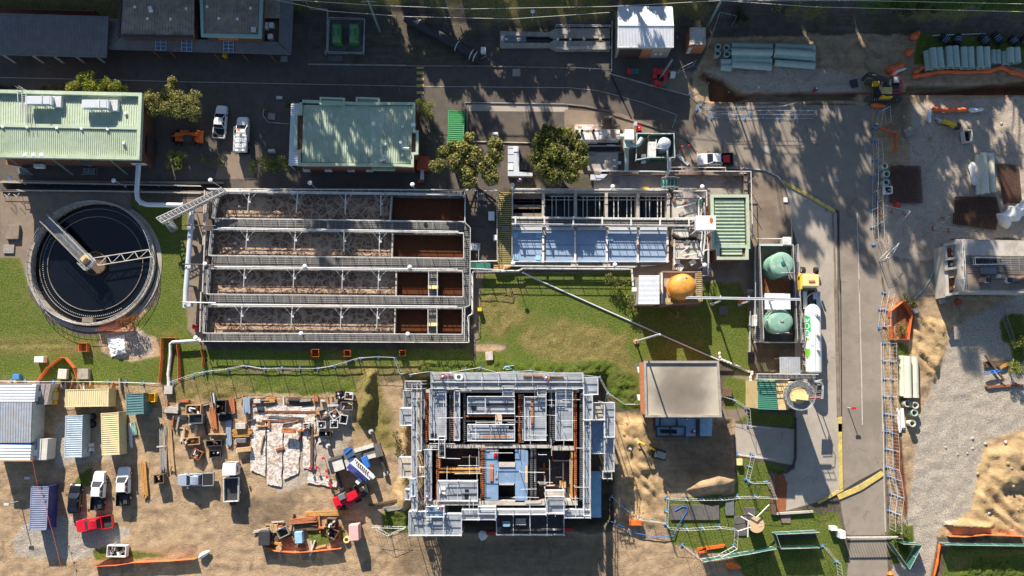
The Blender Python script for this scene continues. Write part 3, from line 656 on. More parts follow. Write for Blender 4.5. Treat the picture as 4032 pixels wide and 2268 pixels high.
for x in(120,520,1060,):
 p=P('B0',x,205,4.6);b=MB();b.bar((p.x-.3,p.y+.35,5.2),(p.x+.4,p.y-.9,0.2),.14);b.build('stay','pole_green',t)
for x in(250,330,405):vent(t,'B0',x,152,zr+.3,.5,'plastic_white',.35,'wall_light')
p=P('B0',362,248,2.4);MB().box(p.x,p.y,1.7,1.4,.5,.7).build('air_conditioner','plastic_white',t)
for x0,x1 in((60,200),(760,880)):
 a,c=P('B0',x0,215,3.2),P('B0',x1,240,3.2);MB().bar(a,c,.6,.08).build('awning','timber_red' if x0<100 else 'galv_dark',t)
for x in(270,900):
 b=MB()
 for dx in(-110,-60,0,30):b.tube([P('B0',x+dx*.9,265,1.3),P('B0',x+dx*.9-10,320,1.0),P('B0',x+dx*.9-10,325,0)],.035,4)
 a,c=P('B0',x-130,330,1.0),P('B0',x+20,330,1.0);b.tube([a,c],.035,4);b.prism(PL('B0',[(x-110,270),(x,270),(x,320),(x-110,320)],.4),0,.4);b.build('door_steps','galv_dark',t)
b=MB();b.prism(PL('A0',[(1385,1330),(1480,1330),(1478,1420),(1385,1420)],0.2),0,2.4);
p=P('B0',1445,130,2.2)
for y0 in(30,110):a,c=P('B0',1400,y0,3),P('B0',1478,y0+20,1.2)
wall_e=q4[1];
b=MB();a=Z(q4[1].lerp(q4[2],.55),0);c=Z(q4[1].lerp(q4[2],.85),0);b.bar((a.x-.1,a.y,1.7),(c.x-.1,c.y,1.7),.2,3.0);b.build('roller_door','door_brown',t)
# ---------------- central sage roofed building ----------------
zr=4.5
ring_=[('A1',935,968),('A1',1123,975),('A1',1345,985),('A1',1465,990),('A1',1675,990),('A2',74,992),('A2',72,1255),('A2',106,1258),('B2',104,135),('B2',62,140),('B2',60,255),('B1',1810,245),('B1',920,238),('B1',918,115),('B1',885,115),('A1',888,1090),('A1',935,1085)]
q4=[P(q,x,y,zr)for q,x,y in ring_]
t=base('switchroom_building','square brick building with sage green ribbed roof in the middle','building',q4)
MB().prism(q4,0,zr-.1).build('wall','brick',t)
rr_=[P('A1',955,1000,zr),P('A2',60,1010,zr),P('B2',50,225,zr),P('B1',940,215,zr)]
a=rr_
sheet_roof(t,Z(a[0],zr+.1),Z(a[1],zr+.1),Z(a[2],zr),Z(a[3],zr),'sage_roof',.34,.08)
parapet(t,q4,zr-.1,.38,.5,'sage_roof')
for x0,x1 in((1123,1345),(1465,1675)):
 c=PL('A1',[(x0,940),(x1,948),(x1,1000),(x0,995)],zr);b=MB();b.ribbed(Z(c[0],zr+.15),Z(c[1],zr+.15),Z(c[2],zr+.1),Z(c[3],zr+.1),.34,.07);b.prism(c,zr-.6,zr+.05);b.build('dormer_roof','sage_roof',t);parapet(t,c,zr-.1,.25,.6,'sage_roof')
c=PL('B1',[(1605,235),(1825,240),(1822,292),(1603,288)],zr-.6);b=MB();b.ribbed(c[0],c[1],c[2],c[3],.34,.07);b.prism(c,zr-1,zr-.66);b.build('porch_roof','sage_roof',t)
c=[P('A1',836,984,3.6),P('A1',930,984,3.8),P('B1',915,245,3.8),P('B1',812,245,3.6)];sheet_roof(t,c[0],c[3],c[2],c[1],'zinc_roof',.3,.06,'side_roof')
for k in(.02,.35,.68,.98):v=c[0].lerp(c[3],k);MB().box(v.x+.1,v.y,0,.1,.1,3.5).build('post','white_paint',t)
c=[P('A1',1590,1020,zr+.12),P('A1',1720,1020,zr+.12),P('B1',1705,225,zr+.1),P('B1',1590,225,zr+.1)];MB().hexa([v-Vector((0,0,.05))for v in c[::-1]],[v+Vector((0,0,.05))for v in c[::-1]]).build('flat_sheet','sage_roof',t)
for q,x,y in(('A1',1733,1376),('A1',1898,1208),('B1',1895,148)):vent(t,q,x,y,zr+.1)
p=P('A1',1622,1180,5.2);b=MB();b.cyl(p.x,p.y,zr,5.4,.14,10);b.cyl(p.x,p.y,5.3,5.5,.3,12);b.build('flue','plastic_white',t)
for pts in([('B1',1710,160),('B1',1735,185),('B1',1680,195)],[('B1',1880,30),('B1',1900,80),('B2',25,85)],[('B1',1735,160),('B1',1760,215)]):
 b=MB();b.tube([P(q,x,y,5.4)for q,x,y in pts],.2,8);v=P(*pts[0],5.4);b.cyl(v.x,v.y,4.6,5.9,.22,10);b.build('fan_duct','white_paint',t)
for x in(985,1192,1407,1582):
 p=P('B1',x,285,1.6);MB().box(p.x,p.y,1.2,1.0,.55,.75).build('air_conditioner','white_paint',t)
p=P('A2',70,1200,4.2);b=MB();b.box(p.x,p.y,zr,.6,.5,.5);b.build('siren_box','plastic_white',t)
# ---------------- white roofed workshop and brick hut at the top ----------------
def shed(name,label,q,pts,zt,wall,roofm,pitch=.3,ridge=None,z0=0,axis=0,eave=.2):
 r=PL(q,pts,zt);t=base(name,label,'shed',r,z0)
 MB().prism(inset(r,eave),z0,zt-.08).build('wall',wall,t)
 if ridge is not None:
  m0=r[0].lerp(r[3],ridge)+Vector((0,0,.5));m1=r[1].lerp(r[2],ridge)+Vector((0,0,.5))
  sheet_roof(t,r[0],r[1],m1,m0,roofm,pitch,.05);sheet_roof(t,m0,m1,r[2],r[3],roofm,pitch,.05)
  MB().bar(m0+Vector((0,0,.06)),m1+Vector((0,0,.06)),.3,.06).build('ridge_cap',roofm,t)
 elif axis==0:sheet_roof(t,r[0],r[1],r[2],r[3],roofm,pitch,.05)
 else:sheet_roof(t,r[0],r[3],r[2],r[1],roofm,pitch,.05)
 return t,r
t,r=shed('workshop','tall shed with white roof dappled by tree shadows beside the bins','A3',[(78,58),(600,62),(610,445),(75,445)],4.6,'wall_beige','white_roof',.22,.5)
s=inset(r,.2);y_=s[3][1]-.03
for x0,x1,m,nm,zt in((.04,.46,'door_brown','roller_door',3.4),(.47,.66,'brick_orange','wall_panel',3.2)):
 a=s[3][0]+(s[2][0]-s[3][0])*x0;c=s[3][0]+(s[2][0]-s[3][0])*x1;MB().bar((a,y_,zt/2),(c,y_,zt/2),.06,zt).build(nm,m,t)
b=MB();b.bar(r[3]+Vector((0,-.05,-.05)),r[2]+Vector((0,-.05,-.05)),.16,.2);b.build('gutter','white_paint',t)
for x in(440,485):p=P('A3',x,535,2.0);MB().box(p.x,y_-.1,1.8,.45,.2,.35).build('wall_light','white',t)
t,r=shed('brick_hut','small orange brick hut with flat white roof near the pole','A3',[(765,262),(912,262),(915,425),(765,425)],3.2,'brick_orange','plank',.45,None,0,1,-.12)
b=MB();b.bar(Z(r[3],1.5)+Vector((-.05,-.2,0)),Z(r[3],1.5)+Vector((.5,-.2,0)),.08,2.4);b.build('door','offwhite',t)
# ---------------- grit channel, big black pipe, transformer kiosks ----------------
ch=[(890,295),(1355,305),(1420,270),(1935,270),(1935,470),(1420,472),(1355,435),(890,440)]
o_=PL('A2',ch,.9);t=base('grit_channel','raised concrete channel with open slot and handrail by the road','channel',o_)
a=rect('A2',935,335,1440,405,.9)
def strip(q,pts,z0,z1,nm,m,par):return MB().prism(PL(q,pts,z1),z0,z1).build(nm,m,par)
strip('A2',[(890,295),(1355,305),(1355,340),(890,335)],0,.9,'wall','concrete',t);strip('A2',[(890,405),(1355,408),(1355,437),(890,440)],0,.9,'wall','concrete',t)
strip('A2',[(890,336),(935,336),(935,404),(890,404)],0,.9,'wall','concrete',t)
strip('A2',[(1356,305),(1420,270),(1440,270),(1440,372),(1410,372),(1356,340)],0,.9,'wall','concrete',t)
strip('A2',[(1356,437),(1420,472),(1440,472),(1440,376),(1410,376),(1356,410)],0,.9,'wall','concrete',t)
strip('A2',[(1441,270),(1935,270),(1935,362),(1441,362)],0,.9,'wall','concrete',t);strip('A2',[(1441,388),(1935,388),(1935,470),(1441,472)],0,.9,'wall','concrete',t)
strip('A2',[(936,342),(1140,342),(1140,402),(936,402)],0,.75,'cover_plate','galv_dark',t);strip('A2',[(1141,336),(1440,336),(1440,405),(1141,405)],0,.25,'water','water_black',t);strip('A2',[(1441,364),(1935,364),(1935,387),(1441,387)],0,.4,'water','water_black',t)
for x in(910,950,1073,1440,1558,1690,1845):p=P('A2',x,372,1.0);MB().box(p.x,p.y,.9,.38,.32,.14).build('hatch','white_paint',t)
railing(t,PL('A2',[(1420,262),(1935,268)],.9));railing(t,PL('A2',[(1422,475),(1935,470)],.9))
b=MB();pp=[P('A2',0,165,.9),P('A2',120,240,.9),P('A2',440,410,.8),P('A2',690,555,.7)];t=base('outfall_pipe','large black pipe with white collars running diagonally beside the road','pipe',pp,0)
b.tube(pp,.78,16);b.build('barrel','steel_dark',t,smooth=True)
for k,(x,y)in enumerate(((118,235),(484,437),(620,520),(655,540))):
 c=P('A2',x,y,.85);d=(pp[2]-pp[1]).normalized();MB().tube([c-d*.06,c+d*.06],.84,18).build('collar','white_paint',t)
b=MB();b.prism(seg('A2',0,205,700,600,12,.3),0,.3);b.build('kerb_edge','concrete_dark',t)
gr_='green cabinets on a fenced pad'
for x0,lab in((1225,'green slatted kiosk cabinet, left one of the fenced pair'),(1385,'green slatted kiosk cabinet, right one of the fenced pair')):
 tp=PL('A1',[(x0,218),(x0+85,218),(x0+82,400),(x0,400)],1.9);t=base('kiosk_cabinet',lab,'cabinet',tp,0,gr_)
 b=MB();b.prism(tp,.15,1.65);b.build('body','green_box',t);b=MB();lo=[Z(v,1.65)for v in tp[::-1]];hi=[Z(v,1.95)for v in inset(tp,.35)][::-1];b.hexa(lo,hi);l_=b.build('lid','green_box',t)
 for dx in(10,62):
  a=P('A1',x0+dx,270,1.9),P('A1',x0+dx,345,1.9);MB().bar(a[0]+Vector((0,0,-.03)),a[1]+Vector((0,0,-.03)),.3,.2).build('grille','green_dark',l_)
 MB().prism(PL('A1',[(x0-10,205),(x0+100,205),(x0+100,430),(x0-10,430)],.15),0,.15).build('plinth','concrete_dark',t)
pad=PL('A1',[(1210,195),(1545,200),(1535,525),(1195,520)]);tag(MB().prism(pad,0,.06).build('pad','concrete_dark'),'gravelly concrete pad under the two green cabinets','pad')
def postrail(name,label,pts,h=1.1,m='galv',post=2.2):
 t=base(name,label,'fence',pts,pts[0][2]);railing(t,pts,h,.04,m,post);return t
postrail('pipe_fence','low pipe rail fence around the green cabinets',PL('A1',[(1210,195),(1545,205),(1535,525),(1195,520),(1210,195)]))
postrail('pipe_rail','bent white pipe handrail left of the green cabinets',PL('A1',[(985,25),(1020,100),(1195,118),(1190,490),(1172,530)]))
t=base('steel_rail','white square rail crossing beside the workshop and road edge','rail',PL('A2',[(1560,640),(1932,655)]),0)
b=MB();b.tube([P('A2',1560,640,1),P('A3',20,660,1),P('A3',25,200,1)],.07,6)
for q,x,y in(('A2',1560,640),('A2',1750,648),('A3',20,660),('A3',23,430)):p=P(q,x,y,1);b.tube([p,Z(p,0)],.07,6)
b.build('tube','white_paint',t)
p=P('A2',732,472,1.5);t=thing('control_box','white control box on a stand at the lower end of the black pipe','cabinet',(p.x,p.y,0));b=MB();b.box(p.x,p.y,.7,.75,.85,.8);b.build('body','white',t);b=MB();b.box(p.x,p.y,0,.1,.1,.7);b.tube([(p.x+.3,p.y-.3,.9),(p.x+.4,p.y-.6,.5),(p.x-.4,p.y-.9,.2)],.04,5);b.build('stand','galv',t)
# ---------------- round settling tank ----------------
t=thing('settling_tank','large round settling tank of black water with a half bridge','tank',(CLX,CLY,0))
b=MB();b.ring(CLX,CLY,-2.6,.6,9.05,9.35,96);b.build('wall','concrete',t,smooth=True)
b=MB();b.ring(CLX+.25,CLY-.35,-.1,.06,9.3,9.95,96,R(-200),R(60));b.build('apron','concrete',t)
b=MB();b.cyl(CLX,CLY,-2.0,-.6,9.06,96);b.build('water','water_black',t)
for r0,r1,z1,m in((8.3,8.36,-.45,'timber_grey'),(7.1,7.16,-.4,'timber_grey'),(7.75,8.28,-.62,'steel_dark')):
 b=MB();b.ring(CLX,CLY,-.9,z1,r0,r1,96);b.build('launder',m,t,smooth=True)
b=MB()
for k in range(70):
 a=R(150)+k*R(2.2);b.box(CLX+7.9*math.cos(a),CLY+7.9*math.sin(a),-.62,.1,.1,.06)
b.build('weir_teeth','offwhite',t)
pts=[Vector((CLX+9.15*math.cos(a),CLY+9.15*math.sin(a),.6))for a in np.linspace(R(-215),R(128),60)]
railing(t,pts,1.0,.03,'galv',9);
b=MB()
for a in np.linspace(R(-215),R(128),30):v=Vector((CLX+9.15*math.cos(a),CLY+9.15*math.sin(a),.6));b.tube([v,v+Vector((0,0,1))],.03,4)
b.build('rail_posts','galv',t)
b=MB();b.cyl(CLX,CLY,-2,-.5,1.75,28);b.ring(CLX,CLY,-1,-.1,1.65,1.8,28);b.build('centre_well','timber_dark',t)
A0_=P('B0',447,757,1.3);C0_=P('B0',885,1205,1.3);d=(C0_-A0_).normalized();nn=Vector((-d.y,d.x,0))
b=MB();b.bar(A0_+Vector((0,0,-.1)),C0_+Vector((0,0,-.1)),1.2,.14);brd=b.build('bridge','galv_dark',t)
for s_ in(-1,1):
 railing(t,[A0_+nn*.68*s_,C0_+nn*.68*s_],1.05,.035,'plank',1.6)
 MB().bar(A0_+nn*.72*s_+Vector((0,0,-.15)),C0_+nn*.72*s_+Vector((0,0,-.15)),.08,.25).build('girder','galv_dark',t)
b=MB();e=C0_-d*1.6
railing(t,[e+nn*1.0,C0_+nn*1.0,C0_-nn*1.0,e-nn*1.0],1.05,.04,'galv',1);b.box(e.x,e.y,1.3,1.2,1.2,.12,math.atan2(d.y,d.x));b.box(e.x,e.y,1.4,.5,.7,.7,math.atan2(d.y,d.x));b.build('drive_head','cream',t)
a1,a2,c1,c2=P('B0',890,1125,.5),P('B0',1412,1045,.5),P('B0',935,1195,.5),P('B0',1447,1112,.5)
b=MB();b.bar(a1,a2,.12);b.bar(c1,c2,.12)
for k in range(5):
 u,v=k/4,(k+1)/4;b.bar(a1.lerp(a2,u),c1.lerp(c2,u),.09)
 if k<4:b.bar(a1.lerp(a2,v),c1.lerp(c2,u),.07)
b.bar(a2,a2.lerp(c2,1.4),.08);b.build('rotating_truss','plank',t)
b=MB();p=P('C0',835,385,.3);b.box(p.x,p.y,-.7,1.6,.8,1.1);b.build('outlet_box','concrete_brown',t)
# ---------------- lamps ----------------
def lamp(q,hx,hy,bx,by,bz=0,label='',head=.33,grp='white globe lamps along the tanks',bq=None):
 p=P(bq or q,bx,by,bz);z=max(bz+1.2,top_z(p,q,hx,hy));t=thing('lamp_post',label,'lamp',p,grp)
 MB().cyl(p.x,p.y,bz,z,.055,8,r2=.04).build('pole','galv',t);MB().cyl(p.x,p.y,bz,bz+.12,.14,8).build('foot','galv',t)
 b=MB();b.ball((p.x,p.y,z),head,head,head*.45,16,8);b.build('lamp_head','plastic_white',t,smooth=True)
lamp('B0',95,357,240,420,0,'globe lamp nearest the left edge, by the long pipe trench')
lamp('B0',1083,381,1195,445,0,'globe lamp by the trench left of the big white bent pipe')
lamp('B1',70,383,175,455,0,'globe lamp beside the folded white walkway at the tank corner')
lamp('B1',1020,404,1075,468,0,'globe lamp on the dark path below the wall air conditioners')
lamp('B2',62,425,88,485,0,'globe lamp on the dark path below the rusty red chute')
lamp('B1',975,1193,985,1215,1.25,'globe lamp on the second tank walkway')
lamp('B1',18,1180,60,1198,1.25,'globe lamp at the left end of the second tank walkway')
lamp('B2',40,1208,42,1222,1.25,'globe lamp at the right end of the second tank walkway')
lamp('C1',940,505,950,520,1.25,'globe lamp halfway along the lowest tank rail')
lamp('C2',22,510,24,525,1.25,'globe lamp at the right end of the lowest tank rail')
lamp('B2',1020,430,1008,460,.6,'globe lamp at the corner by the aluminium covers')
lamp('B3',30,445,16,475,.6,'globe lamp at the steps above the right hand tanks')
lamp('B3',885,450,830,500,.6,'globe lamp above the boxy inlet works with yellow bin')
lamp('B2',1017,1175,1015,1195,1.0,'globe lamp at the lower corner of the blue tank covers')
lamp('B3',45,1183,38,1205,1.0,'globe lamp at the middle of the rail below the blue covers')
lamp('B3',905,1193,845,1228,.3,'globe lamp beside the pipes above the orange tank')
lamp('A2',1205,107,1195,215,0,'lone globe lamp above the grit channel',grp='lamps by the road')
lamp('C0',1902,492,1890,560,.3,'globe lamp at the lower left tank corner above the red box')
# ---------------- aeration tank ----------------
ZT,ZW=1.25,.15
outer=PL('B1',[(60,480),(350,488)],ZT)+PL('B2',[(563,490),(563,800),(612,850)],ZT)+PL('C2',[(632,0),(632,330),(588,340),(588,603)],ZT)+PL('C1',[(-12,592),(-12,220)],ZT)+[P('B1',18,700,ZT)]
B1_=[P('B1',165,515,ZT),P('B2',556,548,ZT),P('B2',556,785,ZT),P('B1',110,752,ZT)]
B2_=[P('B1',105,868,ZT),P('B2',545,905,ZT),P('B2',545,1130,ZT),P('B1',82,1103,ZT)]
B3_=[P('B1',75,1235,ZT),P('B2',538,1262,ZT),P('C2',540,165,ZT),P('C1',62,140,ZT)]
B4_=[P('C1',45,265,ZT),P('C2',535,285,ZT),P('C2',532,520,ZT),P('C1',30,508,ZT)]
t=base('aeration_tank','big four lane aeration tank with foaming brown water and grated walkways','tank',outer)
NW,NE=outer[0],P('B2',563,490,ZT);W=MB();K=MB()
def slab(pts,top=ZT):
 W.prism(pts,-.2,top-.05);K.prism(pts,top-.05,top)
E1,E2=P('B2',608,850,ZT),P('C2',605,250,ZT)
rows=[B1_,B2_,B3_,B4_]
slab([outer[0],NE,B1_[1],B1_[0]])
slab([B1_[3],B1_[2],B2_[1],B2_[0]]);slab([B2_[3],B2_[2],B3_[1],B3_[0]]);slab([B3_[3],B3_[2],B4_[1],B4_[0]])
SW,SE=P('C1',-12,592,ZT),P('C2',588,603,ZT);slab([B4_[3],B4_[2],SE,SW])
for A_,w0,w1 in zip(rows,[outer[0],P('B1',35,865,ZT),P('B1',20,1230,ZT),P('C1',0,262,ZT)],[P('B1',50,752,ZT),P('B1',22,1103,ZT),P('C1',0,140,ZT),P('C1',-10,508,ZT)]):slab([w0,A_[0],A_[3],w1])
slab([B1_[1],NE,P('B2',563,800,ZT),B1_[2]]);slab([P('B2',545,900,ZT),P('B2',545,800,ZT),P('B2',565,800,ZT),E1,P('B2',608,1262,ZT),B3_[1],P('B2',545,1130,ZT)])
slab([B3_[1],P('B2',608,1262,ZT),E2,P('C2',560,270,ZT),B4_[1],P('C2',540,165,ZT)]);slab([B4_[1],P('C2',560,285,ZT),SE,B4_[2]])
W.build('tank_wall','concrete_dark',t);K.build('walkway','grating',t)
for i,A_ in enumerate(rows):
 u=.7 if i==0 else(.715 if i==1 else.735);sp0,sp1=A_[0].lerp(A_[1],u),A_[3].lerp(A_[2],u)
 if i>1:
  for(c0,c1)in(((218,300),)if i==2 else((212,296),)):
   yy=(-70,172)if i==2 else(280,528);c=[P('C2',c0,yy[0],ZT),P('C2',c1,yy[0],ZT),P('C2',c1,yy[1],ZT),P('C2',c0,yy[1],ZT)]
   MB().prism(c,-.2,ZT-.05).build('cross_wall','concrete_dark',t);MB().prism(c,ZT-.049,ZT+.004).build('cross_walkway','grating',t)
   for s_ in((c[0],c[3]),(c[1],c[2])):railing(t,s_,1.05,.045,'white_paint',1.5)
   v=c[0].lerp(c[3],.5);MB().box((c[0].x+c[1].x)/2,v.y-.4,ZT,1.5,.5,.5).build('gate_actuator','yellow_pale',t)
 MB().prism([A_[0],sp0,sp1,A_[3]],-.2,ZW).build('water','water_foam',t)
 MB().prism([sp0,A_[1],A_[2],sp1],-.2,ZW-.01).build('water','water_brown',t)
 MB().bar(sp0+Vector((0,0,-.5)),sp1+Vector((0,0,-.5)),.18,1.0).build('baffle','plank',t)
 inn=[A_[0]+Vector((-.1,.12,0)),A_[1]+Vector((.05,.12,0)),A_[2]+Vector((.05,-.1,0)),A_[3]+Vector((-.1,-.1,0))]
 railing(t,inn,1.05,.05,'white_paint',2.4,True)
 hd=[A_[0].lerp(A_[1],0.02)+Vector((0,.35,.75)),A_[0].lerp(A_[1],.98)+Vector((0,.35,.75))]
 MB().tube(hd,.085,8).build('air_header','white_paint',t)
 hx=[(440,425),(898,885),(1355,1350),(1690,1690)]if i==0 else([(422,408),(880,868),(1340,1338),(1680,1675)]if i==1 else([(397,385),(865,858),(1328,1322),(1672,1665)]if i==2 else[(370,360),(848,838),(1315,1307),(1660,1652)]))
 yy=[('B1',500,690),('B1',862,1045),('B1',1228,1400),('C1',258,440)][i]
 for k,(xa,xb)in enumerate(hx):
  a,c=P(yy[0],xa,yy[1]+k*5,ZT+.8),P(yy[0],xb,yy[2]+k*8,ZT+.3);q_=MB();q_.tube([a,a.lerp(c,.5)+Vector((0,0,.1)),c,Z(c,ZW)],.085,8);dr=q_.build('drop_arm','white_paint',t)
  q_=MB();m_=a.lerp(c,.45);q_.tube([m_,a+Vector((-1.1,0,0))],.03,4);q_.tube([m_,a+Vector((1.1,0,0))],.03,4);q_.box(m_.x+.15,m_.y-.1,m_.z-.1,.3,.3,.25);q_.build('brace','galv',dr)
 v=A_[0].lerp(A_[3],.5)+Vector((1.9,.2,0));MB().ball((v.x+1,v.y,ZW+.1),.25,.25,.2,10,6).build('float_ball','offwhite',t)
er=[P('B2',563,490,ZT),P('B2',563,800,ZT),P('B2',612,850,ZT),P('C2',608,250,ZT),P('C2',560,272,ZT),P('C2',555,590,ZT)]
railing(t,er,1.05,.045,'white_paint',2)
railing(t,[SW,SE],1.05,.06,'white_paint',2.4);railing(t,[outer[0],NE],1.05,.05,'white_paint',2.4)
for a,c in((('B1',15,480),('B1',0,1000)),(('B1',35,500),('B1',-5,1449)),(('C1',-20,120),('C1',-30,500))):MB().tube([P(*a,2.0),P(*c,2.0)],.12,8).build('air_main','plank',t)
st_=[P('B2',612,985,ZT),P('B2',700,990,.3)]
b=MB()
for k in range(6):a=P('B2',620+k*15,990,ZT-k*.18);c=P('B2',620+k*15,1045,ZT-k*.18);b.bar(a,c,.2,.05)
b.bar(P('B2',612,985,ZT),P('B2',702,990,.2),.06,.2);b.bar(P('B2',612,1048,ZT),P('B2',700,1052,.2),.06,.2);b.build('steps','galv',t)
railing(t,PL('B2',[(690,1055),(690,1160),(860,1158)],.3),1.0)
def pipeline(name,label,pts,r,m,cat='pipe',n=12,cap=None):
 pts=[Vector(p)for p in pts];o=MB();o.tube(pts,r,n);return tag(o.build(name,m,None,smooth=True),label,cat)
t=thing('air_pipe','fat white air pipe bending from the left building to the tanks','pipe',P('B0',1310,600,0))
el=[P('B0',1318,240,3.0),P('B0',1300,500,2.2),P('B0',1310,565,2.1),P('B0',1345,600,2.0),P('B0',1400,618,2.0),P('B0',1740,624,2.0)]
MB().tube(el,.36,16).build('barrel','zinc_roof',t,smooth=True)
c=P('B0',1320,238,3.0);MB().box(c.x,c.y+.1,2.5,2.0,.12,1.0).build('wall_plate','plastic_white',t)
for k in(3,5):v=el[k];dd=(el[k]-el[k-1]).normalized();MB().tube([v-dd*.05,v+dd*.05],.45,16).build('flange','galv',t)
b=MB();v=P('B0',1305,470,2);b.box(v.x,v.y,-.1,.5,.2,1.9);b.build('support','concrete',t);b=MB();v=P('B0',1600,624,2);b.box(v.x,v.y,0,.2,.5,1.7);b.build('support','concrete',t)
t=thing('air_pipe','long fat white pipe running down beside the left end of the tanks','pipe',P('B0',1800,1000,0));MB().tube([P('B0',1828,660,2.0),P('B0',1798,1050,2.0),P('C0',1768,100,2.0),P('C0',1762,270,2.0)],.37,16).build('barrel','zinc_roof',t,smooth=True)
for y in(812,1183,1545):
 a,c=P('B0',1735,y,2.6),P('B1',120,y+8,2.6);MB().tube([a,c],.09,8).build('branch_pipe','steel_dark' if y<1500 else 'galv',t);v=P('B0',1800,y+25,2.5);MB().box(v.x,v.y,1.6,.5,.5,1.1).build('valve','galv',t)
for q,y in(('B0',750),('B0',1000),('C0',60)):v=P(q,1810,y,1.8);MB().box(v.x,v.y,0,.6,.15,1.7).build('support','galv_dark',t)
pipeline('drain_pipe','white pipe leaving the lower left tank corner then dropping over the grass to a pit',[P('C1',-20,580,.9),P('C0',1640,598,.9),P('C0',1622,610,.5),P('C0',1622,720,.25),P('C0',1600,900,.2),P('C0',1608,1010,.2)],.24,'white_paint')
p=P('C0',1598,1050,.6);t=thing('pit','square concrete pit with pale lid at the end of the drain pipe','pit',p*1);t.location.z=0;b=MB();b.box(p.x,p.y,0,1.15,1.15,.5);b.build('wall','concrete',t);b=MB();b.box(p.x,p.y,.5,1.2,1.2,.07);b.build('lid','concrete_pale',t)
def lattice(name,label,pts_a,pts_b,m='galv',bar=.05,bays=9,ht=.6,cat='walkway'):
 t=thing(name,label,cat,Vector(((pts_a[0]+pts_b[1]).x/2,(pts_a[0]+pts_b[1]).y/2,0)))
 b=MB();up=Vector((0,0,ht))
 for o in(Vector((0,0,0)),up):
  b.bar(pts_a[0]+o,pts_a[1]+o,bar*1.4);b.bar(pts_b[0]+o,pts_b[1]+o,bar*1.4)
 for k in range(bays+1):
  u=k/bays;a,c=pts_a[0].lerp(pts_a[1],u),pts_b[0].lerp(pts_b[1],u);b.bar(a,c,bar);b.bar(a+up,c+up,bar);b.bar(a,a+up,bar);b.bar(c,c+up,bar)
  if k<bays:v=(k+1)/bays;b.bar(a,pts_b[0].lerp(pts_b[1],v),bar*.8);b.bar(a,pts_a[0].lerp(pts_a[1],v)+up,bar*.8)
 b.build('lattice',m,t);return t
t=lattice('access_boom','white lattice walkway boom angled across the upper left tank corner',(P('B0',1510,755,3.0),P('B1',190,470,3.0)),(P('B0',1560,800,3.0),P('B1',220,505,3.0)),'galv',.07,18,.9)
a=MB();a.bar(P('B0',1535,780,3.05),P('B1',205,488,3.05),1.0,.05);a.build('deck','grating',t)
b=MB()
for q,x,y in(('B0',1560,790),('B0',1800,670),('B1',60,530),('B1',200,480)):p=P(q,x,y,3.0);b.bar(Z(p,0),p,.12)
b.build('support_frame','galv',t)
t=lattice('lattice_stair','small white lattice stair hanging off the boom over the grass',(P('B0',1580,790,2.6),P('B0',1640,880,.3)),(P('B0',1640,770,2.6),P('B0',1695,850,.3)),'galv',.06,6,.9,'stair')
t=base('pipe_trench','long narrow walled pipe trench with handrails above the settling tank','trench',PL('G',[(15,455),(560,480)],0))
for y in(456,480):MB().bar(P('G',5,y,.15),P('G',565,y+4,.15),.3,.3).build('wall','concrete_brown',t)
MB().bar(P('G',15,467,-.9),P('G',560,470,-.9),.22).build('pipe','steel_dark',t)
railing(t,PL('B0',[(0,415),(700,428),(1930,452)],.3),1.0,.035,'offwhite',3.2);railing(t,PL('B0',[(190,492),(1000,500),(1930,520)],.3),1.0,.035,'offwhite',3.2)
b=MB()
for x in(40,130):b.tube([P('B0',x,520,.9),P('B0',x+30,540,1.2),P('B0',x+50,510,.9),P('B0',x+50,560,.2)],.04,5)
b.build('grab_rails','offwhite',t)
# ---------------- right hand tank block: open chambers above, blue covers below ----------------
ZB=.95
t=base('sedimentation_tank','right hand tank block with open dark chambers above and blue covers below','tank',PL('B2',[(1000,480),(1930,1200)],0))
def b2(x,y,z=ZB):return P('B2',x,y,z)
ys0,ys1,ym,yb0,yb1=498,742,815,868,1165
W=MB()
W.prism([b2(1002,478),b2(1932+560,478),b2(1932+560,505),b2(1002,505)],-4.2,ZB)
W.prism([b2(1002,745),b2(2490,745),b2(2490,830),b2(1002,830)],-4.2,ZB);W.prism([b2(1002,505),b2(1016,505),b2(1016,745),b2(1002,745)],-4.2,ZB)
for x in(1290,1595,1888,2190,2478):W.prism([b2(x,505),b2(x+28,505),b2(x+28,745),b2(x,745)],-4.2,ZB)
W.prism([b2(1002,831),b2(2490,831),b2(2490,1170),b2(1002,1170)],-.2,ZB-.25)
W.build('tank_wall','concrete_pale',t)
MB().prism([b2(1002,500,-1.6),b2(2490,500,-1.6),b2(2490,760,-1.6),b2(1002,760,-1.6)],-3.4,-1.6).build('water','water_black',t)
b=MB()
for y,z in((545,-.3),(640,-.3),(720,-.3)):b.bar(b2(1018,y,z),b2(1290,y,z),.55,.5)
b.build('baffle','concrete_brown',t);b=MB();b.bar(b2(1210,560,-.8),b2(1210,745,-.8),.25,.3);b.bar(b2(1040,590,-1),b2(1280,590,-1),.25,.3);b.build('channel','steel_dark',t)
for x0,x1 in((1330,1592),(1625,1886),(1918,2188),(2222,2470)):
 b=MB();n_=4
 for k in range(n_):x=x0+55+k*(x1-x0-60)/3.4-(20 if k%2 else 0);b.bar(b2(x,540,.3),b2(x,745,.3),.11)
 b.bar(b2(x0+30,540,.5),b2(x1,540,.5),.12);b.bar(b2(x0,572,.2),b2(x1,572,.2),.1);b.build('scum_pipes','offwhite',t)
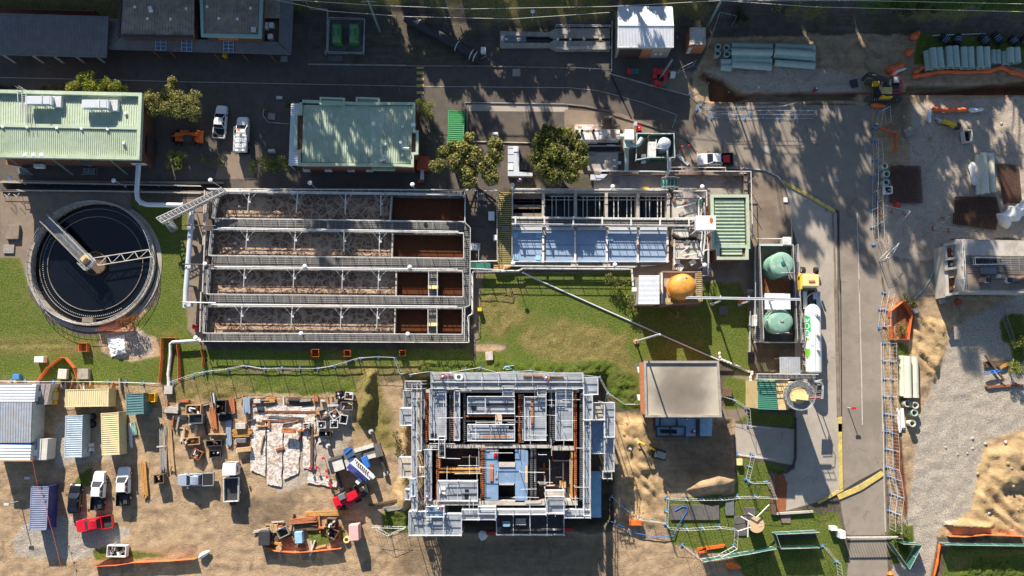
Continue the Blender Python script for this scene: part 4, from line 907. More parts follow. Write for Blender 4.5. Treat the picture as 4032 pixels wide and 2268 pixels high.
for k,(x0,x1)in enumerate(((1012,1290),(1328,1595),(1620,1895),(1922,2190),(2222,2480))):
 c=[b2(x0,yb0,ZB-.1),b2(x1,yb0,ZB-.1),b2(x1,yb1,ZB-.1),b2(x0,yb1,ZB-.1)];cv=MB().prism(c,ZB-.22,ZB-.1).build('cover','blue_cover',t)
 m_=c[0].lerp(c[3],.45);MB().bar(Vector((c[0].x,m_.y,ZB-.09)),Vector((c[1].x,m_.y,ZB-.09)),.04,.03).build('joint','steel_dark',cv)
 MB().prism([b2(x0,825),b2(x1,825),b2(x1,860,ZB),b2(x0,860,ZB)],ZB-.2,ZB).build('channel_cover','zinc_roof',t)
 for hx,hy in(((1042,905),(1258,908),(1042,1116),(1254,1120))if k==0 else(((x0+20,945),)if k==3 else())):p=b2(hx,hy,ZB);MB().box(p.x,p.y,ZB-.1,.75,.75,.1).build('hatch','pale_blue',cv)
for x in(1300,1605,1905,2200,2482):MB().bar(b2(x,870,ZB+.05),b2(x,1170,ZB+.05),.3,.3).build('beam','white_rust',t);
tb=thing('bridge_walkway','white braced gantry walkway over the middle of the right tank block','walkway',b2(1700,780,0))
zg=2.1;a0,a1_,c0,c1_=P('B2',1002,745,zg),P('B3',830,760,zg),P('B2',1002,808,zg),P('B3',830,826,zg)
b=MB();b.hexa([v+Vector((0,0,-.3))for v in(c0,c1_,a1_,a0)],[v+Vector((0,0,-.22))for v in(c0,c1_,a1_,a0)]);b.build('deck','grating',tb)
b=MB()
for p,q in((a0,a1_),(c0,c1_)):
 for z in(0,.5,1.0):b.bar(p+Vector((0,0,z-.1)),q+Vector((0,0,z-.1)),.09)
 for k in range(25):v=p.lerp(q,k/24);b.bar(v+Vector((0,0,-.25)),v+Vector((0,0,.95)),.07)
b.build('side_rails','white_paint',tb);b=MB()
for k in range(7):u=.02+k*.155;b.bar(a0.lerp(a1_,u)+Vector((0,.1,.95)),c0.lerp(c1_,u)+Vector((0,-.1,.95)),.22,.12);b.bar(Z(c0.lerp(c1_,u),0.9),c0.lerp(c1_,u)+Vector((0,0,.9)),.16)
b.build('frames','white_paint',tb)
for x in(1110,1345,1910,2100):
 a,c=b2(x,830,1.9),b2(x+30,870,1.0);MB().tube([a,c],.06,6).build('strut','offwhite',tb)
railing(t,[b2(1008,480),b2(2480,485)],1.05,.05,'white_paint',2.2,kick=True);railing(t,[b2(1005,485),b2(1005,1170)],1.05,.04,'white_paint',2.2)
railing(t,[b2(1010,1163,ZB),b2(2490,1163,ZB)],.6,.06,'white_paint',2.2)
a=[P('B2',930,1200,ZB),P('B3',235,1215,ZB)];b=MB();b.prism([P('B2',1005,1172,ZB),P('B3',560,1172,ZB),P('B3',560,1180,ZB),P('B3',235,1212,ZB),P('B2',1005,1205,ZB)],.1,ZB-.3);b.build('outlet_channel','concrete_dark',t);railing(t,[P('B2',935,1205,ZB),P('B3',235,1218,ZB)],1.05,.05,'white_paint',2.2)
for x in(1600,1905):p=b2(x,1192,ZB+.1);MB().box(p.x,p.y,.2,1.05,.7,ZB).build('box_cover','concrete_pale',t)
g_=[P('B2',875,500,.9),P('B2',1000,500,.9),P('B2',996,1190,.9),P('B2',870,1190,.9)]
t=base('grated_channel','yellow barred grating over a channel between the two tank blocks','channel',g_);MB().prism(g_,0,.84).build('wall','concrete_dark',t);MB().prism(g_,.84,.9).build('grating_deck','yellow_bars',t)
railing(t,[P('B2',862,495,.9),P('B2',866,1165,.9)],1.05,.045,'white_paint');p=P('B2',940,840,1);MB().box(p.x,p.y,.9,.95,.6,.1).build('hatch','galv_dark',t)
MB().prism(PL('B2',[(870,1192),(996,1192),(996,1205),(940,1230),(830,1225),(830,1190)],.9),0,.9).build('end_deck','timber_orange',t)
railing(t,PL('B2',[(560,490),(560,560)],.2));
for pts in([(562,488),(678,492),(680,580)],[(738,585),(738,492),(865,495)]):railing(t,PL('B2',pts,.2),1.0,.045,'white_paint',1.2)
t=base('platform','small green deck with white rails between the two tank blocks','platform',PL('B2',[(615,1170),(800,1225)],ZT));MB().prism(PL('B2',[(615,1168),(800,1172),(800,1228),(615,1225)],ZT),ZT-.2,ZT).build('deck','green_dark',t);railing(t,PL('B2',[(612,1165),(862,1160)],ZT),1.0,.05,'white_paint');railing(t,PL('B2',[(612,1232),(930,1245),(935,1205)],ZT),1.0,.05,'white_paint')
b=MB()
for k in range(5):p=P('B2',708,512+k*13,.75-k*.14);b.box(p.x,p.y,.6-k*.14,1.2,.22,.08)
tag(b.build('path_steps','concrete'),'short flight of steps between handrails on the dark path','steps')
for(x,y,w_,h_,lab)in((808,720,.9,1.2,'upper white cabinet beside the yellow barred deck'),(845,930,.55,.75,'lower small white box beside the yellow barred deck')):
 p=P('B2',x,y,1.4);tag(MB().box(p.x,p.y,.1,w_,h_,1.3).build('electrical_cabinet','white',None,bevel=.04),lab,'cabinet')
pipeline('outfall_line','twin white pipes running along the lower edge of both tank blocks',[P('C2',592,600,1.0),P('C2',590,350,1.0),P('C2',630,325,1.0),P('C2',630,-60,1.0),P('B2',640,1252,1.0),P('B2',1065,1250,1.0),P('B2',1110,1225,1.0),P('B3',120,1232,1.0),P('B3',210,1232,1.0),P('B3',225,1390,.8)],.16,'white_paint')
pipeline('ground_pipe','long thin white pipe crossing the grass diagonally from the tanks to the sandbags',[P('B2',1105,1262,.5),P('B2',1200,1310,.15),P('C3',0,310,.12),P('C3',500,530,.12),P('C3',1045,770,.12)],.11,'zinc_roof')
c=PL('B2',[(965,62),(1072,62),(1072,305),(1200,315),(1200,345),(965,345)],.9);t=base('channel_cover','bright aluminium L shaped channel cover between the two big trees','cover',c)
MB().prism(c,0,.82).build('wall','concrete',t);MB().prism(c,.82,.9).build('lid','zinc_roof',t)
for x0,y0,x1,y1 in((1020,65,1070,115),(968,240,1015,288)):MB().prism(rect('B2',x0,y0,x1,y1,.9),.9,1.0).build('hatch','white',t)
for y in(80,140,215):MB().bar(P('B2',968,y,.92),P('B2',1020,y,.92),.04,.03).build('joint','steel_dark',t)
b=MB();b.prism(PL('B3',[(-180,330),(-90,335),(-60,285),(10,285),(10,300),(-50,360),(-90,380),(-180,380)],.9),.2,.9);tag(b.build('channel_cover','zinc_roof'),'bent aluminium cover at the right foot of the darker big tree','cover')
b=MB();b.prism(rect('B2',1085,215,1150,285,.8),.0,.8);tag(b.build('pump_pit','steel_dark'),'dark square pit in the crook of the aluminium cover','pit')
# ---------------- plant east of the tanks ----------------
def vtank(name,label,q,x,y,z0,h,r,m,dome=.35,cat='tank',n=40):
 p=P(q,x,y,z0);t=thing(name,label,cat,p)
 b=MB();b.cyl(p.x,p.y,z0,z0+h,r,n);b.build('shell',m,t,smooth=True)
 b=MB();vs=[]
 for k in range(1,7):
  a=k/6*math.pi/2;rr=r*math.cos(a)+.001;vs.append((rr,z0+h+dome*math.sin(a)))
 prev=(r+.02,z0+h-.02)
 o=len(b.v);ring_=[prev]+vs;V=[]
 for rr,z in ring_:V+=[(p.x+rr*math.cos(2*math.pi*k/n),p.y+rr*math.sin(2*math.pi*k/n),z)for k in range(n)]
 b.add(V,[(i*n+k,i*n+(k+1)%n,(i+1)*n+(k+1)%n,(i+1)*n+k)for i in range(6)for k in range(n)])
 b.build('top',m,t,smooth=True)
 for z in(.02,h*.5,h-.1):MB().ring(p.x,p.y,z0+z,z0+z+.1,r,r+.05,n).build('band',m,t)
 return t,p
t,p=vtank('chemical_tank','upper green cylindrical tank in the walled bund beside the truck lane','X',1395,602,.3,3.9,1.72,'green_tank',.3)
MB().cyl(p.x+.1,p.y+.1,4.4,4.62,.3,12).build('manhole','green_dark',t);b=MB();b.tube([P('X',1510,415,4.7),P('X',1655,740,4.5)],.05,6);b.tube([P('X',1500,665,4.6),P('X',1660,670,4.6),P('X',1690,660,2.0)],.04,5);b.build('vent_pipe','galv',t)
t,p=vtank('chemical_tank','lower green cylindrical tank in the walled bund beside the truck lane','X',1376,1352,.3,3.9,1.72,'green_tank',.3)
MB().cyl(p.x+.1,p.y+.15,4.4,4.6,.28,12).build('manhole','green_tank',t);b=MB();b.tube([(p.x-.6,p.y-1.75,4.2),(p.x+1.2,p.y-1.6,4.2)],.04,5);b.tube([(p.x-1.8,p.y+.2,3.9),(p.x-1.2,p.y,4.3)],.06,5);b.build('vent_pipe','galv',t)
t,p=vtank('storage_tank','orange domed tank standing on a slatted bund near the grass','X',130,880,2.6,2.0,1.85,'orange_tank',1.1)
for q,x,y in(('X',212,725),('X',178,785),('X',165,860)):v=P(q,x,y,5.4);MB().cyl(v.x,v.y,5.0,5.6,.12,8).build('nozzle','offwhite',t)
MB().tube([P('X',190,890,5.2),P('X',205,990,5.2)],.11,8).build('outlet_pipe','orange_tank',t)
MB().ring(p.x,p.y,2.6,3.0,1.88,2.02,32).build('skirt_ring','orange_tank',t)
bd=[P('B3',500,1255,3.0),P('B3',872,1258,3.0),P('C3',880,205,3.0),P('C3',500,240,3.0)];t=base('bund','slatted timber edged bund under the orange tank','bund',bd)
MB().prism(bd,0,2.6).build('floor','concrete',t)
for i in range(4):a,c=bd[i],bd[(i+1)%4];MB().bar(Z(a,1.5),Z(c,1.5),.22,3.0).build('wall','concrete_brown',t)
b=MB()
for i in(1,2):
 a,c=bd[i],bd[(i+1)%4];n=int((c-a).length/.28)
 for k in range(n):v=a.lerp(c,k/n);d=Vector((-1,0,0))if i==1 else Vector((0,1,0));b.bar(v+Vector((0,0,.05)),v+d*.9+Vector((0,0,-.1)),.1,.06)
b.build('slats','yellow_paint',t)
c=[P('B3',280,1290,5),P('B3',475,1290,5),P('C3',475,236,5),P('C3',275,236,5)];t=base('dosing_shed','small shed with clean white roof left of the orange tank','shed',c);MB().prism(inset(c,.2),0,4.95).build('wall','concrete',t);sheet_roof(t,c[0],c[3],c[2],c[1],'white_roof',.18,.03)
MB().bar(P('B3',495,1265,3.6),P('C3',500,230,3.6),.28,.15).build('duct','white_paint',t)
b=MB()
for y in(1300,1360,1420):b.bar(P('B3',475,y,3.7),P('B3',505,y,3.6),.08)
b.build('brackets','galv',t)
v=P('C3',245,95,2.0);MB().box(v.x,v.y,1.4,.9,.6,.6).build('air_conditioner','plastic_white',t)
t=thing('pipe_bridge','long straight white pipe bridge from the orange tank over the grass to the truck','pipe',P('X',900,1010,0));a,c=P('X',205,995,5.2),P('X',1760,1022,5.2)
b=MB();b.tube([a,c],.07,6);b.tube([a+Vector((0,-.22,0)),c+Vector((0,-.22,0))],.07,6);b.bar(a+Vector((0,-.11,-.12)),c+Vector((0,-.11,-.12)),.3,.06);b.build('pipes','zinc_roof',t)
for bx,by in((565,1095),(935,1098),(1250,1080)):
 f=P('X',bx,by,0);u=(f.x-a.x)/(c.x-a.x);tp=a.lerp(c,u);b=MB();b.bar(f,(f.x,f.y,5.0),.22);b.bar((f.x,tp.y-.3,5.05),(f.x,tp.y+.3,5.05),.15,.1);b.cyl(f.x,f.y,0,.25,.3,10);b.build('post','galv',t)
bw=[P('X',1205,290,1.9),P('X',1655,292,1.9),P('C3',1785,600,1.9),P('C3',1462,598,1.9)]
t=base('tank_bund','long walled bund holding the two green tanks and a white canopy','bund',bw);MB().prism(bw,0,.3).build('floor','concrete_brown',t)
for i in range(4):a,c=bw[i],bw[(i+1)%4];MB().bar(Z(a,.95),Z(c,.95),.2,1.9).build('wall','green_dark' if i==0 else 'concrete_dark',t);
MB().prism([P('X',x,y,.31)for x,y in((1240,700),(1600,760),(1610,940),(1250,940))],.3,.31).build('rust_stain','rust',t)
railing(t,[bw[0],bw[3],bw[2],bw[1]],.35,.05,'galv',2,mid=False);MB().bar(bw[0],bw[1],.3,.12).build('coping','zinc_roof',t)
wk=[P('X',1130,320,1.4),P('X',1195,320,1.4),P('C3',1445,600,1.4),P('C3',1370,605,1.4)];MB().prism(wk,1.25,1.4).build('walkway','grating',t);railing(t,[wk[0],wk[3]],1.0,.04)
wk2=[P('X',1662,300,1.2),P('X',1705,300,1.2),P('C3',1812,600,1.2),P('C3',1787,600,1.2)];MB().prism(wk2,1.05,1.2).build('walkway','grating',t);railing(t,[wk2[1],wk2[2]],1.0,.04)
b=MB()
for k in range(8):b.bar(P('C3',1315,700+k*13,1.3-k*.17),P('C3',1380,700+k*13,1.3-k*.17),.26,.05)
b.build('steps','steel_dark',t);b=MB()
for k in range(7):b.bar(P('X',1045,905+k*15,1.3-k*.18),P('X',1130,905+k*15,1.3-k*.18),.2,.05)
b.build('steps','timber_grey',t);railing(t,[P('C3',1322,310,.3),P('C3',1318,690,.3)],1.0,.05,'galv')
c=PL('X',[(1280,948),(1625,950),(1632,1165),(1285,1165)],3.2);t=base('canopy','flat white ribbed canopy between the two green tanks','canopy',c);sheet_roof(t,c[0],c[1],c[2],c[3],'white_roof',.25,.03)
for v in inset(c,.4):MB().box(v[0],v[1],.3,.12,.12,2.85).build('post','galv',t)
for lab,x0,y0,x1,y1,z in(('white cabinet at the top corner of the green tank bund',1530,182,1645,290,2.2),('grey cabinet on the walkway beside the lower green tank',1140,1240,1178,1395,2.4)):
 c=PL('X',[(x0,y0),(x1,y0),(x1,y1),(x0,y1)],z);tag(MB().prism(c,z-1.6,z).build('electrical_cabinet','white_paint',None,bevel=.05),lab,'cabinet')
zr=4.3;c=PL('B3',[(970,540),(1305,540),(1318,1028),(1303,1030),(1303,1130),(1030,1130),(1028,1030),(985,1030)],zr);t=base('pump_house','pale green ribbed roof pump house between the tank blocks and the slab','building',c)
MB().prism(c,0,zr-.1).build('wall','brick',t);rr_=PL('B3',[(998,570),(1278,570),(1288,1000),(1008,1000)],zr+.05);sheet_roof(t,rr_[0],rr_[3],rr_[2],rr_[1],'sage_roof',.52,.14,duty=.4);rr_=PL('B3',[(1060,1030),(1260,1030),(1260,1095),(1060,1095)],zr+.05);sheet_roof(t,rr_[0],rr_[3],rr_[2],rr_[1],'sage_roof',.45,.1)
parapet(t,c,zr-.15,.42,.5,'sage_roof');c=PL('B3',[(988,1000),(1310,1000),(1310,1030),(988,1030)],zr+.1);MB().prism(c,zr-.1,zr+.25).build('roof_band','sage_roof',t)
c=PL('B3',[(822,722),(1010,722),(1015,858),(826,860)],6.4);t=base('lift_motor_box','tall white box with a rust patch on its lid beside the green roofed pump house','cabinet',c)
MB().prism(c,5.3,6.4).build('body','white',t,bevel=.05);v=P('B3',968,768,6.4);b=MB();b.ball((v.x,v.y,6.4),.26,.46,.02,14,4,.12);b.build('rust_patch','stain_rust',t)
for k in(0,1,2,3):v=inset(c,.3)[k];MB().box(v[0],v[1],.8,.16,.16,4.5).build('leg','galv',t)
t=thing('inlet_works','cluttered pale concrete inlet boxes with white pipework and platforms','tank',P('B3',740,800,0));
for pts,z,m in(([(600,560),(830,560),(830,750),(600,750)],1.3,'concrete_pale'),([(610,840),(750,840),(750,930),(690,930),(612,885)],1.7,'offwhite'),([(765,770),(860,770),(860,920),(765,920)],1.2,'concrete_pale'),([(625,960),(850,960),(850,1130),(625,1130)],1.4,'concrete_pale'),([(880,500),(960,500),(960,1300),(880,1300)],.3,'concrete'),([(600,1135),(870,1135),(870,1240),(600,1240)],.5,'concrete_brown'),([(610,498),(910,498),(910,555),(610,555)],.9,'concrete')):
 MB().prism(PL('B3',pts,z),0,z).build('chamber',m,t)
MB().prism(PL('B3',[(650,780),(740,780),(740,835),(650,835)],1.2),.1,.4).build('water','water_black',t)
rnd=random.Random(5)
for pts in([(600,500),(910,495),(915,640)],[(600,755),(850,755)],[(605,960),(605,1200)],[(625,1135),(870,1138)],[(930,1000),(930,1295),(880,1300)],[(860,560),(860,740)]):railing(t,PL('B3',pts,1.3),.95,.05,'white_paint',1.6)
for pts,r_ in(([(690,1105),(870,1080)],.09),([(690,1105),(675,1080),(740,1030)],.07),([(850,570),(850,760),(880,900),(860,1120)],.16),([(900,600),(910,900),(890,1130)],.12),([(850,1120),(910,1052),(985,1050),(1012,1075),(1015,1120)],.12),([(640,650),(820,600)],.06),([(870,940),(880,1180)],.14),([(930,820),(940,1290)],.06),([(735,470),(870,560)],.12)):MB().tube(PL('B3',pts,1.9),r_,8).build('pipe','galv',t)
for x,y,s_,h_,m in((685,705,.7,.5,'timber_grey'),(715,605,.5,.4,'red_steel'),(860,590,.5,.7,'galv'),(870,1100,.6,.9,'galv'),(735,975,.8,.4,'galv_dark'),(735,1020,.6,.5,'offwhite'),(650,1155,.8,.6,'white'),(800,1160,.9,.6,'white'),(680,1210,1.1,.4,'offwhite'),(610,580,.4,.5,'rust'),(860,930,.8,.8,'galv_dark'),(640,1000,.2,.3,'red')):v=P('B3',x,y,1.5);MB().box(v.x,v.y,1.2 if y<1135 else.4,s_,s_*.8,h_,rnd.uniform(0,1)).build('fitting',m,t)
tag(MB().box(*P('B3',822,485,.9)[:2],.3,.75,.6,.6,.1).build('tool_box','yellow'),'yellow box beside the lamp at the inlet works','box')
tag(MB().prism(PL('B3',[(305,448),(375,446),(376,474),(308,480)],.3),0,.35).build('plastic_box','yellow',None,bevel=.05),'flat yellow box lying on the sunken path','box')
t=base('retaining_wall','low concrete wall with pipe rails round the sunken path above the tanks','wall',PL('B3',[(0,320),(1310,560)],0))
for pts in([(-150,318),(560,322),(1270,330),(1300,330)],[(1285,330),(1290,545)]):
 for i in range(len(pts)-1):MB().bar(P('B3',*pts[i],.45),P('B3',*pts[i+1],.45),.5,.9).build('wall','concrete_brown',t)
MB().prism(PL('B3',[(-150,345),(1262,345),(1262,540),(960,540),(960,475),(-150,475)],.01),0,.012).build('path','concrete',t)
railing(t,PL('B3',[(-150,308),(385,312),(560,318)],.9),.9,.045,'galv',2.4)
b=MB();b.prism(PL('B3',[(490,378),(640,378),(640,462),(490,462)],1.3),1.15,1.3)
t=base('footbridge','short green arched footbridge with rails over the sunken path','bridge',PL('B3',[(490,378),(640,462)],0));b.build('deck','green_dark',t)
for y in(375,465):railing(t,PL('B3',[(485,y),(520,y-8),(610,y-8),(650,y)],1.3),.9,.045,'galv_dark',.9)
for x in(512,545,580,615):MB().bar(P('B3',x,380,1.35),P('B3',x,460,1.35),.06).build('cleat','galv',t)
t=thing('stair','short steel ladder stair down to the sunken path beside the lamp','stair',P('B3',50,380,0));b=MB()
for k in range(5):b.bar(P('B3',22,345+k*16,1.0-k*.2),P('B3',85,345+k*16,1.0-k*.2),.2,.05)
b.bar(P('B3',12,335,1.4),P('B3',10,425,.6),.07);b.bar(P('B3',95,330,1.4),P('B3',88,430,.6),.07);b.build('treads','galv_dark',t)
t=thing('pipe_gantry','white square pipe gantry running round the corner slab to the green tanks','pipe',P('B3',1350,500,0))
z=2.2
MB().tube(PL('B3',[(555,60),(560,298),(1345,302),(1362,940),(1640,942)],z),.075,6).build('pipe','white_rust',t);MB().tube(PL('B3',[(570,262),(1105,265),(1105,298)],z),.07,6).build('pipe','white_rust',t);MB().tube(PL('B3',[(1240,318),(1300,320)],1.5),.07,6).build('pipe','offwhite',t)
MB().tube([P('B3',575,175,2.0),P('B3',575,290,2.0),P('B3',530,370,.5)],.2,8).build('duct','offwhite',t)
for x0,y0,x1,y1 in((740,265,690,320),(922,265,860,330),(1100,265,1045,318),(1275,265,1215,322),(1385,355,1310,420),(1390,540,1315,600),(1380,745,1320,790),(1382,905,1325,935),(1490,940,1432,985)):
 f=P('B3',x1,y1,.2);h_=P('B3',x0,y0,z);b=MB();b.tube([f,(h_.x,h_.y,z)]if(h_-f).length<4 else[f,Z(f,z)],.055,6);b.build('post','galv',t)
def vbox(name,label,pts,z0,z1,m,cat,q='V',bev=.04):return tag(MB().prism(PL(q,pts,z1),z0,z1).build(name,m,None,bevel=bev),label,cat)
t=base('filter_unit','long box of white panels stained pink with two short stacks','filter',PL('V',[(220,308),(830,518)],0))
MB().prism(PL('V',[(222,310),(540,310),(542,518),(222,516)],2.3),.1,2.3).build('body','white_rust',t);MB().prism(PL('V',[(541,376),(830,378),(828,510),(543,508)],2.1),.1,2.1).build('body','white_rust',t)
for x in(340,430,595,675,765):MB().bar(P('V',x,312 if x<540 else 378,2.33),P('V',x,516 if x<540 else 508,2.33),.07,.06).build('joint','offwhite',t)
MB().bar(P('V',300,380,2.4),P('V',830,382,2.4),.06).build('joint','offwhite',t)
for x,y in((315,385),(472,382)):v=P('V',x,y,3.0);MB().hollow((v.x,v.y-.2,2.3),(v.x,v.y-.2,3.3),.2,.03).build('stack','steel_dark',t)
for x,y in((290,350),(395,405),(490,350)):v=P('V',x,y,2.3);MB().ball((v.x,v.y,2.302),.42,.25,.012,10,3,.25).build('stain','terracotta',t)
MB().prism(PL('V',[(700,380),(765,380),(760,500),(700,490)],2.12),2.1,2.115).build('stain','terracotta',t)
b=MB()
for a_,c_ in(((185,325),(185,520)),((595,220),(595,320)),((600,215),(735,215)),((735,215),(735,325)),((735,325),(835,325)),((835,325),(835,380)),((545,325),(600,325))):b.bar(P('V',*a_,.5),P('V',*c_,.5),.35,.5)
tag(b.build('kerb_wall','concrete_brown'),'stepped low concrete wall around the pink stained filter unit','wall')
t=base('filter_bay','dark recessed bay with pipes below the pink stained filter unit','bay',PL('V',[(250,530),(850,600)],0));MB().prism(PL('V',[(240,525),(840,525),(840,670),(330,670)],.02),0,.02).build('floor','steel_dark',t)
MB().bar(P('V',330,600,1.0),P('V',850,602,1.0),.12).build('pipe','offwhite',t);MB().bar(P('V',655,590,1.2),P('V',770,592,1.2),.1).build('pipe','white_paint',t)
vbox('fan_box','white cube shaped fan box joined to teal ducts',[(898,376),(1022,378),(1024,517),(897,515)],.8,2.9,'white','box')
vbox('control_box','small grey control box above the white fan box',[(1022,272),(1068,272),(1068,326),(1022,326)],.8,1.8,'galv','box')
v=P('V',1095,350,1.1);t=thing('fire_hose_reel','red hose reel drum beside the small grey control box','hose reel',v);t.location.z=0;MB().cyl(v.x,v.y,.1,1.0,.42,16).build('drum','red',t);MB().cyl(v.x,v.y,1.0,1.05,.12,3).build('marker','white',t)
t=thing('air_duct','thick teal duct dropping from the white fan box with a side branch','duct',P('V',925,700,0))
MB().tube([P('V',925,520,1.9),P('V',925,640,1.9)],.52,14,r2=.5).build('duct','pipe_green',t,smooth=True);MB().tube([P('V',925,630,1.8),P('V',925,700,1.2),P('V',920,940,.9)],.33,12).build('duct','pipe_green',t,smooth=True)
MB().tube([P('V',945,590,1.9),P('V',1050,592,1.9),P('V',1085,575,1.9),P('V',1130,500,1.8)],.36,12).build('branch','pipe_green',t,smooth=True);MB().tube([P('V',830,475,1.8),P('V',900,475,1.9)],.42,12).build('branch','pipe_green',t,smooth=True)
vbox('concrete_cover','flat grey concrete pit cover with two white hatches',[(385,690),(830,690),(800,935),(395,935)],0,.7,'concrete','cover',bev=0)
t=base('scrap_plates','loose grey plates and a motor on the flat pit cover','plates',PL('V',[(385,680),(890,800)],0),.7)
for x0,y0,x1,y1,m in((388,682,500,720,'timber_grey'),(400,742,510,800,'concrete'),(810,700,880,800,'steel_dark'),(738,780,775,808,'white'),(738,862,775,888,'white'),(800,810,850,850,'galv'),(485,905,540,960,'plank'),(550,905,600,960,'plank'),(645,905,680,960,'plank')):MB().prism(rect('V',x0,y0,x1,y1,.8),.705,.78).build('plate',m,t)
en=[P('V',1062,432,1.9),P('V',1565,435,1.9),P('V',1578,758,1.9),P('V',1235,758,1.9)];t=base('enclosure','green walled enclosure around the white domed vessel','enclosure',en)
for i,(a,c)in enumerate(((en[0],P('V',1232,432,1.9)),(P('V',1240,435,1.9),en[1]),(en[1],en[2]),(en[2],en[3]),(en[3],P('V',1050,790,1.9)),(P('V',1050,790,1.9),en[0]))):MB().bar(Z(a,.95),Z(c,.95),.1,1.9).build('panel','green_dark',t);MB().bar(a,c,.12).build('top_rail','galv',t)
for v in en+[P('V',1050,790,1.9)]:MB().box(v.x,v.y,0,.14,.14,1.95).build('post','galv',t)
t,p=vtank('vessel','white domed vessel inside the green walled enclosure','V',1400,625,.1,2.3,.88,'zinc_roof',.55)
vbox('stair_cover','white louvred box beside the white domed vessel',[(1218,545),(1320,545),(1322,750),(1218,750)],.3,1.9,'white_paint','box');vbox('small_tank','small white open tray at the enclosure gate',[(1120,712),(1185,712),(1190,828),(1122,828)],0,.9,'plastic_white','tray')
pipeline('riser_pipe','thin white pipe looping over the domed vessel',[P('V',1325,515,2.2),P('V',1325,635,2.2),P('V',1425,637,3.0)],.06,'white');pipeline('riser_pipe','straight pink streaked pipe down the right of the domed vessel',[P('V',1470,530,2.6),P('V',1480,940,2.2)],.07,'white_rust')
b=MB();b.prism(seg('V',1605,720,1765,855,45,.2),.05,.2);tag(b.build('steel_sheet','galv'),'pale steel sheet lying on the brown stained ground','sheet')
for k,(x,y,lab)in enumerate(((1678,615,'left red capped stand pipe on the stained circle'),(1770,600,'right red capped stand pipe by the curved kerb'))):
 v=P('V',x,y,1.0);t=thing('standpipe',lab,'standpipe',(v.x,v.y,0));MB().cyl(v.x,v.y,0,1.0,.06,8).build('stem','galv',t);MB().ball((v.x,v.y,1.05),.2,.2,.16,10,6).build('cap','red',t)
t=thing('debris','crumpled brown sack lying on the small slab above the path','sack',P('V',1045,840,0));v=P('V',1045,840,.4);b=MB();b.ico((v.x,v.y,.35),.38,.25);b.ico((v.x+.3,v.y+.1,.3),.25,.25);b.build('cloth','rust',t)
# ---------------- flat concrete roofed building ----------------
zr=5.2;c=PL('C3',[(335,785),(1028,785),(1055,1300),(348,1300)],zr);t=base('flat_roofed_building','square building with stained flat concrete roof and orange brick side','building',c)
MB().prism(PL('C3',[(352,800),(1010,800),(1038,1285),(362,1285)],zr),0,zr-.35).build('wall','brick_orange',t);
def stained_roof():
 m=bpy.data.materials.new('stained_roof');m.use_nodes=True;n=m.node_tree;p_=n.nodes["Principled BSDF"];p_.inputs["Roughness"].default_value=.85
 tc=n.nodes.new("ShaderNodeTexCoord");tx=n.nodes.new("ShaderNodeTexNoise");tx.inputs["Scale"].default_value=.35;tx.inputs["Detail"].default_value=7;g=n.nodes.new("ShaderNodeNewGeometry");lk(n,g.outputs["Position"],tx.inputs["Vector"])
 ds=n.nodes.new("ShaderNodeVectorMath");ds.operation='DISTANCE';lk(n,g.outputs["Position"],ds.inputs[0]);cc=cen(c);ds.inputs[1].default_value=(cc[0],cc[1]-.3,zr)
 a=n.nodes.new("ShaderNodeMath");a.operation='MULTIPLY_ADD';lk(n,tx.outputs["Fac"],a.inputs[0]);a.inputs[1].default_value=5;lk(n,ds.outputs["Value"],a.inputs[2])
 cr=n.nodes.new("ShaderNodeValToRGB");mr=n.nodes.new("ShaderNodeMapRange");lk(n,a.outputs[0],mr.inputs["Value"]);mr.inputs["From Min"].default_value=1;mr.inputs["From Max"].default_value=9;lk(n,mr.outputs[0],cr.inputs[0])
 e=cr.color_ramp.elements;e[0].position=.12;e[0].color=(.3,.21,.16,1);e[1].position=.85;e[1].color=(.46,.42,.34,1)
 x=cr.color_ramp.elements.new(.3);x.color=(.17,.145,.12,1);x=cr.color_ramp.elements.new(.55);x.color=(.25,.215,.175,1)
 lk(n,cr.outputs[0],p_.inputs["Base Color"]);return m
MB().prism(c,zr-.3,zr-.05).build('roof',stained_roof(),t);parapet(t,c,zr-.1,.32,.3,'concrete')
MB().prism(PL('C3',[(285,790),(338,785),(345,1290),(298,1272)],zr-1.2),3.5,zr-1.3).build('ledge','brick_orange',t)
for y0 in(832,1095):MB().prism(PL('C3',[(262,y0),(300,y0),(308,y0+56),(272,y0+56)],3),2.2,3).build('air_conditioner','white',t)
MB().bar(P('C3',292,890,3),P('C3',300,1260,3),.15).build('duct','white',t);v=P('C3',265,812,3.2);MB().box(v.x,v.y,2.9,.6,.5,.1).build('awning','galv_dark',t)
# ---------------- silo and lime building ----------------
t=thing('silo','round cream silo with circular cage rail, yellow motor and green lean-to roof','silo',P('C3',1690,1100,0))
v=P('C3',1795,1103,6.9);ZC=6.9;MB().cyl(v.x,v.y,0,ZC,1.9,40).build('shell','cream',t,smooth=True);b=MB();b.ring(v.x,v.y,ZC-.1,ZC+.05,1.2,2.0,40);b.build('rim','galv_dark',t);MB().cyl(v.x,v.y,ZC-.4,ZC-.05,1.3,30).build('hatch_plate','timber_grey',t)
b=MB()
for z in(ZC+.5,ZC+1):b.ring(v.x,v.y,z,z+.03,1.985,2.02,40)
for k in range(22):a=k/22*6.283;b.tube([(v.x+2*math.cos(a),v.y+2*math.sin(a),ZC),(v.x+2*math.cos(a),v.y+2*math.sin(a),ZC+1.05)],.018,4)
b.build('cage_rail','galv',t);b=MB();b.box(v.x+.3,v.y-.2,ZC,1.7,.8,.7,-.1);b.box(v.x-.6,v.y-.3,ZC,.5,1.0,.5,-.1);b.build('motor','yellow_pale',t);MB().tube([(v.x+1.2,v.y-.35,ZC+.5),(v.x+2.9,v.y-.3,ZC+.5)],.12,8).build('pipe','red_steel',t)
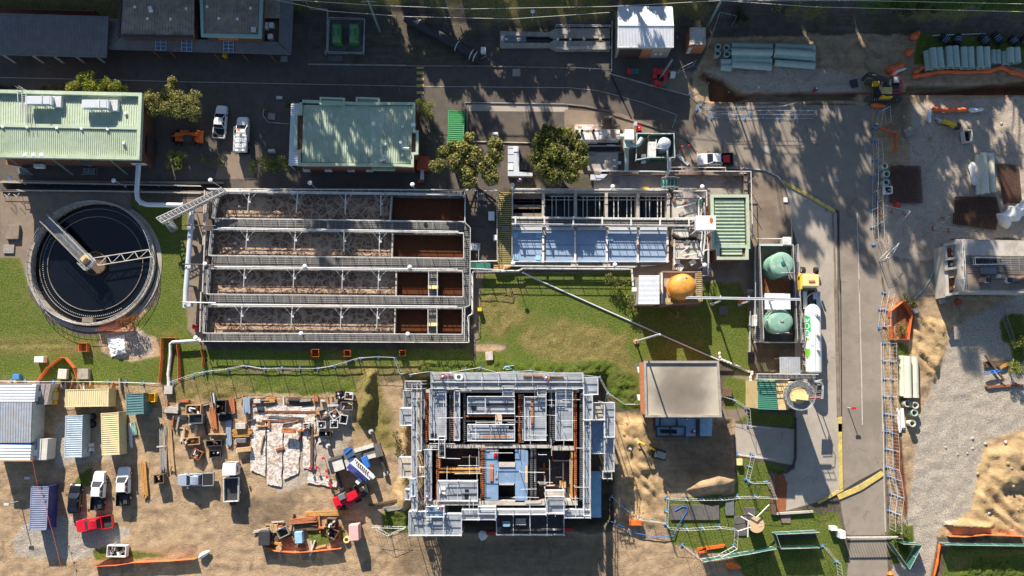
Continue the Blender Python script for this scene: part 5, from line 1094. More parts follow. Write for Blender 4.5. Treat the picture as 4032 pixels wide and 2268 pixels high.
c=PL('C3',[(1412,958),(1575,962),(1602,1240),(1412,1235)],6.3);sheet_roof(t,c[0],c[3],c[2],c[1],'green_roof',.26,.07);MB().prism(inset(c,.1),0,6.2).build('wall','cream',t)
MB().prism(PL('C3',[(1576,955),(1700,955),(1700,1240),(1603,1240)],6.1),0,6.1).build('wall','cream',t);MB().prism(PL('C3',[(1385,898),(1960,905),(1960,950),(1385,945)],6.4),6.3,6.4).build('walkway','grating',t)
railing(t,PL('C3',[(1385,950),(1385,898),(1960,905)],6.4),1.0,.05,'galv',.8);railing(t,PL('C3',[(1400,948),(1690,952)],6.4),1.0,.05,'galv',.8)
b=MB()
for k in range(7):b.bar(P('T',260+k*8,1075+k*16,4.6-k*.25),P('T',320+k*1,1062+k*26,4.6-k*.25),.07);
b.tube(PL('T',[(245,1075),(300,1065),(332,1120),(328,1235),(225,1240)],4.9),.05,5);b.tube(PL('T',[(250,1085),(295,1075),(322,1125),(318,1225),(230,1230)],4.2),.05,5);b.build('stair_cage','galv',t)
MB().prism(PL('T',[(230,1100),(325,1110),(322,1235),(225,1238)],4.0),3.9,4.0).build('stair_landing','grating',t)
for q_,x,y in(('T',315,1230),('T',320,1120)):w_=P(q_,x,y,3.9);MB().box(w_.x,w_.y,0,.12,.12,3.9).build('post','galv',t)
c=PL('C3',[(1618,738),(1812,738),(1815,905),(1620,905)],2.8);t=base('lean_to','small grey corrugated lean-to roof above the silo walkway','shed',c);sheet_roof(t,c[0],c[1],c[2],c[3],'galv_deck',.24,.06);
for w_ in inset(c,.25):MB().box(w_[0],w_[1],0,.1,.1,2.75).build('post','galv',t)
rs=random.Random(3);t=thing('sandbag_wall','white sandbag row snaking along the path to the silo','sandbags',P('C3',1250,850,0));path=PL('C3',[(1040,690),(1050,760),(1110,785),(1330,880),(1365,880)],0)+PL('C3',[(1335,920),(1345,1080),(1385,1225)],0)
for a,c in zip(path[:-1],path[1:]):
 n=max(1,int((c-a).length/.42));ang=math.atan2(c.y-a.y,c.x-a.x)
 for k in range(n):w_=a.lerp(c,(k+.5)/n);MB().ball((w_.x,w_.y,.2),.32,.22,.2,8,5,.08,ang+rs.uniform(-.3,.3)).build('sandbag','sandbag',t,smooth=True)
 # ---------------- right hand concrete building ----------------
zr=3.6;c=[P('B4',1365,945,zr),P('B4',2080,960,zr),P('C4',2080,130,zr),P('C4',1390,122,zr)]
t=base('concrete_building','long flat concrete roofed building with stairwell and caged ducts at the right edge','building',c);MB().prism(c,0,zr).build('wall','concrete_pale',t)
MB().prism([P('B4',1440,955,zr),P('B4',2080,965,zr),P('C4',2080,105,zr),P('C4',1440,100,zr)],zr+.003,zr+.06).build('roof','concrete_brown',t)
c2=[P('B4',1440,958,zr),P('B4',2080,968,zr),P('B4',2080,1110,zr),P('B4',1440,1100,zr)];MB().prism(c2,zr+.061,zr+.1).build('roof_panel','concrete_pale',t)
bm=[P('B4',1250,1010,zr-.4),P('B4',1275,1010,zr-.4),P('C4',1300,165,zr-.4),P('C4',1272,168,zr-.4)];MB().prism(bm,0,zr-.4).build('side_beam','concrete_pale',t)
for q_,y in(('B4',1000),('B4',1140),('B4',1235),('C4',150)):MB().bar(P(q_,1252,y,zr-.3),P(q_,1385,y-20,zr-.3),.35,.4).build('cross_beam','concrete_pale',t)
for y0,y1,m in((1030,1120,'rust'),(1160,1220,'steel_dark'),(1245,1320,'plywood'),(1330,1430,'rust')):MB().prism(PL('B4',[(1280,y0),(1365,y0-8),(1372,y1-8),(1285,y1)],zr-1.2),zr-1.5,zr-1.2).build('infill_panel',m,t)
for x,y in((1335,1040),(1333,1085),(1325,1185),(1355,1400)):v=P('B4',x,y,zr-1.1);MB().box(v.x,v.y,zr-1.2,.35,.4,.1).build('sign_plate','white',t)
railing(t,[P('B4',1402,955,zr),P('B4',1430,1449,zr),P('C4',1445,110,zr)],1.0,.05,'white_paint',1.8);MB().prism([P('B4',1370,950,zr+.02),P('B4',1400,950,zr),P('C4',1425,120,zr),P('C4',1395,120,zr)],zr+.003,zr+.09).build('edge_beam','concrete_pale',t)
MB().prism(PL('B4',[(1525,1135),(1745,1138),(1745,1185),(1525,1185)],zr),zr+.07,zr+.11).build('stair_opening','black',t);railing(t,PL('B4',[(1815,1190),(1510,1195),(1508,1125),(1780,1128)],zr+.1),1.0,.05,'white_paint',1.0)
b=MB()
for k in range(12):b.bar(P('B4',1530+k*18,1140,zr+.12),P('B4',1530+k*18,1182,zr+.12),.04)
b.build('stair_treads','galv_dark',t);MB().prism(PL('B4',[(1582,1218),(1735,1218),(1735,1278),(1582,1278)],zr+.1),zr+.1,zr+.5).build('grating_stack','galv_dark',t)
MB().prism(PL('B4',[(1440,1115),(2080,1125),(2080,1260),(1440,1210)],zr),zr+.061,zr+.075).build('tread_plate','grating',t)
for x,y,r_,m in((1612,1332,.32,'terracotta'),(1668,1332,.42,'white_paint'),(1870,1335,.42,'white_paint'),(1775,1298,.25,'offwhite')):
 v=P('B4',x,y,zr+.6);b=MB();b.cyl(v.x,v.y,zr,zr+.7,r_,14);b.build('vent',m,t)
 if r_>.4:MB().box(v.x,v.y,zr+.7,.7,.7,.12).build('vent_cap','steel_dark',t)
MB().tube([P('B4',1890,1335,zr+.5),P('B4',2080,1295,zr+.5)],.3,10).build('roof_duct','concrete_brown',t);MB().tube([P('B4',1840,1330,zr+.4),P('B4',1690,1330,zr+.4),P('B4',1590,1330,zr+.4),P('B4',1530,1230,zr+.4)],.04,5).build('conduit','steel_dark',t)
MB().tube([P('B4',1440,1250,zr+.2),P('B4',2080,1270,zr+.2)],.03,5).build('conduit','steel_dark',t)
t=thing('ladder','long ladder lying on the shaded ground below the right hand building','ladder',P('C4',1800,300,0));a1,a2,c1,c2=P('C4',1745,165,2.5),P('C4',1885,590,.3),P('C4',1785,165,2.5),P('C4',1925,575,.3);b=MB();b.bar(a1,a2,.07);b.bar(c1,c2,.07)
for k in range(24):b.bar(a1.lerp(a2,k/23),c1.lerp(c2,k/23),.05)
b.build('rungs','galv_dark',t)
for q_,x,y,m,lab in(('C4',1232,205,'concrete_pale','tilted pale concrete block on the straw beside the building'),('C4',1385,218,'red_steel','small red brown block in the building shadow'),('C4',975,300,'plank','pale timber panel at the corner of the orange barrier ring')):v=P(q_,x,y,.3);tag(MB().box(v.x,v.y,-.05,.8,.7,.5,.3).build('block',m,None,bevel=.05),lab,'block')
# ---------------- vehicles ----------------
def loft(b,secs):
 n=len(secs[0]);o=[]
 for s_ in secs:o+=s_
 fs=[(i*n+k,i*n+(k+1)%n,(i+1)*n+(k+1)%n,(i+1)*n+k)for i in range(len(secs)-1)for k in range(n)]+[tuple(range(n))[::-1],tuple((len(secs)-1)*n+k for k in range(n))]
 b.add(o,fs)
def sec(x,w_,z0,z1,wt,zm=None):
 zm=zm if zm is not None else z0+(z1-z0)*.6
 return[(x,-w_*.94,z0),(x,-w_,zm),(x,-wt,z1),(x,wt,z1),(x,w_,zm),(x,w_*.94,z0)]
def wheels(par,xs,y,r=.38,w_=.26,dual=False):
 for x in xs:
  for s_ in(-1,1):
   b=MB();b.tube([(x,s_*(y-w_),r),(x,s_*y,r)],r,20);wl=b.build('wheel','rubber',par,True,True)
   b=MB();b.tube([(x,s_*(y-.02),r),(x,s_*(y+.015),r)],r*.58,14);b.build('rim','galv',wl,True,True)
def car(name,label,q,x,y,heading,paint='white',kind='ute',L=5.3,W_=1.9,zz=.9,group=None,tray='black',load=None):
 p=P(q,x,y,zz);t=thing(name,label,'car' if kind=='hatch' else 'ute',(p.x,p.y,.02),group);h=L/2;w_=W_/2
 t.rotation_euler.z=heading
 B=dict(local=True,parent=t)
 b=MB();dk=1.02
 if kind=='hatch':
  loft(b,[sec(h,w_*.6,.35,.62,w_*.5),sec(h-.12,w_*.86,.28,.78,w_*.68),sec(h-.6,w_*.97,.22,.9,w_*.82),sec(h-1.35,w_,.22,1.0,w_*.86),sec(0,w_,.22,1.0,w_*.88),sec(-h+.7,w_,.22,1.0,w_*.86),sec(-h+.15,w_*.92,.25,.95,w_*.78),sec(-h,w_*.8,.35,.85,w_*.7)])
  b.build('body',paint,t,True,True)
  cab=[(h-1.3,.98),(h-2.0,1.4),(-h+1.0,1.42),(-h+.3,1.0)];roofx=(h-2.05,-h+1.05)
 elif kind=='ute':
  loft(b,[sec(h,w_*.62,.4,.75,w_*.5),sec(h-.1,w_*.85,.35,.95,w_*.66),sec(h-.5,w_*.97,.3,1.07,w_*.8),sec(h-1.45,w_,.3,1.16,w_*.86),sec(-.55,w_,.3,1.14,w_*.9),sec(-.95,w_,.3,1.12,w_*.9)])
  b.build('body',paint,t,True,True)
  cab=[(h-1.4,1.15),(h-2.15,1.72),(-.62,1.76),(-.98,1.14)];roofx=(h-2.15,-.68)
  tm=paint if tray!='black' or paint in('red_paint','silver_paint')or load=='cover' else 'black'
  b=MB()
  for s_ in(-1,1):b.box(-(h+1.0)/2,s_*(w_-.05),.55,h-1.0,.1,.52)
  b.box(-h+.05,0,.5,.1,W_,.55);b.box(-1.06,0,.5,.08,W_,.6);tr=b.build('tray',tm,t,False,True)
  MB().box(-(h+1.0)/2,0,.5,h-1.0,W_-.1,.12).build('tray_floor','steel_dark',tr,False,True)
  if load=='cover':MB().box(-(h+1.0)/2,0,.98,h-1.15,W_-.12,.07).build('tray_cover','rubber',tr,False,True)
  if load=='toolbox':MB().box(-(h+.9)/2,-w_+.45,.6,h-1.5,.55,.55).build('toolbox','steel_dark',tr,False,True)
  if load=='red':MB().box(-1.65,0,.62,1.0,1.1,.45).build('load_box','red',tr,False,True)
 g=MB();ws=w_*.86
 loft(g,[[(cab[0][0],-ws,cab[0][1]-.12),(cab[0][0],-ws*.97,cab[0][1]),(cab[0][0],ws*.97,cab[0][1]),(cab[0][0],ws,cab[0][1]-.12)],[(cab[1][0],-ws,.95),(cab[1][0],-ws*.8,cab[1][1]-.04),(cab[1][0],ws*.8,cab[1][1]-.04),(cab[1][0],ws,.95)],[(cab[2][0],-ws,.95),(cab[2][0],-ws*.8,cab[2][1]-.04),(cab[2][0],ws*.8,cab[2][1]-.04),(cab[2][0],ws,.95)],[(cab[3][0],-ws,.9),(cab[3][0],-ws*.95,cab[3][1]),(cab[3][0],ws*.95,cab[3][1]),(cab[3][0],ws,.9)]])
 g.build('window','glass',t,False,True)
 x0,x1=roofx;r_=MB();zt=cab[1][1]
 loft(r_,[[(x0,-ws*.78,zt-.06),(x0,-ws*.7,zt),(x0,ws*.7,zt),(x0,ws*.78,zt-.06)],[((x0+x1)/2,-ws*.86,zt-.06),((x0+x1)/2,-ws*.74,zt+.05),((x0+x1)/2,ws*.74,zt+.05),((x0+x1)/2,ws*.86,zt-.06)],[(x1,-ws*.84,zt-.05),(x1,-ws*.72,zt+.02),(x1,ws*.72,zt+.02),(x1,ws*.84,zt-.05)]])
 rf=r_.build('roof',paint,t,True,True)
 if paint in('silver_paint','red_paint'):
  b=MB()
  for k in(-.4,-.2,0,.2,.4):b.box((x0+x1)/2-.15,k,zt+.04,abs(x1-x0)*.6,.06,.03)
  b.build('roof_ribs',paint,rf,False,True)
 b=MB()
 for s_ in(-1,1):
  for(xa,za),(xb,zb)in(((cab[0][0],cab[0][1]-.02),(cab[1][0],zt-.03)),((cab[3][0],cab[3][1]-.02),(cab[2][0],zt-.03)),(((x0+x1)/2+.05,1.0),((x0+x1)/2+.02,zt-.03))):b.bar((xa,s_*ws*.98,za),(xb,s_*ws*.8,zb),.08,.08)
 b.build('pillars',paint,t,False,True)
 for s_ in(-1,1):
  MB().box(h-1.6,s_*(w_+.12),1.0,.16,.24,.16).build('mirror',paint if paint!='white' else 'steel_dark',t,False,True)
  MB().box(h-.22,s_*w_*.66,.62,.26,.3,.18).build('headlight','plastic_white',t,False,True)
 wheels(t,(h-.95,-h+1.05),w_-.02,.37 if kind=='ute' else.31)
 return t
N_=math.pi/2
def hd(dx,dy):return math.atan2(-dy,dx)
car('parked_ute','white ute with black tray cover parked north of the shrubs, left of the ladder ute','A1',160,1155,hd(20,-315),'white','ute',5.1,1.85,1.0,'white utes',load='cover')
car('parked_ute','white ute with red box in its tray parked on the right road','B3',1006,183,hd(-350,2),'white','ute',5.3,1.85,1.0,'white utes',load='red')
car('parked_ute','white ute with messy tray, right of the small black car','D0',930,640,hd(8,-360),'white','ute',5.5,1.85,1.0,'white utes',load='toolbox')
car('parked_ute','white ute with toolbox tray nearest the orange timber beams','D0',1168,598,hd(-8,-360),'white','ute',5.5,1.85,1.0,'white utes',load='toolbox')
car('parked_car','small black hatchback parked between the navy container and a white ute','D0',708,712,hd(5,-300),'black_paint','hatch',4.25,1.75,.8)
car('parked_ute','bright red ute parked across behind the black hatchback','D0',898,955,hd(-350,55),'red_paint','ute',5.3,1.85,.9)
car('parked_ute','pale silver blue ute with grey tray cover on the tan dirt','U',360,892,hd(-350,12),'silver_paint','ute',5.25,1.85,1.0,load='cover')
t=car('service_ute','white service ute carrying ladders on its roof racks','O',953,530,hd(0,-150),'white','ute',5.6,1.95,1.0)
b=MB();b.box(-1.55,0,.6,2.5,1.95,1.2);b.build('canopy','white',t,False,True,bevel=.06);b=MB();b.box(-2.72,0,1.1,.12,1.5,.55);b.build('rear_window','glass',t,False,True)
b=MB()
for x in(.5,-.2,-1.1,-1.9,-2.5):b.bar((x,-.9,2.0),(x,.9,2.0),.06);b.bar((x,-.88,1.75),(x,-.88,2.0),.05);b.bar((x,.88,1.75),(x,.88,2.0),.05)
b.bar((.9,-.88,2.0),(-2.7,-.88,2.0),.06);b.bar((.9,.88,2.0),(-2.7,.88,2.0),.06);b.build('roof_rack','galv',t,False,True)
b=MB()
for y in(-.05,.3):b.bar((.6,y,2.1),(-2.4,y,2.1),.07)
for k in range(10):b.bar((.5-k*.31,-.05,2.1),(.5-k*.31,.3,2.1),.05)
b.build('ladder','galv',t,False,True);MB().box(.35,.15,2.14,.35,.3,.03).build('ladder_plate','orange',t,False,True)
p=P('U',705,905,1.2);t=thing('tipper_truck','white tipper truck with empty open tray on the tan dirt','truck',(p.x,p.y,.02));t.rotation_euler.z=hd(-12,-350)
b=MB();loft(b,[sec(2.75,.95,.5,1.6,.85),sec(2.55,1.02,.4,2.2,.9),sec(1.9,1.05,.4,2.35,.93),sec(.95,1.05,.4,2.3,.95)]);b.build('cab','white',t,True,True);b=MB();b.add([(2.78,-.85,1.35),(2.78,.85,1.35),(2.56,.82,2.0),(2.56,-.82,2.0)],[(0,1,2,3)]);b.box(2.62,0,1.4,.22,1.7,.6,0,.9)
b.build('windscreen','glass',t,False,True)
for s_ in(-1,1):MB().box(1.75,s_*1.03,1.3,.9,.06,.6).build('side_window','glass',t,False,True);MB().box(2.5,s_*1.25,1.6,.15,.2,.35).build('mirror','steel_dark',t,False,True)
b=MB()
for s_ in(-1,1):b.box(-1.15,s_*1.05,.95,3.3,.09,.6)
b.box(-2.8,0,.95,.1,2.15,.6);b.box(.5,0,.95,.1,2.15,.75);tr=b.build('tray','white_paint',t,False,True);MB().box(-1.15,0,.9,3.2,2.0,.08).build('tray_floor','steel_dark',tr,False,True);MB().box(-.7,0,.5,5.4,.9,.25).build('chassis','steel_dark',t,False,True);wheels(t,(1.9,-1.7),1.0,.42)
t=thing('tank_truck','long white tanker truck with yellow cab and green leaf lettering beside the tanks','truck',P('T',230,600,0))
p=P('T',222,150,3.0)
b=MB();b.box(p.x,p.y,1.0,2.4,1.85,2.0,-.02,.96);b.build('cab','yellow_pale',t,bevel=.12);b=MB();b.box(p.x,p.y+.95,1.7,2.2,.12,.9);b.build('windscreen','glass',t)
b=MB();b.box(p.x,p.y+1.1,.4,2.4,.3,.9);b.build('bumper','yellow_pale',t);b=MB();b.box(p.x-1.3,p.y-.1,.9,.25,2.2,1.5);b.build('fairing','yellow',t)
for s_ in(-1,1):MB().box(p.x+1.45*s_,p.y+.75,1.7,.25,.2,.7).build('mirror','yellow',t)
MB().box(p.x+.05,p.y-.1,3.0,.9,.25,.12).build('warning_light','orange',t)
ch0,ch1=P('T',218,240,.9),P('T',240,1020,.9);MB().bar(ch0,ch1,.9,.25).build('chassis','steel_dark',t);d=(ch1-ch0).normalized();n_=Vector((-d.y,d.x,0))
ax=[.6,1.9,3.2];L_=(ch1-ch0).length
for a_ in[-3.0,.9,2.1,L_-4.2,L_-3.0,L_-1.8]:
 for s_ in(-1,1):c=ch0+d*a_;w0=c+n_*s_*.7;w1=c+n_*s_*1.22;w0.z=w1.z=.5;wl=MB().tube([w0,w1],.5,20).build('wheel','rubber',t,smooth=True);w2=c+n_*s_*1.24;w2.z=.5;MB().tube([w1,w2],.28,12).build('rim','galv',wl)
for s_ in(-1,1):
 for a_,l_ in((1.5,2.6),(L_-3,3.6)):c=ch0+d*a_+n_*s_*.98;c.z=1.08;MB().bar(c-d*l_/2,c+d*l_/2,.6,.06).build('mudguard','galv',t)
c=ch0+d*.9+n_*.4;MB().tube([Z(c-d*.5,1.3),Z(c+d*.5,1.3)],.32,12).build('air_tank','silver_paint',t);MB().tube([P('T',165,325,1.5),P('T',200,285,2.2),P('T',232,268,1.6)],.05,6).build('hose','offwhite',t)
TR=1.12;t0,t1=P('T',232,432,2.1),P('T',243,985,2.1);td=(t1-t0).normalized();tn=Vector((0,0,1)).cross(td).normalized()
if tn.x>0:tn=-tn
b=MB();n=40;V=[];prof=[(-.95,.35),(-.62,.78),(-.3,.98),(0,TR)]+[(0,TR)];LL=(t1-t0).length;prof=[(-1.0,.3),(-.8,.62),(-.45,.92),(-.05,TR),(LL*.5,TR),(LL+.05,TR),(LL+.2,.98),(LL+.3,.6),(LL+.33,.05)]
for s_,r_ in prof:V+=[t0+td*s_+tn*r_*math.cos(2*math.pi*k/n)+Vector((0,0,1))*r_*.95*math.sin(2*math.pi*k/n)for k in range(n)]
b.add(V,[(i*n+k,i*n+(k+1)%n,(i+1)*n+(k+1)%n,(i+1)*n+k)for i in range(len(prof)-1)for k in range(n)]+[tuple(range(n))]);brl=b.build('barrel','white',t,smooth=True)
def on_tank(s_,h_,r_=TR+.012):
 a=h_/TR;return t0+td*s_+tn*r_*math.cos(a)+Vector((0,0,1))*r_*.95*math.sin(a)
def tank_patch(poly,name,m,r_):
 b=MB();nseg=6;vs=[]
 for s_,h0,h1 in poly:vs+=[on_tank(s_,h0+(h1-h0)*k/nseg,r_)for k in range(nseg+1)]
 b.add(vs,[(i*(nseg+1)+k,i*(nseg+1)+k+1,(i+1)*(nseg+1)+k+1,(i+1)*(nseg+1)+k)for i in range(len(poly)-1)for k in range(nseg)]);return b.build(name,m,brl)
mat('logo_green',(.0,.42,.12),.4,.05);mat('logo_leaf',(.12,.5,.03),.4,.2,6);mat('logo_blue',(.3,.5,.75),.4,.05)
tank_patch([(.6,.2,.55),(.85,0,1.1),(3.1,0,1.12),(3.7,0,.75)],'green_panel','logo_green',TR+.006)
tank_patch([(3.0,.2,.8),(3.5,.3,1.15),(5.0,.95,1.55),(5.3,1.2,1.5)],'swoosh','logo_blue',TR+.008);tank_patch([(5.5,.0,.9),(6.0,0,1.05),(6.6,.1,.85),(7.0,.4,.5)],'leaf','logo_leaf',TR+.008);tank_patch([(3.75,.2,.3),(4.1,.1,.9),(4.3,.5,.9)],'leaf','logo_leaf',TR+.009)
cu=bpy.data.curves.new('lettering','FONT');cu.body='BOC';cu.size=1.25;cu.resolution_u=3;fo=bpy.data.objects.new('lettering',cu);scene.collection.objects.link(fo);bpy.context.view_layer.update()
me=bpy.data.meshes.new_from_object(fo.evaluated_get(bpy.context.evaluated_depsgraph_get()));bpy.data.objects.remove(fo)
for v in me.vertices:q_=on_tank(1.0+v.co.x,.06+v.co.y,TR+.014)-t.location;v.co=q_
me.materials.append(MT['white']);o=bpy.data.objects.new('lettering',me);scene.collection.objects.link(o);o.parent=brl
for s_,r_ in((.5,.38),(3.4,.3),(5.6,.25)):c=t0+td*s_-tn*.3+Vector((0,0,TR*.95));b=MB();b.cyl(c.x,c.y,c.z-.1,c.z+.15,r_,16);b.cyl(c.x-.1,c.y,c.z+.1,c.z+.3,.1,8);b.build('manlid','white_paint',t)
MB().bar(t0+tn*.1+Vector((0,0,TR*.95+.03)),t1+tn*.1+Vector((0,0,TR*.95+.03)),.04,.04).build('seam_rail','galv_dark',t)
for k in range(8):c=on_tank(.4+k*1.05,-.3,TR);MB().box(c.x-.05,c.y,1.3,.3,.06,.06).build('marker_light','offwhite',t)
c=on_tank(6.1,-.9,TR);MB().box(c.x-.1,c.y,.9,.35,.5,.5).build('fire_extinguisher','red',t)
def wheelset(par,spots,r,w_,ang):
 for x,y in spots:
  d_=Vector((-math.sin(ang),math.cos(ang),0))*w_/2;wl=MB().tube([Vector((x,y,r))-d_,Vector((x,y,r))+d_],r,18).build('wheel','rubber',par,smooth=True);MB().tube([Vector((x,y,r))-d_*1.1,Vector((x,y,r))+d_*1.1],r*.5,10).build('rim','galv_dark',wl)
def boom_lift(name,label,q,x0,y0,x1,y1,m,cab):
 a,c=P(q,x0,y0,1),P(q,x1,y1,1);d_=(c-a).normalized();n_=Vector((-d_.y,d_.x,0));L_=(c-a).length;ang=math.atan2(d_.y,d_.x);mid=a.lerp(c,.5)
 t=thing(name,label,'telehandler',(mid.x,mid.y,0));mx=lambda u,v:a+d_*L_*u+n_*v
 v=mx(.55,0);MB().box(v.x,v.y,.6,L_*.7,1.3,.6,ang).build('chassis',m,t,bevel=.06);v=mx(.12,0);MB().box(v.x,v.y,.6,L_*.22,1.9,.9,ang,.85).build('counterweight',m,t,bevel=.1)
 v=mx(.42,.55);MB().box(v.x,v.y,1.1,L_*.28,.9,1.2,ang,.85).build('cab',cab,t,bevel=.05);b=MB();b.bar(Z(mx(.1,-.15),1.9),Z(mx(.85,-.15),1.6),.4,.45);b.bar(Z(mx(.8,-.15),1.6),Z(mx(1.02,-.15),.8),.28,.3);b.build('boom',m,t)
 v=mx(1.05,-.1);MB().box(v.x,v.y,.1,.35,1.4,.7,ang).build('bucket','steel_dark',t);v=mx(.6,-.7);MB().box(v.x,v.y,.7,1.3,.5,.7,ang).build('engine_cover',m,t,bevel=.05)
 wheelset(t,[mx(u,s_*.95)[:2]for u in(.2,.82)for s_ in(-1,1)],.5,.4,ang);return t
boom_lift('telehandler','red telehandler working beside the blue crane','D1',1245,765,1490,660,'red_paint','galv_dark')
boom_lift('telehandler','orange telehandler parked in deep shade left of the white utes','A0',1932,1300,1640,1300,'orange','steel_dark')
t=thing('crawler_crane','blue mobile crane with grey outriggers and lattice boom laid across it','crane',P('D1',1420,360,0))
b=MB();b.bar(P('D1',1220,390,.9),P('D1',1700,240,.9),1.9,.6);b.build('chassis','concrete_dark',t)
b=MB()
for a_,c_ in(((1420,265),(1620,205)),((1450,350),(1640,300))):b.bar(P('D1',*a_,1.3),P('D1',*c_,1.3),.55,.25)
b.build('deck_plate','offwhite',t)
for x0,y0,x1,y1 in((1195,210,1320,610),(1600,75,1740,470)):MB().bar(P('D1',x0,y0,.6),P('D1',x1,y1,.6),.35,.4).build('outrigger','steel_dark',t);[MB().cyl(P('D1',*q_,0).x,P('D1',*q_,0).y,0,.5,.35,12).build('outrigger_pad','galv',t)for q_ in((x0,y0),(x1,y1))]
e_=P('D1',1700,240,0)-P('D1',1220,390,0);ang=math.atan2(e_.y,e_.x);v=P('D1',1268,395,2.2);MB().box(v.x,v.y,1.0,2.3,2.2,1.4,ang,.9).build('carrier_cab','steel_dark',t,bevel=.1);v=P('D1',1285,400,2.5);MB().box(v.x,v.y,2.35,1.5,1.4,.1,ang).build('cab_roof','offwhite',t)
v=P('D1',1540,370,2.6);MB().box(v.x,v.y,1.2,.8,1.7,1.3,ang+.1).build('counterweight','blue',t,bevel=.06);v=P('D1',1480,320,2.4);MB().box(v.x,v.y,1.2,.9,1.0,1.2,ang).build('engine_house','steel_dark',t,bevel=.05);v=P('D1',1385,275,2.6);MB().box(v.x,v.y,1.3,1.2,1.5,1.3,ang+.2).build('operator_cab','glass_blue',t,bevel=.08);v=P('D1',1372,260,2.9);MB().box(v.x,v.y,2.6,1.3,.3,.12,ang+.4).build('cab_guard','blue',t)
v=P('D1',1400,385,2.5);MB().box(v.x,v.y,1.3,1.5,1.5,1.0,ang).build('winch','galv',t)
a,c=P('D1',1380,400,3.0),P('D1',1560,540,3.0);MB().bar(a,c,.7,.8).build('main_boom','navy_container',t);a,c=P('D1',1430,350,3.6),P('D1',1605,510,3.6);b=MB();d_=(c-a).normalized();n_=Vector((-d_.y,d_.x,0))
for o_ in(n_*.4,-n_*.4,n_*.4+Vector((0,0,.5)),-n_*.4+Vector((0,0,.5))):b.bar(a+o_,c+o_,.08)
for k in range(10):u,w_=k/10,(k+1)/10;b.bar(a.lerp(c,u)+n_*.4+Vector((0,0,.5)),a.lerp(c,w_)-n_*.4+Vector((0,0,.5)),.06);b.bar(a.lerp(c,u)-n_*.4,a.lerp(c,u)+n_*.4,.06)
b.build('lattice_jib','plastic_white',t);v=P('D1',1480,545,3.0);MB().box(v.x,v.y,2.5,.9,.6,.5,.8).build('boom_head','white',t);v=P('D1',1600,500,3.5);MB().box(v.x,v.y,3.0,.5,.9,.6,.8).build('boom_head','white',t)
t=thing('work_platform','dark boxed work platform beside the red telehandler','platform',P('D1',1530,635,0));v=P('D1',1530,635,.6);MB().box(v.x,v.y,.1,1.2,1.4,.8,.3).build('basket','steel_dark',t);MB().box(v.x-.25,v.y+.25,.92,.7,.6,.1,.3).build('lid','timber',t)
t=thing('excavator','tracked excavator with red guard rails straddling the trench','excavator',P('A4',700,850,0))
for y in(780,945):a,c=P('A4',500,y,.5),P('A4',835,y+5,.5);MB().bar(a,c,.6,.9).build('track','steel_dark',t,bevel=.15)
for k,y in enumerate((780,945)):
 b=MB()
 for j in range(16):v=P('A4',505+j*21,y,1.0);b.box(v.x,v.y,.95,.06,.6,.05)
 b.build('track_shoe','timber_grey',t)
v=P('A4',700,860,1);MB().box(v.x,v.y,.5,3.4,1.9,.6).build('undercarriage','steel_dark',t);v=P('A4',745,840,2);MB().box(v.x,v.y,1.1,2.4,2.7,1.1).build('house','steel_dark',t,bevel=.1)
v=P('A4',705,860,2.3);MB().box(v.x,v.y,2.2,1.55,1.0,.12).build('hatch','yellow_paint',t);v=P('A4',705,918,2);MB().box(v.x,v.y,1.2,1.6,.3,1.0).build('side_panel','yellow',t);v=P('A4',615,785,2);MB().box(v.x,v.y,1.0,.8,.6,.8).build('engine_panel','yellow',t)
v=P('A4',790,760,2.6);MB().box(v.x,v.y,1.2,1.1,1.3,1.6).build('cab','glass',t,bevel=.08);MB().box(v.x,v.y,2.81,.9,1.0,.1).build('cab_roof','offwhite',t)
b=MB()
for pts in([(745,712),(845,708),(850,880),(775,885)],[(828,712),(832,880)],[(690,722),(830,708)],[(765,855),(850,850)]):b.tube([P('A4',x,y,3.0)for x,y in pts],.06,5)
b.build('guard_rail','red',t);b=MB();b.bar(P('A4',720,770,2.6),P('A4',530,705,3.4),.5,.6);b.bar(P('A4',530,705,3.4),P('A4',470,760,1.5),.35,.4);b.build('boom','steel_dark',t);MB().bar(P('A4',535,705,3.6),P('A4',600,715,3.5),.12,.08).build('decal','offwhite',t)
v=P('A4',400,790,.4);b=MB();b.box(v.x,v.y,-.6,1.0,1.2,.9,.2);b.build('bucket','steel_dark',t)
t=thing('mini_excavator','small excavator with yellow arm and grey roof on the sand','excavator',P('D3',480,280,0));v=P('D3',490,300,2.0);MB().box(v.x,v.y,1.9,1.3,.9,.1,-.3).build('canopy','concrete',t);MB().box(v.x,v.y+.1,.5,1.5,1.3,.9,-.3).build('body','steel_dark',t,bevel=.08)
for s_ in(-.55,.55):MB().box(v.x,v.y+s_,0,1.9,.3,.5,-.3).build('track','rubber',t)
for dx,dy in((-.5,-.3),(.5,-.4),(-.4,.4),(.6,.25)):MB().tube([(v.x+dx,v.y+dy,1.2),(v.x+dx,v.y+dy,1.92)],.03,5).build('canopy_post','steel_dark',t)
b=MB();b.bar(P('D3',430,250,1.2),P('D3',330,195,2.2),.22,.25);b.bar(P('D3',330,195,2.2),P('D3',275,165,1.0),.16,.2);b.build('boom','yellow',t);v=P('D3',265,165,.7);MB().box(v.x,v.y,.2,.5,.8,.6,.5).build('bucket','cream',t)
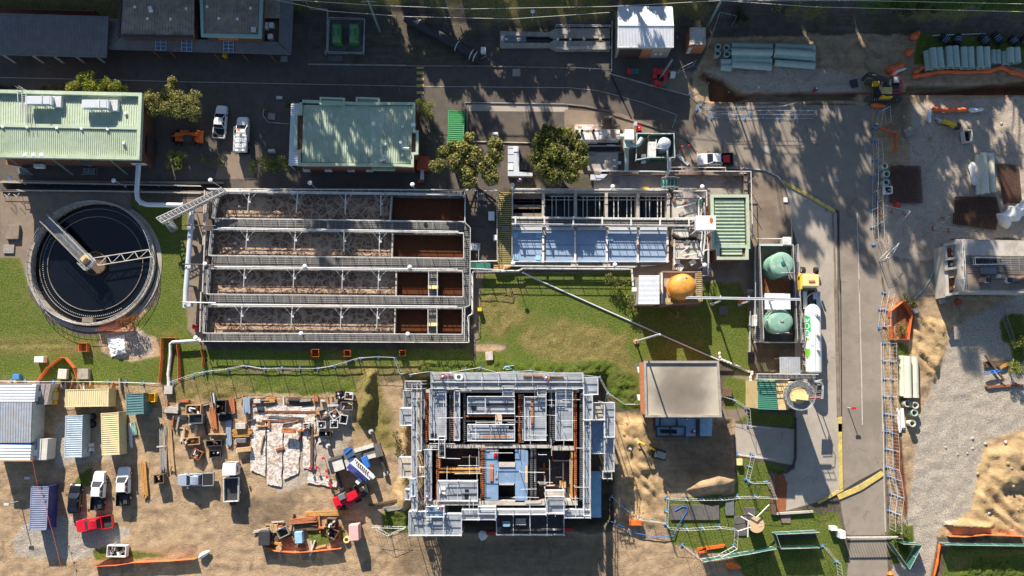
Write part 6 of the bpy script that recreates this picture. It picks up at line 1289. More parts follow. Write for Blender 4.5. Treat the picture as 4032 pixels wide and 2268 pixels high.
t=thing('rock_breaker','yellow and black breaker attachment lying on the broken ground below the white sock','attachment',P('A4',1290,1165,0));a,c=P('A4',1235,1150,.5),P('A4',1360,1195,.5);MB().bar(a,c,.5,.6).build('body','yellow',t);MB().tube([a,P('A4',1170,1120,.3)],.12,8).build('chisel','galv',t);MB().bar(c,c+(c-a)*.3,.8,.7).build('bracket','steel_dark',t);MB().tube(PL('A4',[(1160,1140),(1200,1185),(1260,1195),(1330,1200)],.2),.06,6).build('hose','rubber',t)
# ---------------- trees and shrubs ----------------
def leaf_cloud(clumps,size=.26,dens=26,seed=0):
 rs=np.random.RandomState(seed);V=[];
 for cx,cy,cz,r,rz in clumps:
  n=int(dens*r*r*4+12);d=rs.normal(size=(n,3));d/=np.linalg.norm(d,axis=1)[:,None]
  rad=rs.uniform(.62,1.05,n)**.6;sub=rs.randint(0,9,n);off=rs.normal(size=(9,3))*.42;d2=d*.55+off[sub];d2/=np.maximum(1,np.linalg.norm(d2,axis=1)/1.02)[:,None]
  p=np.array([cx,cy,cz])+d2*rad[:,None]*np.array([r,r,rz])
  a=rs.normal(size=(n,3));a/=np.linalg.norm(a,axis=1)[:,None];b=np.cross(a,d+rs.normal(size=(n,3))*.5);b/=np.linalg.norm(b,axis=1)[:,None]+1e-9
  s_=size*rs.uniform(.6,1.35,n)[:,None];V.append(np.stack([p-a*s_*.7,p+b*s_*.45,p+a*s_*.7,p-b*s_*.45],1))
 V=np.concatenate(V).reshape(-1,3);return V
def leafmesh(name,V,m):
 n=len(V)//4;me=bpy.data.meshes.new(name);me.vertices.add(len(V));me.vertices.foreach_set('co',V.astype(np.float32).ravel());me.loops.add(n*4);me.loops.foreach_set('vertex_index',np.arange(n*4,dtype=np.int32));me.polygons.add(n)
 me.polygons.foreach_set('loop_start',np.arange(0,n*4,4,dtype=np.int32));me.polygons.foreach_set('loop_total',np.full(n,4,np.int32));me.update();me.materials.append(MT[m]);return me
TS=[0]
def plant(name,label,q,clumps,z,m,cat='tree',group=None,size=.18,dens=150,flat=.75):
 TS[0]+=1;W3=[]
 for x,y,r in clumps:p=P(q,x,y,z);W3.append((p.x,p.y,z-.15*r/FR[q][2]*.037,r/FR[q][2]*.037,r/FR[q][2]*.037*flat))
 cx=sum(c[0]for c in W3)/len(W3);cy=sum(c[1]for c in W3)/len(W3);t=thing(name,label,cat,(cx,cy,0),group)
 V=leaf_cloud([(c[0]-cx,c[1]-cy,max(c[2],c[4]*.8),c[3],c[4])for c in W3],size,dens,TS[0]);o=bpy.data.objects.new('crown',leafmesh('crown',V,m));scene.collection.objects.link(o);o.parent=t
 b=MB();r0=.08+.03*z;b.tube([(cx,cy,-.1),(cx,cy,z*.35)],r0,8,r2=r0*.8)
 for c in W3:b.tube([(cx,cy,z*.3),((cx+c[0])/2,(cy+c[1])/2,z*.6),(c[0],c[1],z*.9)],r0*.6,6,r2=.03)
 b.build('trunk','bark',t);return t
plant('tree','rounded olive green tree right of the left sage roofed building','A0',[(1470,930,105),(1620,870,90),(1625,760,62),(1720,950,120),(1600,1000,110),(1830,940,95),(1840,1060,95),(1460,1030,80),(1720,1060,90)],4.6,'leaf_olive')
plant('tree','bright green twin crowned tree along the north wall of the left building','A0',[(690,810,75),(780,760,85),(840,720,55),(860,830,85),(980,790,75),(1080,820,75),(1160,855,55),(960,860,60)],4.6,'leaf_yellow')
plant('tree','wide olive tree in front of the green container, its crown split in clumps','B2',[(330,130,90),(300,230,85),(560,80,110),(480,200,110),(620,150,100),(580,300,100),(600,400,70),(760,250,110),(840,130,100),(850,30,75),(800,360,90),(600,-20,60),(430,60,60)],5.2,'leaf_olive',size=.26)
plant('tree','dense round tree with brown tips between the covers and the filter unit','B2',[(1290,20,110),(1420,-60,100),(1560,-20,100),(1640,80,90),(1640,200,100),(1560,320,100),(1420,340,100),(1280,280,100),(1250,150,90),(1440,150,150),(1350,-110,60)],5.2,'leaf_green',size=.26)
gs='shrubs round the buildings'
for lab,q,cl,z,m in(('low dark bushes along the north wall of the left building','A0',[(410,840,40),(500,830,50),(580,850,45),(640,850,35)],1.6,'leaf_green'),('dark bush at the far left edge by the road','A0',[(-20,830,50),(60,840,50),(120,850,35)],1.6,'leaf_dark'),('golden green bush at the right corner of the central building','A2',[(140,980,60),(210,1010,60),(170,1070,70),(230,1080,45)],2.2,'leaf_yellow'),('bright hedge left of the central building steps','B1',[(480,270,50),(550,200,60),(640,210,60),(730,200,60),(790,240,55),(700,280,50),(600,280,50),(470,215,35)],1.8,'leaf_yellow'),('bush of yellow green leaves left of the small shrubs near the orange telehandler','B0',[(1640,160,70),(1720,140,60),(1680,220,70),(1600,240,40)],1.6,'leaf_yellow'),('small round green shrub beside the path slab','B1',[(150,190,38),(165,230,35)],1.2,'leaf_green'),('small dark shrub left of the round green shrub','B1',[(20,160,45),(0,200,30)],1.2,'leaf_green'),('shrub in the kerbed bed beside the zinc side roof','A1',[(810,990,38),(845,980,35),(800,1030,28)],1.3,'leaf_green'),('tiny shrub between the dormers on the road side','A1',[(1400,965,28),(1430,965,20)],.8,'leaf_green'),('tiny shrub left of the first dormer on the road side','A1',[(1010,955,22),(1040,952,18)],.8,'leaf_green'),('tiny yellowish shrub in the kerbed bed edge','A1',[(590,1035,24)],.6,'leaf_yellow'),('leafy bush above the left corner of the white roofed dosing shed','G',[(1535,702,17),(1558,712,17),(1572,708,13)],1.6,'leaf_green'),('olive bush at the left wall of the white roofed dosing shed','C3',[(190,180,40),(200,230,40)],1.6,'leaf_olive'),('dark bush below the olive bush by the dosing shed','C3',[(200,290,38),(260,300,42)],1.3,'leaf_green'),('small bush alone in the shade below the orange tank bund','C3',[(600,320,38),(640,330,34)],1.1,'leaf_olive'),('rusty brown dried bush at the lower rim of the settling tank','C0',[(1140,420,50),(1200,390,55),(1270,370,50),(1220,430,45)],1.9,'leaf_dry'),('bush at the top of the orange barrier ring','C4',[(890,170,45),(940,210,45),(970,240,30)],1.6,'leaf_green'),('leafy bush by the end of the long ladder','C4',[(1930,620,50),(1990,600,45),(2000,560,35)],1.8,'leaf_green'),('yellow green bush behind the timber debris','C4',[(1930,800,60),(1960,860,50),(1900,880,40)],1.8,'leaf_yellow'),('weedy bush inside the orange barrier ring','C4',[(850,440,45),(860,490,35),(820,520,30)],.7,'leaf_olive'),('green bush between the long fence and the gravel','D4',[(870,960,34),(820,1010,40),(860,1060,38),(790,900,22)],1.3,'leaf_green'),('strip of leafy weeds left of the stacked cream pipes','C4',[(790,640,28),(815,700,32),(820,770,32),(815,840,30),(825,910,24)],.7,'leaf_green'),('bush on the bare bank above the long drain at the top','A3',[(1230,120,70),(1300,160,50),(1200,190,50)],1.8,'leaf_dark'),('weed clump beside the scaffold and the blue crane','D1',[(1820,110,45),(1840,200,42),(1850,280,36)],.9,'leaf_green'),('yellow tipped weed bush high on the top right bank','A3',[(1600,80,55),(1700,110,45),(1780,60,50)],3.4,'leaf_olive'),('dark bush patch on the top right bank','A4',[(800,60,70),(900,100,60),(1050,70,70),(1180,90,60)],3.6,'leaf_dark')):plant('shrub',lab,q,cl,z,m,'shrub',gs,.14,90)
protos=[]
for k in range(4):
 rs=random.Random(40+k);cl=[];b=MB();Hh=15;b.tube([(0,0,-1.5),(.3,.1,6),(.1,.4,Hh*.75)],.38,8,r2=.12)
 for j in range(13):
  a=rs.uniform(0,6.28);rr=rs.uniform(.6,3.6);z=rs.uniform(6.5,Hh);c=(rr*math.cos(a),rr*math.sin(a),z);cl.append((*c,rs.uniform(.9,1.7),rs.uniform(.6,1.2)));b.tube([(.2,.2,z*.55),(c[0]*.5,c[1]*.5,z*.8),c],.13,5,r2=.03)
 t=thing('gum_tree','x','tree',(0,0,0),'tall gum trees on the bank beyond the road');o=bpy.data.objects.new('crown',leafmesh('crown',leaf_cloud(cl,.36,18,90+k),'leaf_dark'));scene.collection.objects.link(o);o.parent=t;b.build('trunk','bark_pale',t,False,True);protos.append(t)
rs=random.Random(12);used=[0]*4;gi=0
def gum(x,y,s_,lab='tall loose crowned gum tree on the bank north of the works road'):
 global gi
 k=gi%4;gi+=1;p=P('G',x,y,0);o=protos[k]if not used[k]else copy_tree(protos[k]);used[k]=1
 o.location=(p.x,p.y,gz(p.x,p.y));o.rotation_euler.z=rs.uniform(0,6.28);sc_=s_*rs.uniform(.92,1.08);o.scale=(sc_*rs.uniform(.9,1.15),sc_*rs.uniform(.9,1.15),sc_);o['label']=lab
bb=thing('shade_thicket','unseen dense thicket bush added on the bank to shade the top road','shrub',(0,0,0),'unseen thicket bushes added beyond the road for shade');o=bpy.data.objects.new('crown',leafmesh('crown',leaf_cloud([(0,0,2.6,2.6,2.4),(1.2,.8,4.2,1.9,1.6),(-1.4,.3,3.8,1.8,1.8),(.3,-1,1.4,2.4,1.4)],.42,30,77),'leaf_dark'));scene.collection.objects.link(o);o.parent=bb;MB().tube([(0,0,-1),(0,0,3)],.15,6).build('trunk','bark',bb,False,True);fb=1  # unseen thicket, added in rows to block light passing under the gum crowns
for x in range(-380,2500,46):
 p=P('G',x+rs.uniform(-12,12),rs.uniform(-92,-70),0);o=bb if fb else copy_tree(bb);fb=0;o.location=(p.x,p.y,gz(p.x,p.y));o.rotation_euler.z=rs.uniform(0,6);q_=(1.0 if x<850 else.55 if x<1700 else.7)*rs.uniform(.8,1.15);o.scale=(q_,q_,q_)
for y_,s_,st_ in((-130,1.25,60),(-200,1.4,66),(-290,1.5,80)):
 for x in range(-480,2560,st_):
  p=P('G',x+rs.uniform(-20,20),y_+rs.uniform(-20,20),0);o=copy_tree(bb);o.location=(p.x,p.y,gz(p.x,p.y));o.rotation_euler.z=rs.uniform(0,6);q_=s_*rs.uniform(.8,1.2)*(.7 if x>1650 else.45 if x>850 else 1);o.scale=(q_,q_,q_)
for x in range(-420,540,62):gum(x+rs.uniform(-15,15),rs.uniform(-150,-95),.58 if x<180 else.68)
for x in range(-330,360,120):gum(x,-240,.68)
for x in range(550,900,52):gum(x+rs.uniform(-15,15),rs.uniform(-200,-110),1.12)
for x in range(900,1330,150):gum(x+rs.uniform(-18,18),rs.uniform(-190,-100),.95)
for x in range(1360,1700,150):gum(x+rs.uniform(-18,18),rs.uniform(-170,-100),.95)
for x in(1730,1850,1930,2000,2080):gum(x+rs.uniform(-15,15),rs.uniform(-240,-150),1.3)
for x in range(560,860,60):gum(x,rs.uniform(-320,-250),1.2)
for x in range(1900,2480,170):gum(x,rs.uniform(-140,-100),1.0)
for x,y,s_ in((2120,-150,1.3),(2260,-180,1.2),(2060,-320,1.8),(1960,-330,1.75)):gum(x,y,s_)
gum(-160,470,.62,'gum tree just outside the left edge beside the settling tank')
# ---------------- shipping containers and site sheds ----------------
def container(label,q,pts,h,side,roof,axis,name='shipping_container',cat='container',grp=None,pitch=.3,z0=.05):
 c=PL(q,pts,h);t=base(name,label,cat,c,0,grp);lo=inset(c,.07)
 MB().prism(lo,z0,h-.05).build('body',side,t);b=MB()
 for i in range(4):
  a,d_=Vector((*lo[i][:2],0)),Vector((*lo[(i+1)%4][:2],0));L=(d_-a).length;n=int(L/.35);nn=(d_-a).cross(Vector((0,0,1))).normalized()
  for k in range(n):v=a.lerp(d_,(k+.5)/n);b.bar(v+nn*.0+Vector((0,0,.2)),v+Vector((0,0,h-.2)),.12,.12)
 b.build('side_ribs',side,t)
 for v in c:MB().box(v.x,v.y,z0,.16,.16,h+.02).build('corner_post',side,t)
 if axis:sheet_roof(t,c[0],c[3],c[2],c[1],roof,pitch,.05,duty=.45)
 else:sheet_roof(t,c[0],c[1],c[2],c[3],roof,pitch,.05,duty=.45)
 b=MB()
 for i in range(4):b.bar(c[i]+Vector((0,0,.0)),c[(i+1)%4],.12,.12)
 b.build('edge_frame',roof,t);return t,c
container('long cream yellow container lying east-west below the fence','W',[(785,168),(1290,155),(1285,358),(778,366)],2.6,'yellow_container','yellow_container',0)
container('pale blue white container with side windows, left of the upright yellow one','W',[(785,480),(978,472),(968,962),(770,965)],2.6,'blue_container','blue_container',1)
container('upright yellow container with a dark red lower corner','W',[(1205,450),(1405,435),(1418,930),(1218,940)],2.6,'yellow_container','yellow_container',1)
container('small teal container beside the long yellow one','W',[(1505,218),(1700,208),(1705,448),(1512,458)],2.6,'teal_container','teal_container',1,pitch=.38)
container('navy blue container with lavender ribbed roof near the black car','D0',[(300,602),(462,600),(440,1008),(282,1010)],2.6,'navy_container','navy_roof',1)
container('bright green container above the wide olive tree','A2',[(402,1055),(550,1060),(540,1400),(395,1412)],2.6,'green_container','green_container',1)
c=PL('W',[(430,95),(600,95),(560,340),(412,340)],2.6)
sh=thing('site_office','large white roofed site office block of three ribbed bays at the left edge','building',P('W',180,600,0))
for pts,ax,m in(([(-150,95),(430,98),(410,308),(-150,308)],1,'white_roof'),([(-150,309),(385,309),(368,795),(-150,795)],0,'galv_deck'),([(-150,815),(370,825),(358,1005),(-150,1005)],1,'white_roof')):
 c=PL('W',pts,3.4);MB().prism(inset(c,.1),0,3.3).build('wall','offwhite',sh);(sheet_roof(sh,c[0],c[3],c[2],c[1],m,.42,.06)if ax else sheet_roof(sh,c[0],c[1],c[2],c[3],m,.36,.06))
MB().prism(PL('W',[(-150,795),(360,797),(365,824),(-150,812)],3.3),3.2,3.3).build('blue_gutter','blue',sh)
for y in(92,1010):a_,c_=P('W',-150,y,3.35),P('W',380,y,3.35);MB().bar(a_,c_,.12,.2).build('fascia','timber_orange',sh)
for lab,pts,z,m in(('grey flat awning roof beside the upper site office bay',[(432,95),(608,95),(560,342),(412,342)],2.3,'timber_grey'),('pale panelled annex roof at the lower site office bay',[(380,750),(570,748),(552,998),(370,1005)],2.3,'offwhite')):
 c=PL('W',pts,z);t=base('annex',lab,'shed',c);MB().prism(c,0,z-.1).build('wall','offwhite',t);MB().prism(c,z-.09,z).build('roof',m,t);v=P('W',465 if z and m!='offwhite' else 418,215 if m!='offwhite' else 912,z);MB().box(v.x,v.y,z,.5,.8,.25).build('air_conditioner','white',t)
 for k in(.3,.62):MB().bar(c[0].lerp(c[1],k)+Vector((0,0,.02)),c[3].lerp(c[2],k)+Vector((0,0,.02)),.06,.04).build('joint','navy_container',t)
def bx(name,lab,cat,q,x,y,w_,l_,h,m,rot=0,z0=0,z=None,bev=.05,grp=None):
 v=P(q,x,y,h+z0 if z is None else z);return tag(MB().box(v.x,v.y,z0,w_*.037/FR[q][2],l_*.037/FR[q][2],h,rot).build(name,m,None,bevel=bev),lab,cat,grp)
t=thing('generator','yellow and black machine parked against the site office annex','machine',P('W',595,245,0))
for x,y,w_,l_,h,m in((595,240,100,95,1.4,'cream'),(610,165,85,45,1.2,'yellow'),(605,318,90,50,1.0,'yellow'),(522,215,40,75,1.6,'yellow_paint')):v=P('W',x,y,h);MB().box(v.x,v.y,.1,w_/3.019*.037,l_/3.019*.037,h).build('housing',m,t,bevel=.08)
def chair(q,x,y,rot,lab):
 v=P(q,x,y,.4);t=thing('plastic_chair',lab,'chair',(v.x,v.y,.02),'white plastic chairs');t.rotation_euler.z=rot;MB().box(0,0,.4,.5,.5,.05).build('seat','plastic_white',t,False,True);MB().box(-.26,0,.42,.06,.5,.45).build('backrest','plastic_white',t,False,True)
 for dx in(-.2,.2):
  for dy in(-.2,.2):MB().box(dx,dy,0,.05,.05,.4).build('leg','plastic_white',t,False,True)
chair('W',1095,820,0,'upper white plastic chair beside the pale blue container');chair('W',1100,873,0,'lower white plastic chair beside the pale blue container');chair('W',442,637,0,'white plastic chair in the dark yard beside the site office');chair('W',565,880,1.2,'white plastic chair outside the site office annex')
for k,y in enumerate((490,575)):v=P('W',1092,y,.3);tag(MB().ring(v.x,v.y,0,.28,.3,.55,24).build('tyre','rubber'),('upper' if k==0 else 'lower')+' of two tyres leaning by the pale blue container','tyre','tyres by the container')
# ---------------- timber stacks, pallets, boxes ----------------
def stack(lab,q,x0,y0,x1,y1,wpx,n,m,z=0.0,layers=2,th=.12,cat='timber',name='timber_stack',jit=.08):
 a,c=P(q,x0,y0,z+th*layers),P(q,x1,y1,z+th*layers);d_=(c-a);L=d_.length;d_.normalize();nn=Vector((-d_.y,d_.x,0));w_=wpx/FR[q][2]*.037;mid=a.lerp(c,.5);t=thing(name,lab,cat,(mid.x,mid.y,z));r_=random.Random(int(x0+y0))
 for k in range(n):
  for l in range(layers):
   o=nn*(w_*((k+.5)/n-.5)+r_.uniform(-.02,.02));e0,e1=r_.uniform(-jit,jit)*L,r_.uniform(-jit,jit)*L;h=Vector((0,0,z+th*(l+.5)-a.z));sk_=nn*r_.uniform(-1,1)*jit*.6
   MB().bar(a+o+h-d_*e0+sk_,c+o+h+d_*e1-sk_,w_/n*.86,th*.92).build('beam',m,t)
 for u in(.15,.85):v=a.lerp(c,u);MB().bar(Vector((v.x,v.y,z+.03))-nn*w_/2,Vector((v.x,v.y,z+.03))+nn*w_/2,.1,.06).build('bearer','timber_dark',t)
 return t
for r_ in(('long grey scaffold planks stacked upright beside the orange stack end','U',50,405,55,800,70,7,'timber_grey',0,3),('narrow orange timber lengths right of the grey planks','U',108,400,135,795,50,5,'timber',0,2),('bright orange brown beams lying beside the white ute','D0',1358,380,1382,698,50,4,'timber_orange',0,3),('rusty orange beams standing in a row left of the dark crates','U',520,210,540,405,55,6,'timber_red',0,3),('fan of reddish beams beside the dark crate','U',690,125,705,255,70,6,'timber_red',0,3),('silver blue aluminium tube bundle with red ends','U',672,340,680,560,48,6,'silver_paint',0,3),('pile of orange brown boards in the middle of the yard','U',715,450,885,440,75,8,'timber_orange',0,4),('long brown rail lying down the white sheets','U',1465,390,1462,770,26,2,'timber_dark',0,2,.25),('yellow orange beams by the red telehandler','D1',985,862,1368,848,45,4,'timber_orange',0,2),('large stack of red brown beams below the orange ones','D1',835,935,1072,910,50,5,'timber_red',0,5),('dark timber lengths under the red brown stack','D1',850,1000,1095,990,45,5,'timber_dark',0,2),('short dark brown stack with tan ends left of the open skip','D1',665,975,680,1160,75,7,'timber_dark',0,3),('tan timber bundle at the top left of the skips','D1',668,965,672,1035,70,6,'timber',0,5),('reddish rough timber pile near the wooden reel','D1',755,1130,860,1100,60,5,'timber_red',0,3),('thin pale and orange poles beside the black crate','D1',480,1030,630,1000,24,3,'offwhite',0,2),('dark pipes stacked across the white sheets','U',1060,290,1385,312,26,4,'galv_dark',0,2),('long rusty bars across the top of the white sheets','U',910,240,1500,245,18,3,'rust',0,2),('second row of long rusty bars across the white sheets','U',970,330,1390,335,16,3,'rust',0,2),('thick orange red beams on trestles on the white sheets','U',1188,420,1312,430,48,3,'timber_red',.9,2,.2),('pale blue wrapped board bundle near the fence','U',842,115,845,255,70,4,'silver_paint',0,6),('white boards piled beside the pallets at upper left','U',70,225,190,230,60,5,'plank',0,4),('dark steel sections piled below the white boards','U',150,300,275,295,45,5,'steel_dark',0,3),('red brown steel bundle by the fence at upper left','U',195,145,300,140,28,3,'timber_red',0,3),('jumbled brown bars along the grass edge','U',1240,130,1350,130,45,6,'timber_dark',0,2),('short rust beams at the upper right of the yard','U',1500,85,1505,150,45,3,'timber_red',0,3),('light timber slats near the stacked crates','U',1210,175,1460,160,22,3,'timber_dark',0,2),('orange stack of boards left of the plastic bundle','U',1005,135,1115,130,50,4,'timber_orange',0,4),('thin teal lengths leaning at the right of the yellow container','W',1580,560,1600,700,55,6,'teal_trim',0,2),('white and blue plastic lengths beside the yellow container','W',1540,570,1560,850,30,3,'plastic_white',0,2),('two yellow timbers beside the teal container','W',1745,350,1855,340,30,2,'timber_orange',0,2),('brown beams lying beside the scaffold foot','D1',1575,780,1880,725,22,3,'timber_dark',0,2),('grey plank bundle near the scaffold foot','D1',1722,820,1880,795,44,4,'timber_grey',0,3),('orange red plastic tubes bundled on the lower grass','D3',850,1200,1090,1160,30,3,'orange',0,2,.14,'pipes','pipe_bundle'),('second bundle of orange red tubes below the first','D3',850,1228,920,1205,40,3,'orange',0,2,.14,'pipes','pipe_bundle'),('white plastic pipes standing beside the row of pipe rings','C4',835,1235,850,1425,60,4,'plastic_white',0,2,.16,'pipes','pipe_bundle'),('white plastic pipe pair below the other white pipes','C4',820,1310,832,1449,26,2,'plastic_white',0,2,.14,'pipes','pipe_bundle'),('heavy brown beam lying over the debris pile','C4',1635,705,1820,950,20,1,'timber_dark',.4,1,.3),('brown scattered boards of the debris pile','C4',1640,810,1870,790,60,5,'timber_dark',0,2),('orange tinted boards of the debris pile','C4',1780,840,1870,800,30,3,'timber_orange',.25,1),('long rust beams at the foot of the debris pile','C4',1660,1025,1990,1000,26,2,'rust',0,1,.25),('timber boards laid along the west side of the sand slope','D3',515,540,570,690,14,2,'timber',0,1),('dark rails inside the green mesh enclosure','D3',1600,1085,1950,1070,40,3,'steel_dark',0,2,.2)):stack(*r_)
def openbox(lab,q,x,y,wpx,hpx,rot,h,m,inner='steel_dark',name='skip_bin',cat='bin',junk=0):
 v=P(q,x,y,h);w_,l_=wpx/FR[q][2]*.037,hpx/FR[q][2]*.037;t=thing(name,lab,cat,(v.x,v.y,0));t.rotation_euler.z=rot
 b=MB();b.box(0,l_/2-.05,.1,w_,.1,h-.1);b.box(0,-l_/2+.05,.1,w_,.1,h-.1);b.box(w_/2-.05,0,.1,.1,l_-.2,h-.1);b.box(-w_/2+.05,0,.1,.1,l_-.2,h-.1);b.build('side_walls',m,t,False,True);MB().box(0,0,.05,w_-.1,l_-.1,.1).build('floor',inner,t,False,True)
 r_=random.Random(int(x*7+y))
 for k in range(junk):MB().box(r_.uniform(-.35,.35)*w_,r_.uniform(-.35,.35)*l_,.16,r_.uniform(.2,.8)*w_*.5,r_.uniform(.08,.3),r_.uniform(.1,h),r_.uniform(0,3)).build('scrap',r_.choice(['galv','timber','plank','steel_dark','plastic_white','rust']),t,False,True)
for r_ in(('white framed skip full of scrap near the lower left barrier','D0',1105,1215,178,105,-.02,1.1,'plastic_white','steel_dark','skip_bin','bin',12),('tilted black edged skip in the lower heap','D1',755,1035,105,85,.45,1.1,'timber_grey'),('brown skip at the top right of the lower heap','D1',1213,945,82,80,-.05,1.3,'timber_dark','steel_dark','skip_bin','bin',4),('rotated brown skip at the lower right of the heap','D1',1225,1045,95,90,-.5,1.2,'timber_dark','steel_dark','skip_bin','bin',3),('rust red box of metal scrap alone on the dirt','U',372,650,90,85,-.45,.8,'rust','galv_dark','scrap_box','box',9),('dark crate topped with planks on the tan dirt','U',535,545,150,55,.05,.9,'steel_dark','black','crate','crate',4),('dark pallet box beside a small slatted pallet','U',545,645,110,70,.08,.7,'steel_dark','black','crate','crate',5),('tan timber crate left of the dark crates','U',320,525,160,70,.08,.9,'timber','timber','crate','crate',6),('small brown crate at the foot of the grey planks','D0',1508,528,95,85,.1,1.3,'timber_dark','steel_dark','crate','crate',8),('big dark grey crate at upper left of the yard','U',600,200,100,130,.02,1.3,'steel_dark','steel_dark','crate','crate',3),('wide dark grey lidded crate near the white boards','U',362,312,130,88,.02,1.2,'galv_dark','galv_dark','crate','crate'),('timber crate with pink frames beside the lidded crate','U',340,225,145,90,0,1.2,'timber','galv_dark','crate','crate',10),('dark basket of clamps, top row of the scaffold baskets','U',1735,85,85,80,.1,.9,'steel_dark','timber_dark','basket','basket',14),('white wire basket, top row at the right of the baskets','U',1820,95,80,70,-.1,.9,'galv','galv_dark','basket','basket',6),('wide open basket below the white wire basket','U',1800,190,115,80,0,.8,'galv_dark','timber_grey','basket','basket',5),('round heaped basket of dark couplers','U',1580,262,80,80,.3,.9,'galv_dark','black','basket','basket',16),('basket of loose white scaffold arms','U',1685,272,85,85,.6,.8,'galv','galv_dark','basket','basket',14),('black filled basket tilted at the right end','U',1768,318,75,85,-.15,.9,'galv','black','basket','basket'),('wire basket third row left of the scaffold baskets','U',1562,370,78,70,.05,.9,'galv','black','basket','basket',8),('wire basket third row right of the scaffold baskets','U',1678,362,75,75,.02,.9,'galv','black','basket','basket',10),('lone wire basket beside the thick orange beams','U',1412,380,62,55,0,.9,'galv','steel_dark','basket','basket',7),('low table frame beneath the third row of baskets','U',1590,455,115,60,0,.8,'steel_dark','black','basket','basket',3),('pale square hopper tilted open on the excavated ground','A4',1482,1290,85,120,.1,1.1,'offwhite','black','hopper','hopper'),('white and blue bag of materials below the pipe rings','B4',722,475,78,75,0,.9,'plastic_white','navy_container','bulk_bag','bag',3),('yellow crate of yellow fittings beside the teal container','W',1800,258,85,105,0,1.0,'yellow','yellow','crate','crate',0)):openbox(*r_)
for r_ in(('crate','black topped crate at the left corner of the lower heap','box','D1',578,1092,105,130,1.4,'steel_dark',.03),('storage_box','light blue lidded box in the lower heap','box','D1',905,1085,70,105,1.2,'pale_blue',.08),('portable_toilet','pink portable toilet standing alone by the lower heap','toilet','D1',1430,1040,88,140,2.3,'pink',.06),('wrapped_bundle','grey white wrapped block near the tube bundle','bundle','U',788,382,95,55,.9,'plank',.02),('wrapped_bundle','small white stack near the fence beside the orange boards','bundle','U',945,145,65,38,1.0,'plank',.02),('grey_box','dark grey long box below the orange brown boards','box','U',790,520,95,42,.9,'galv_dark',.02),('bench','timber topped bench below the dark grey long box','bench','U',820,605,135,45,.8,'timber',.1),('black_sheet','black folded sheet beside the tube bundle','sheet','U',640,300,120,60,.3,'rubber',.1),('utility_box','pale grey box on the grass above the orange net','cabinet','C0',368,762,88,55,1.1,'plastic_white',0),('pit_cover','cream square pit cover inside the orange net','cover','C0',590,900,85,95,.8,'offwhite',-.05),('pit_cover','old concrete pit block right of the orange net','cover','C0',785,900,105,100,.8,'concrete',0),('pit_cover','pale hatch slab on the rubble by the scaffold grass','cover','C2',788,728,72,82,.4,'concrete_pale',.08),('cable_pit','dark square pit block on the grass near the pipe bridge','pit','C3',1085,292,82,82,.5,'concrete_dark',0),('cable_pit','brown square pit block on the grass right of the flat roof','pit','C3',1122,1075,85,78,.7,'timber_dark',-.06),('drain_cover','round edged kerbside grate box at the road side','cover','A1',722,925,62,28,.4,'offwhite',0),('drum_box','white grated box at the foot of the path slab','box','B1',648,102,68,30,.9,'offwhite',0),('sign_board','white sign board at the top of the dark tar yard','sign','A2',842,1268,62,24,1.2,'plastic_white',0),('electrical_cabinet','grey two door cabinet in the tar yard kerb line','cabinet','A2',840,1305,70,60,.9,'galv_dark',0),('litter_box','red box on the concrete path by the lower tank corner','box','C0',1848,450,44,42,.9,'red',0),('orange_box','orange box at the second pipe bridge post','box','C3',1262,208,50,28,1.0,'orange',0),('wheel_barrow','yellow tub of a barrow on the path right of the aeration tank','barrow','C2',697,287,40,34,.9,'yellow',0),('slab','flat pale hatch slab on the brown corner slab','cover','B3',1676,573,42,48,.15,'plastic_white',0),('slab','grated drain slab in the kerbed bed','cover','A1',650,1105,70,68,.08,'concrete',-.1),('slab','pale square slab set in the road','cover','A2',1047,690,78,78,.03,'concrete',0),('manhole','diamond set manhole cover on the right road','manhole','B3',1505,95,90,70,.03,'concrete',-.5),('manhole','square manhole cover in the dappled road','manhole','B4',218,370,66,62,.02,'concrete',0),('slab','dark slab pit below the green cabinets','cover','A1',1255,555,145,65,.12,'concrete_dark',0),('slab','pale slab below the verandah corner','cover','A1',768,560,70,60,.06,'concrete',0),('concrete_tank_lid','long brown ribbed cover set in the lower grass','cover','D3',812,845,460,142,.25,'concrete_dark',0),('concrete_tank_lid','grated dark cover right of the long ribbed cover','cover','D3',1145,800,82,145,.2,'galv_dark',0),('concrete_tank_lid','brown square pad under the tan disc machine','cover','D3',1250,975,125,180,.15,'concrete_dark',0),('concrete_tank_lid','small brown pad above the tan disc machine','cover','D3',1335,835,110,75,.15,'concrete_dark',0),('concrete_tank_lid','pale brown pad with a white pipe on it near the rust pit','cover','D3',1675,905,95,85,.1,'concrete_brown',0),('small_machine','yellow and blue small machine on the grass by the fence corner','machine','D3',1240,368,52,60,.7,'yellow_pale',0),('valve_pit','brown topped concrete valve pit on the slab at the far left edge','pit','B0',118,878,125,140,.5,'concrete_brown',0),('grate_cover','square grated cover on the slab below the far left valve pit','cover','B0',82,1040,105,85,.2,'timber_grey',0),('rock_bucket','toothed digger bucket lying on the broken ground under the excavator','bucket','A4',935,1245,120,80,.8,'timber_grey',.4),('blue_block','blue and orange block by the fence above the white site office','block','C0',148,925,62,50,.8,'blue_foot',0),('barrier','orange box frame barrier beside the blue hose','barrier','D3',252,945,120,50,.9,'orange',0),('red_block','red block at the scaffold foot, left of the dark opening','block','D2',802,1042,80,26,.7,'red',.05),('red_block','red block at the right foot of the scaffold','block','D2',1540,1012,78,30,.7,'red',0)):
 n_,lab,cat,q,x,y,w_,l_,h,m,rot=r_;bx(n_,lab,cat,q,x,y,w_,l_,h,m,rot)
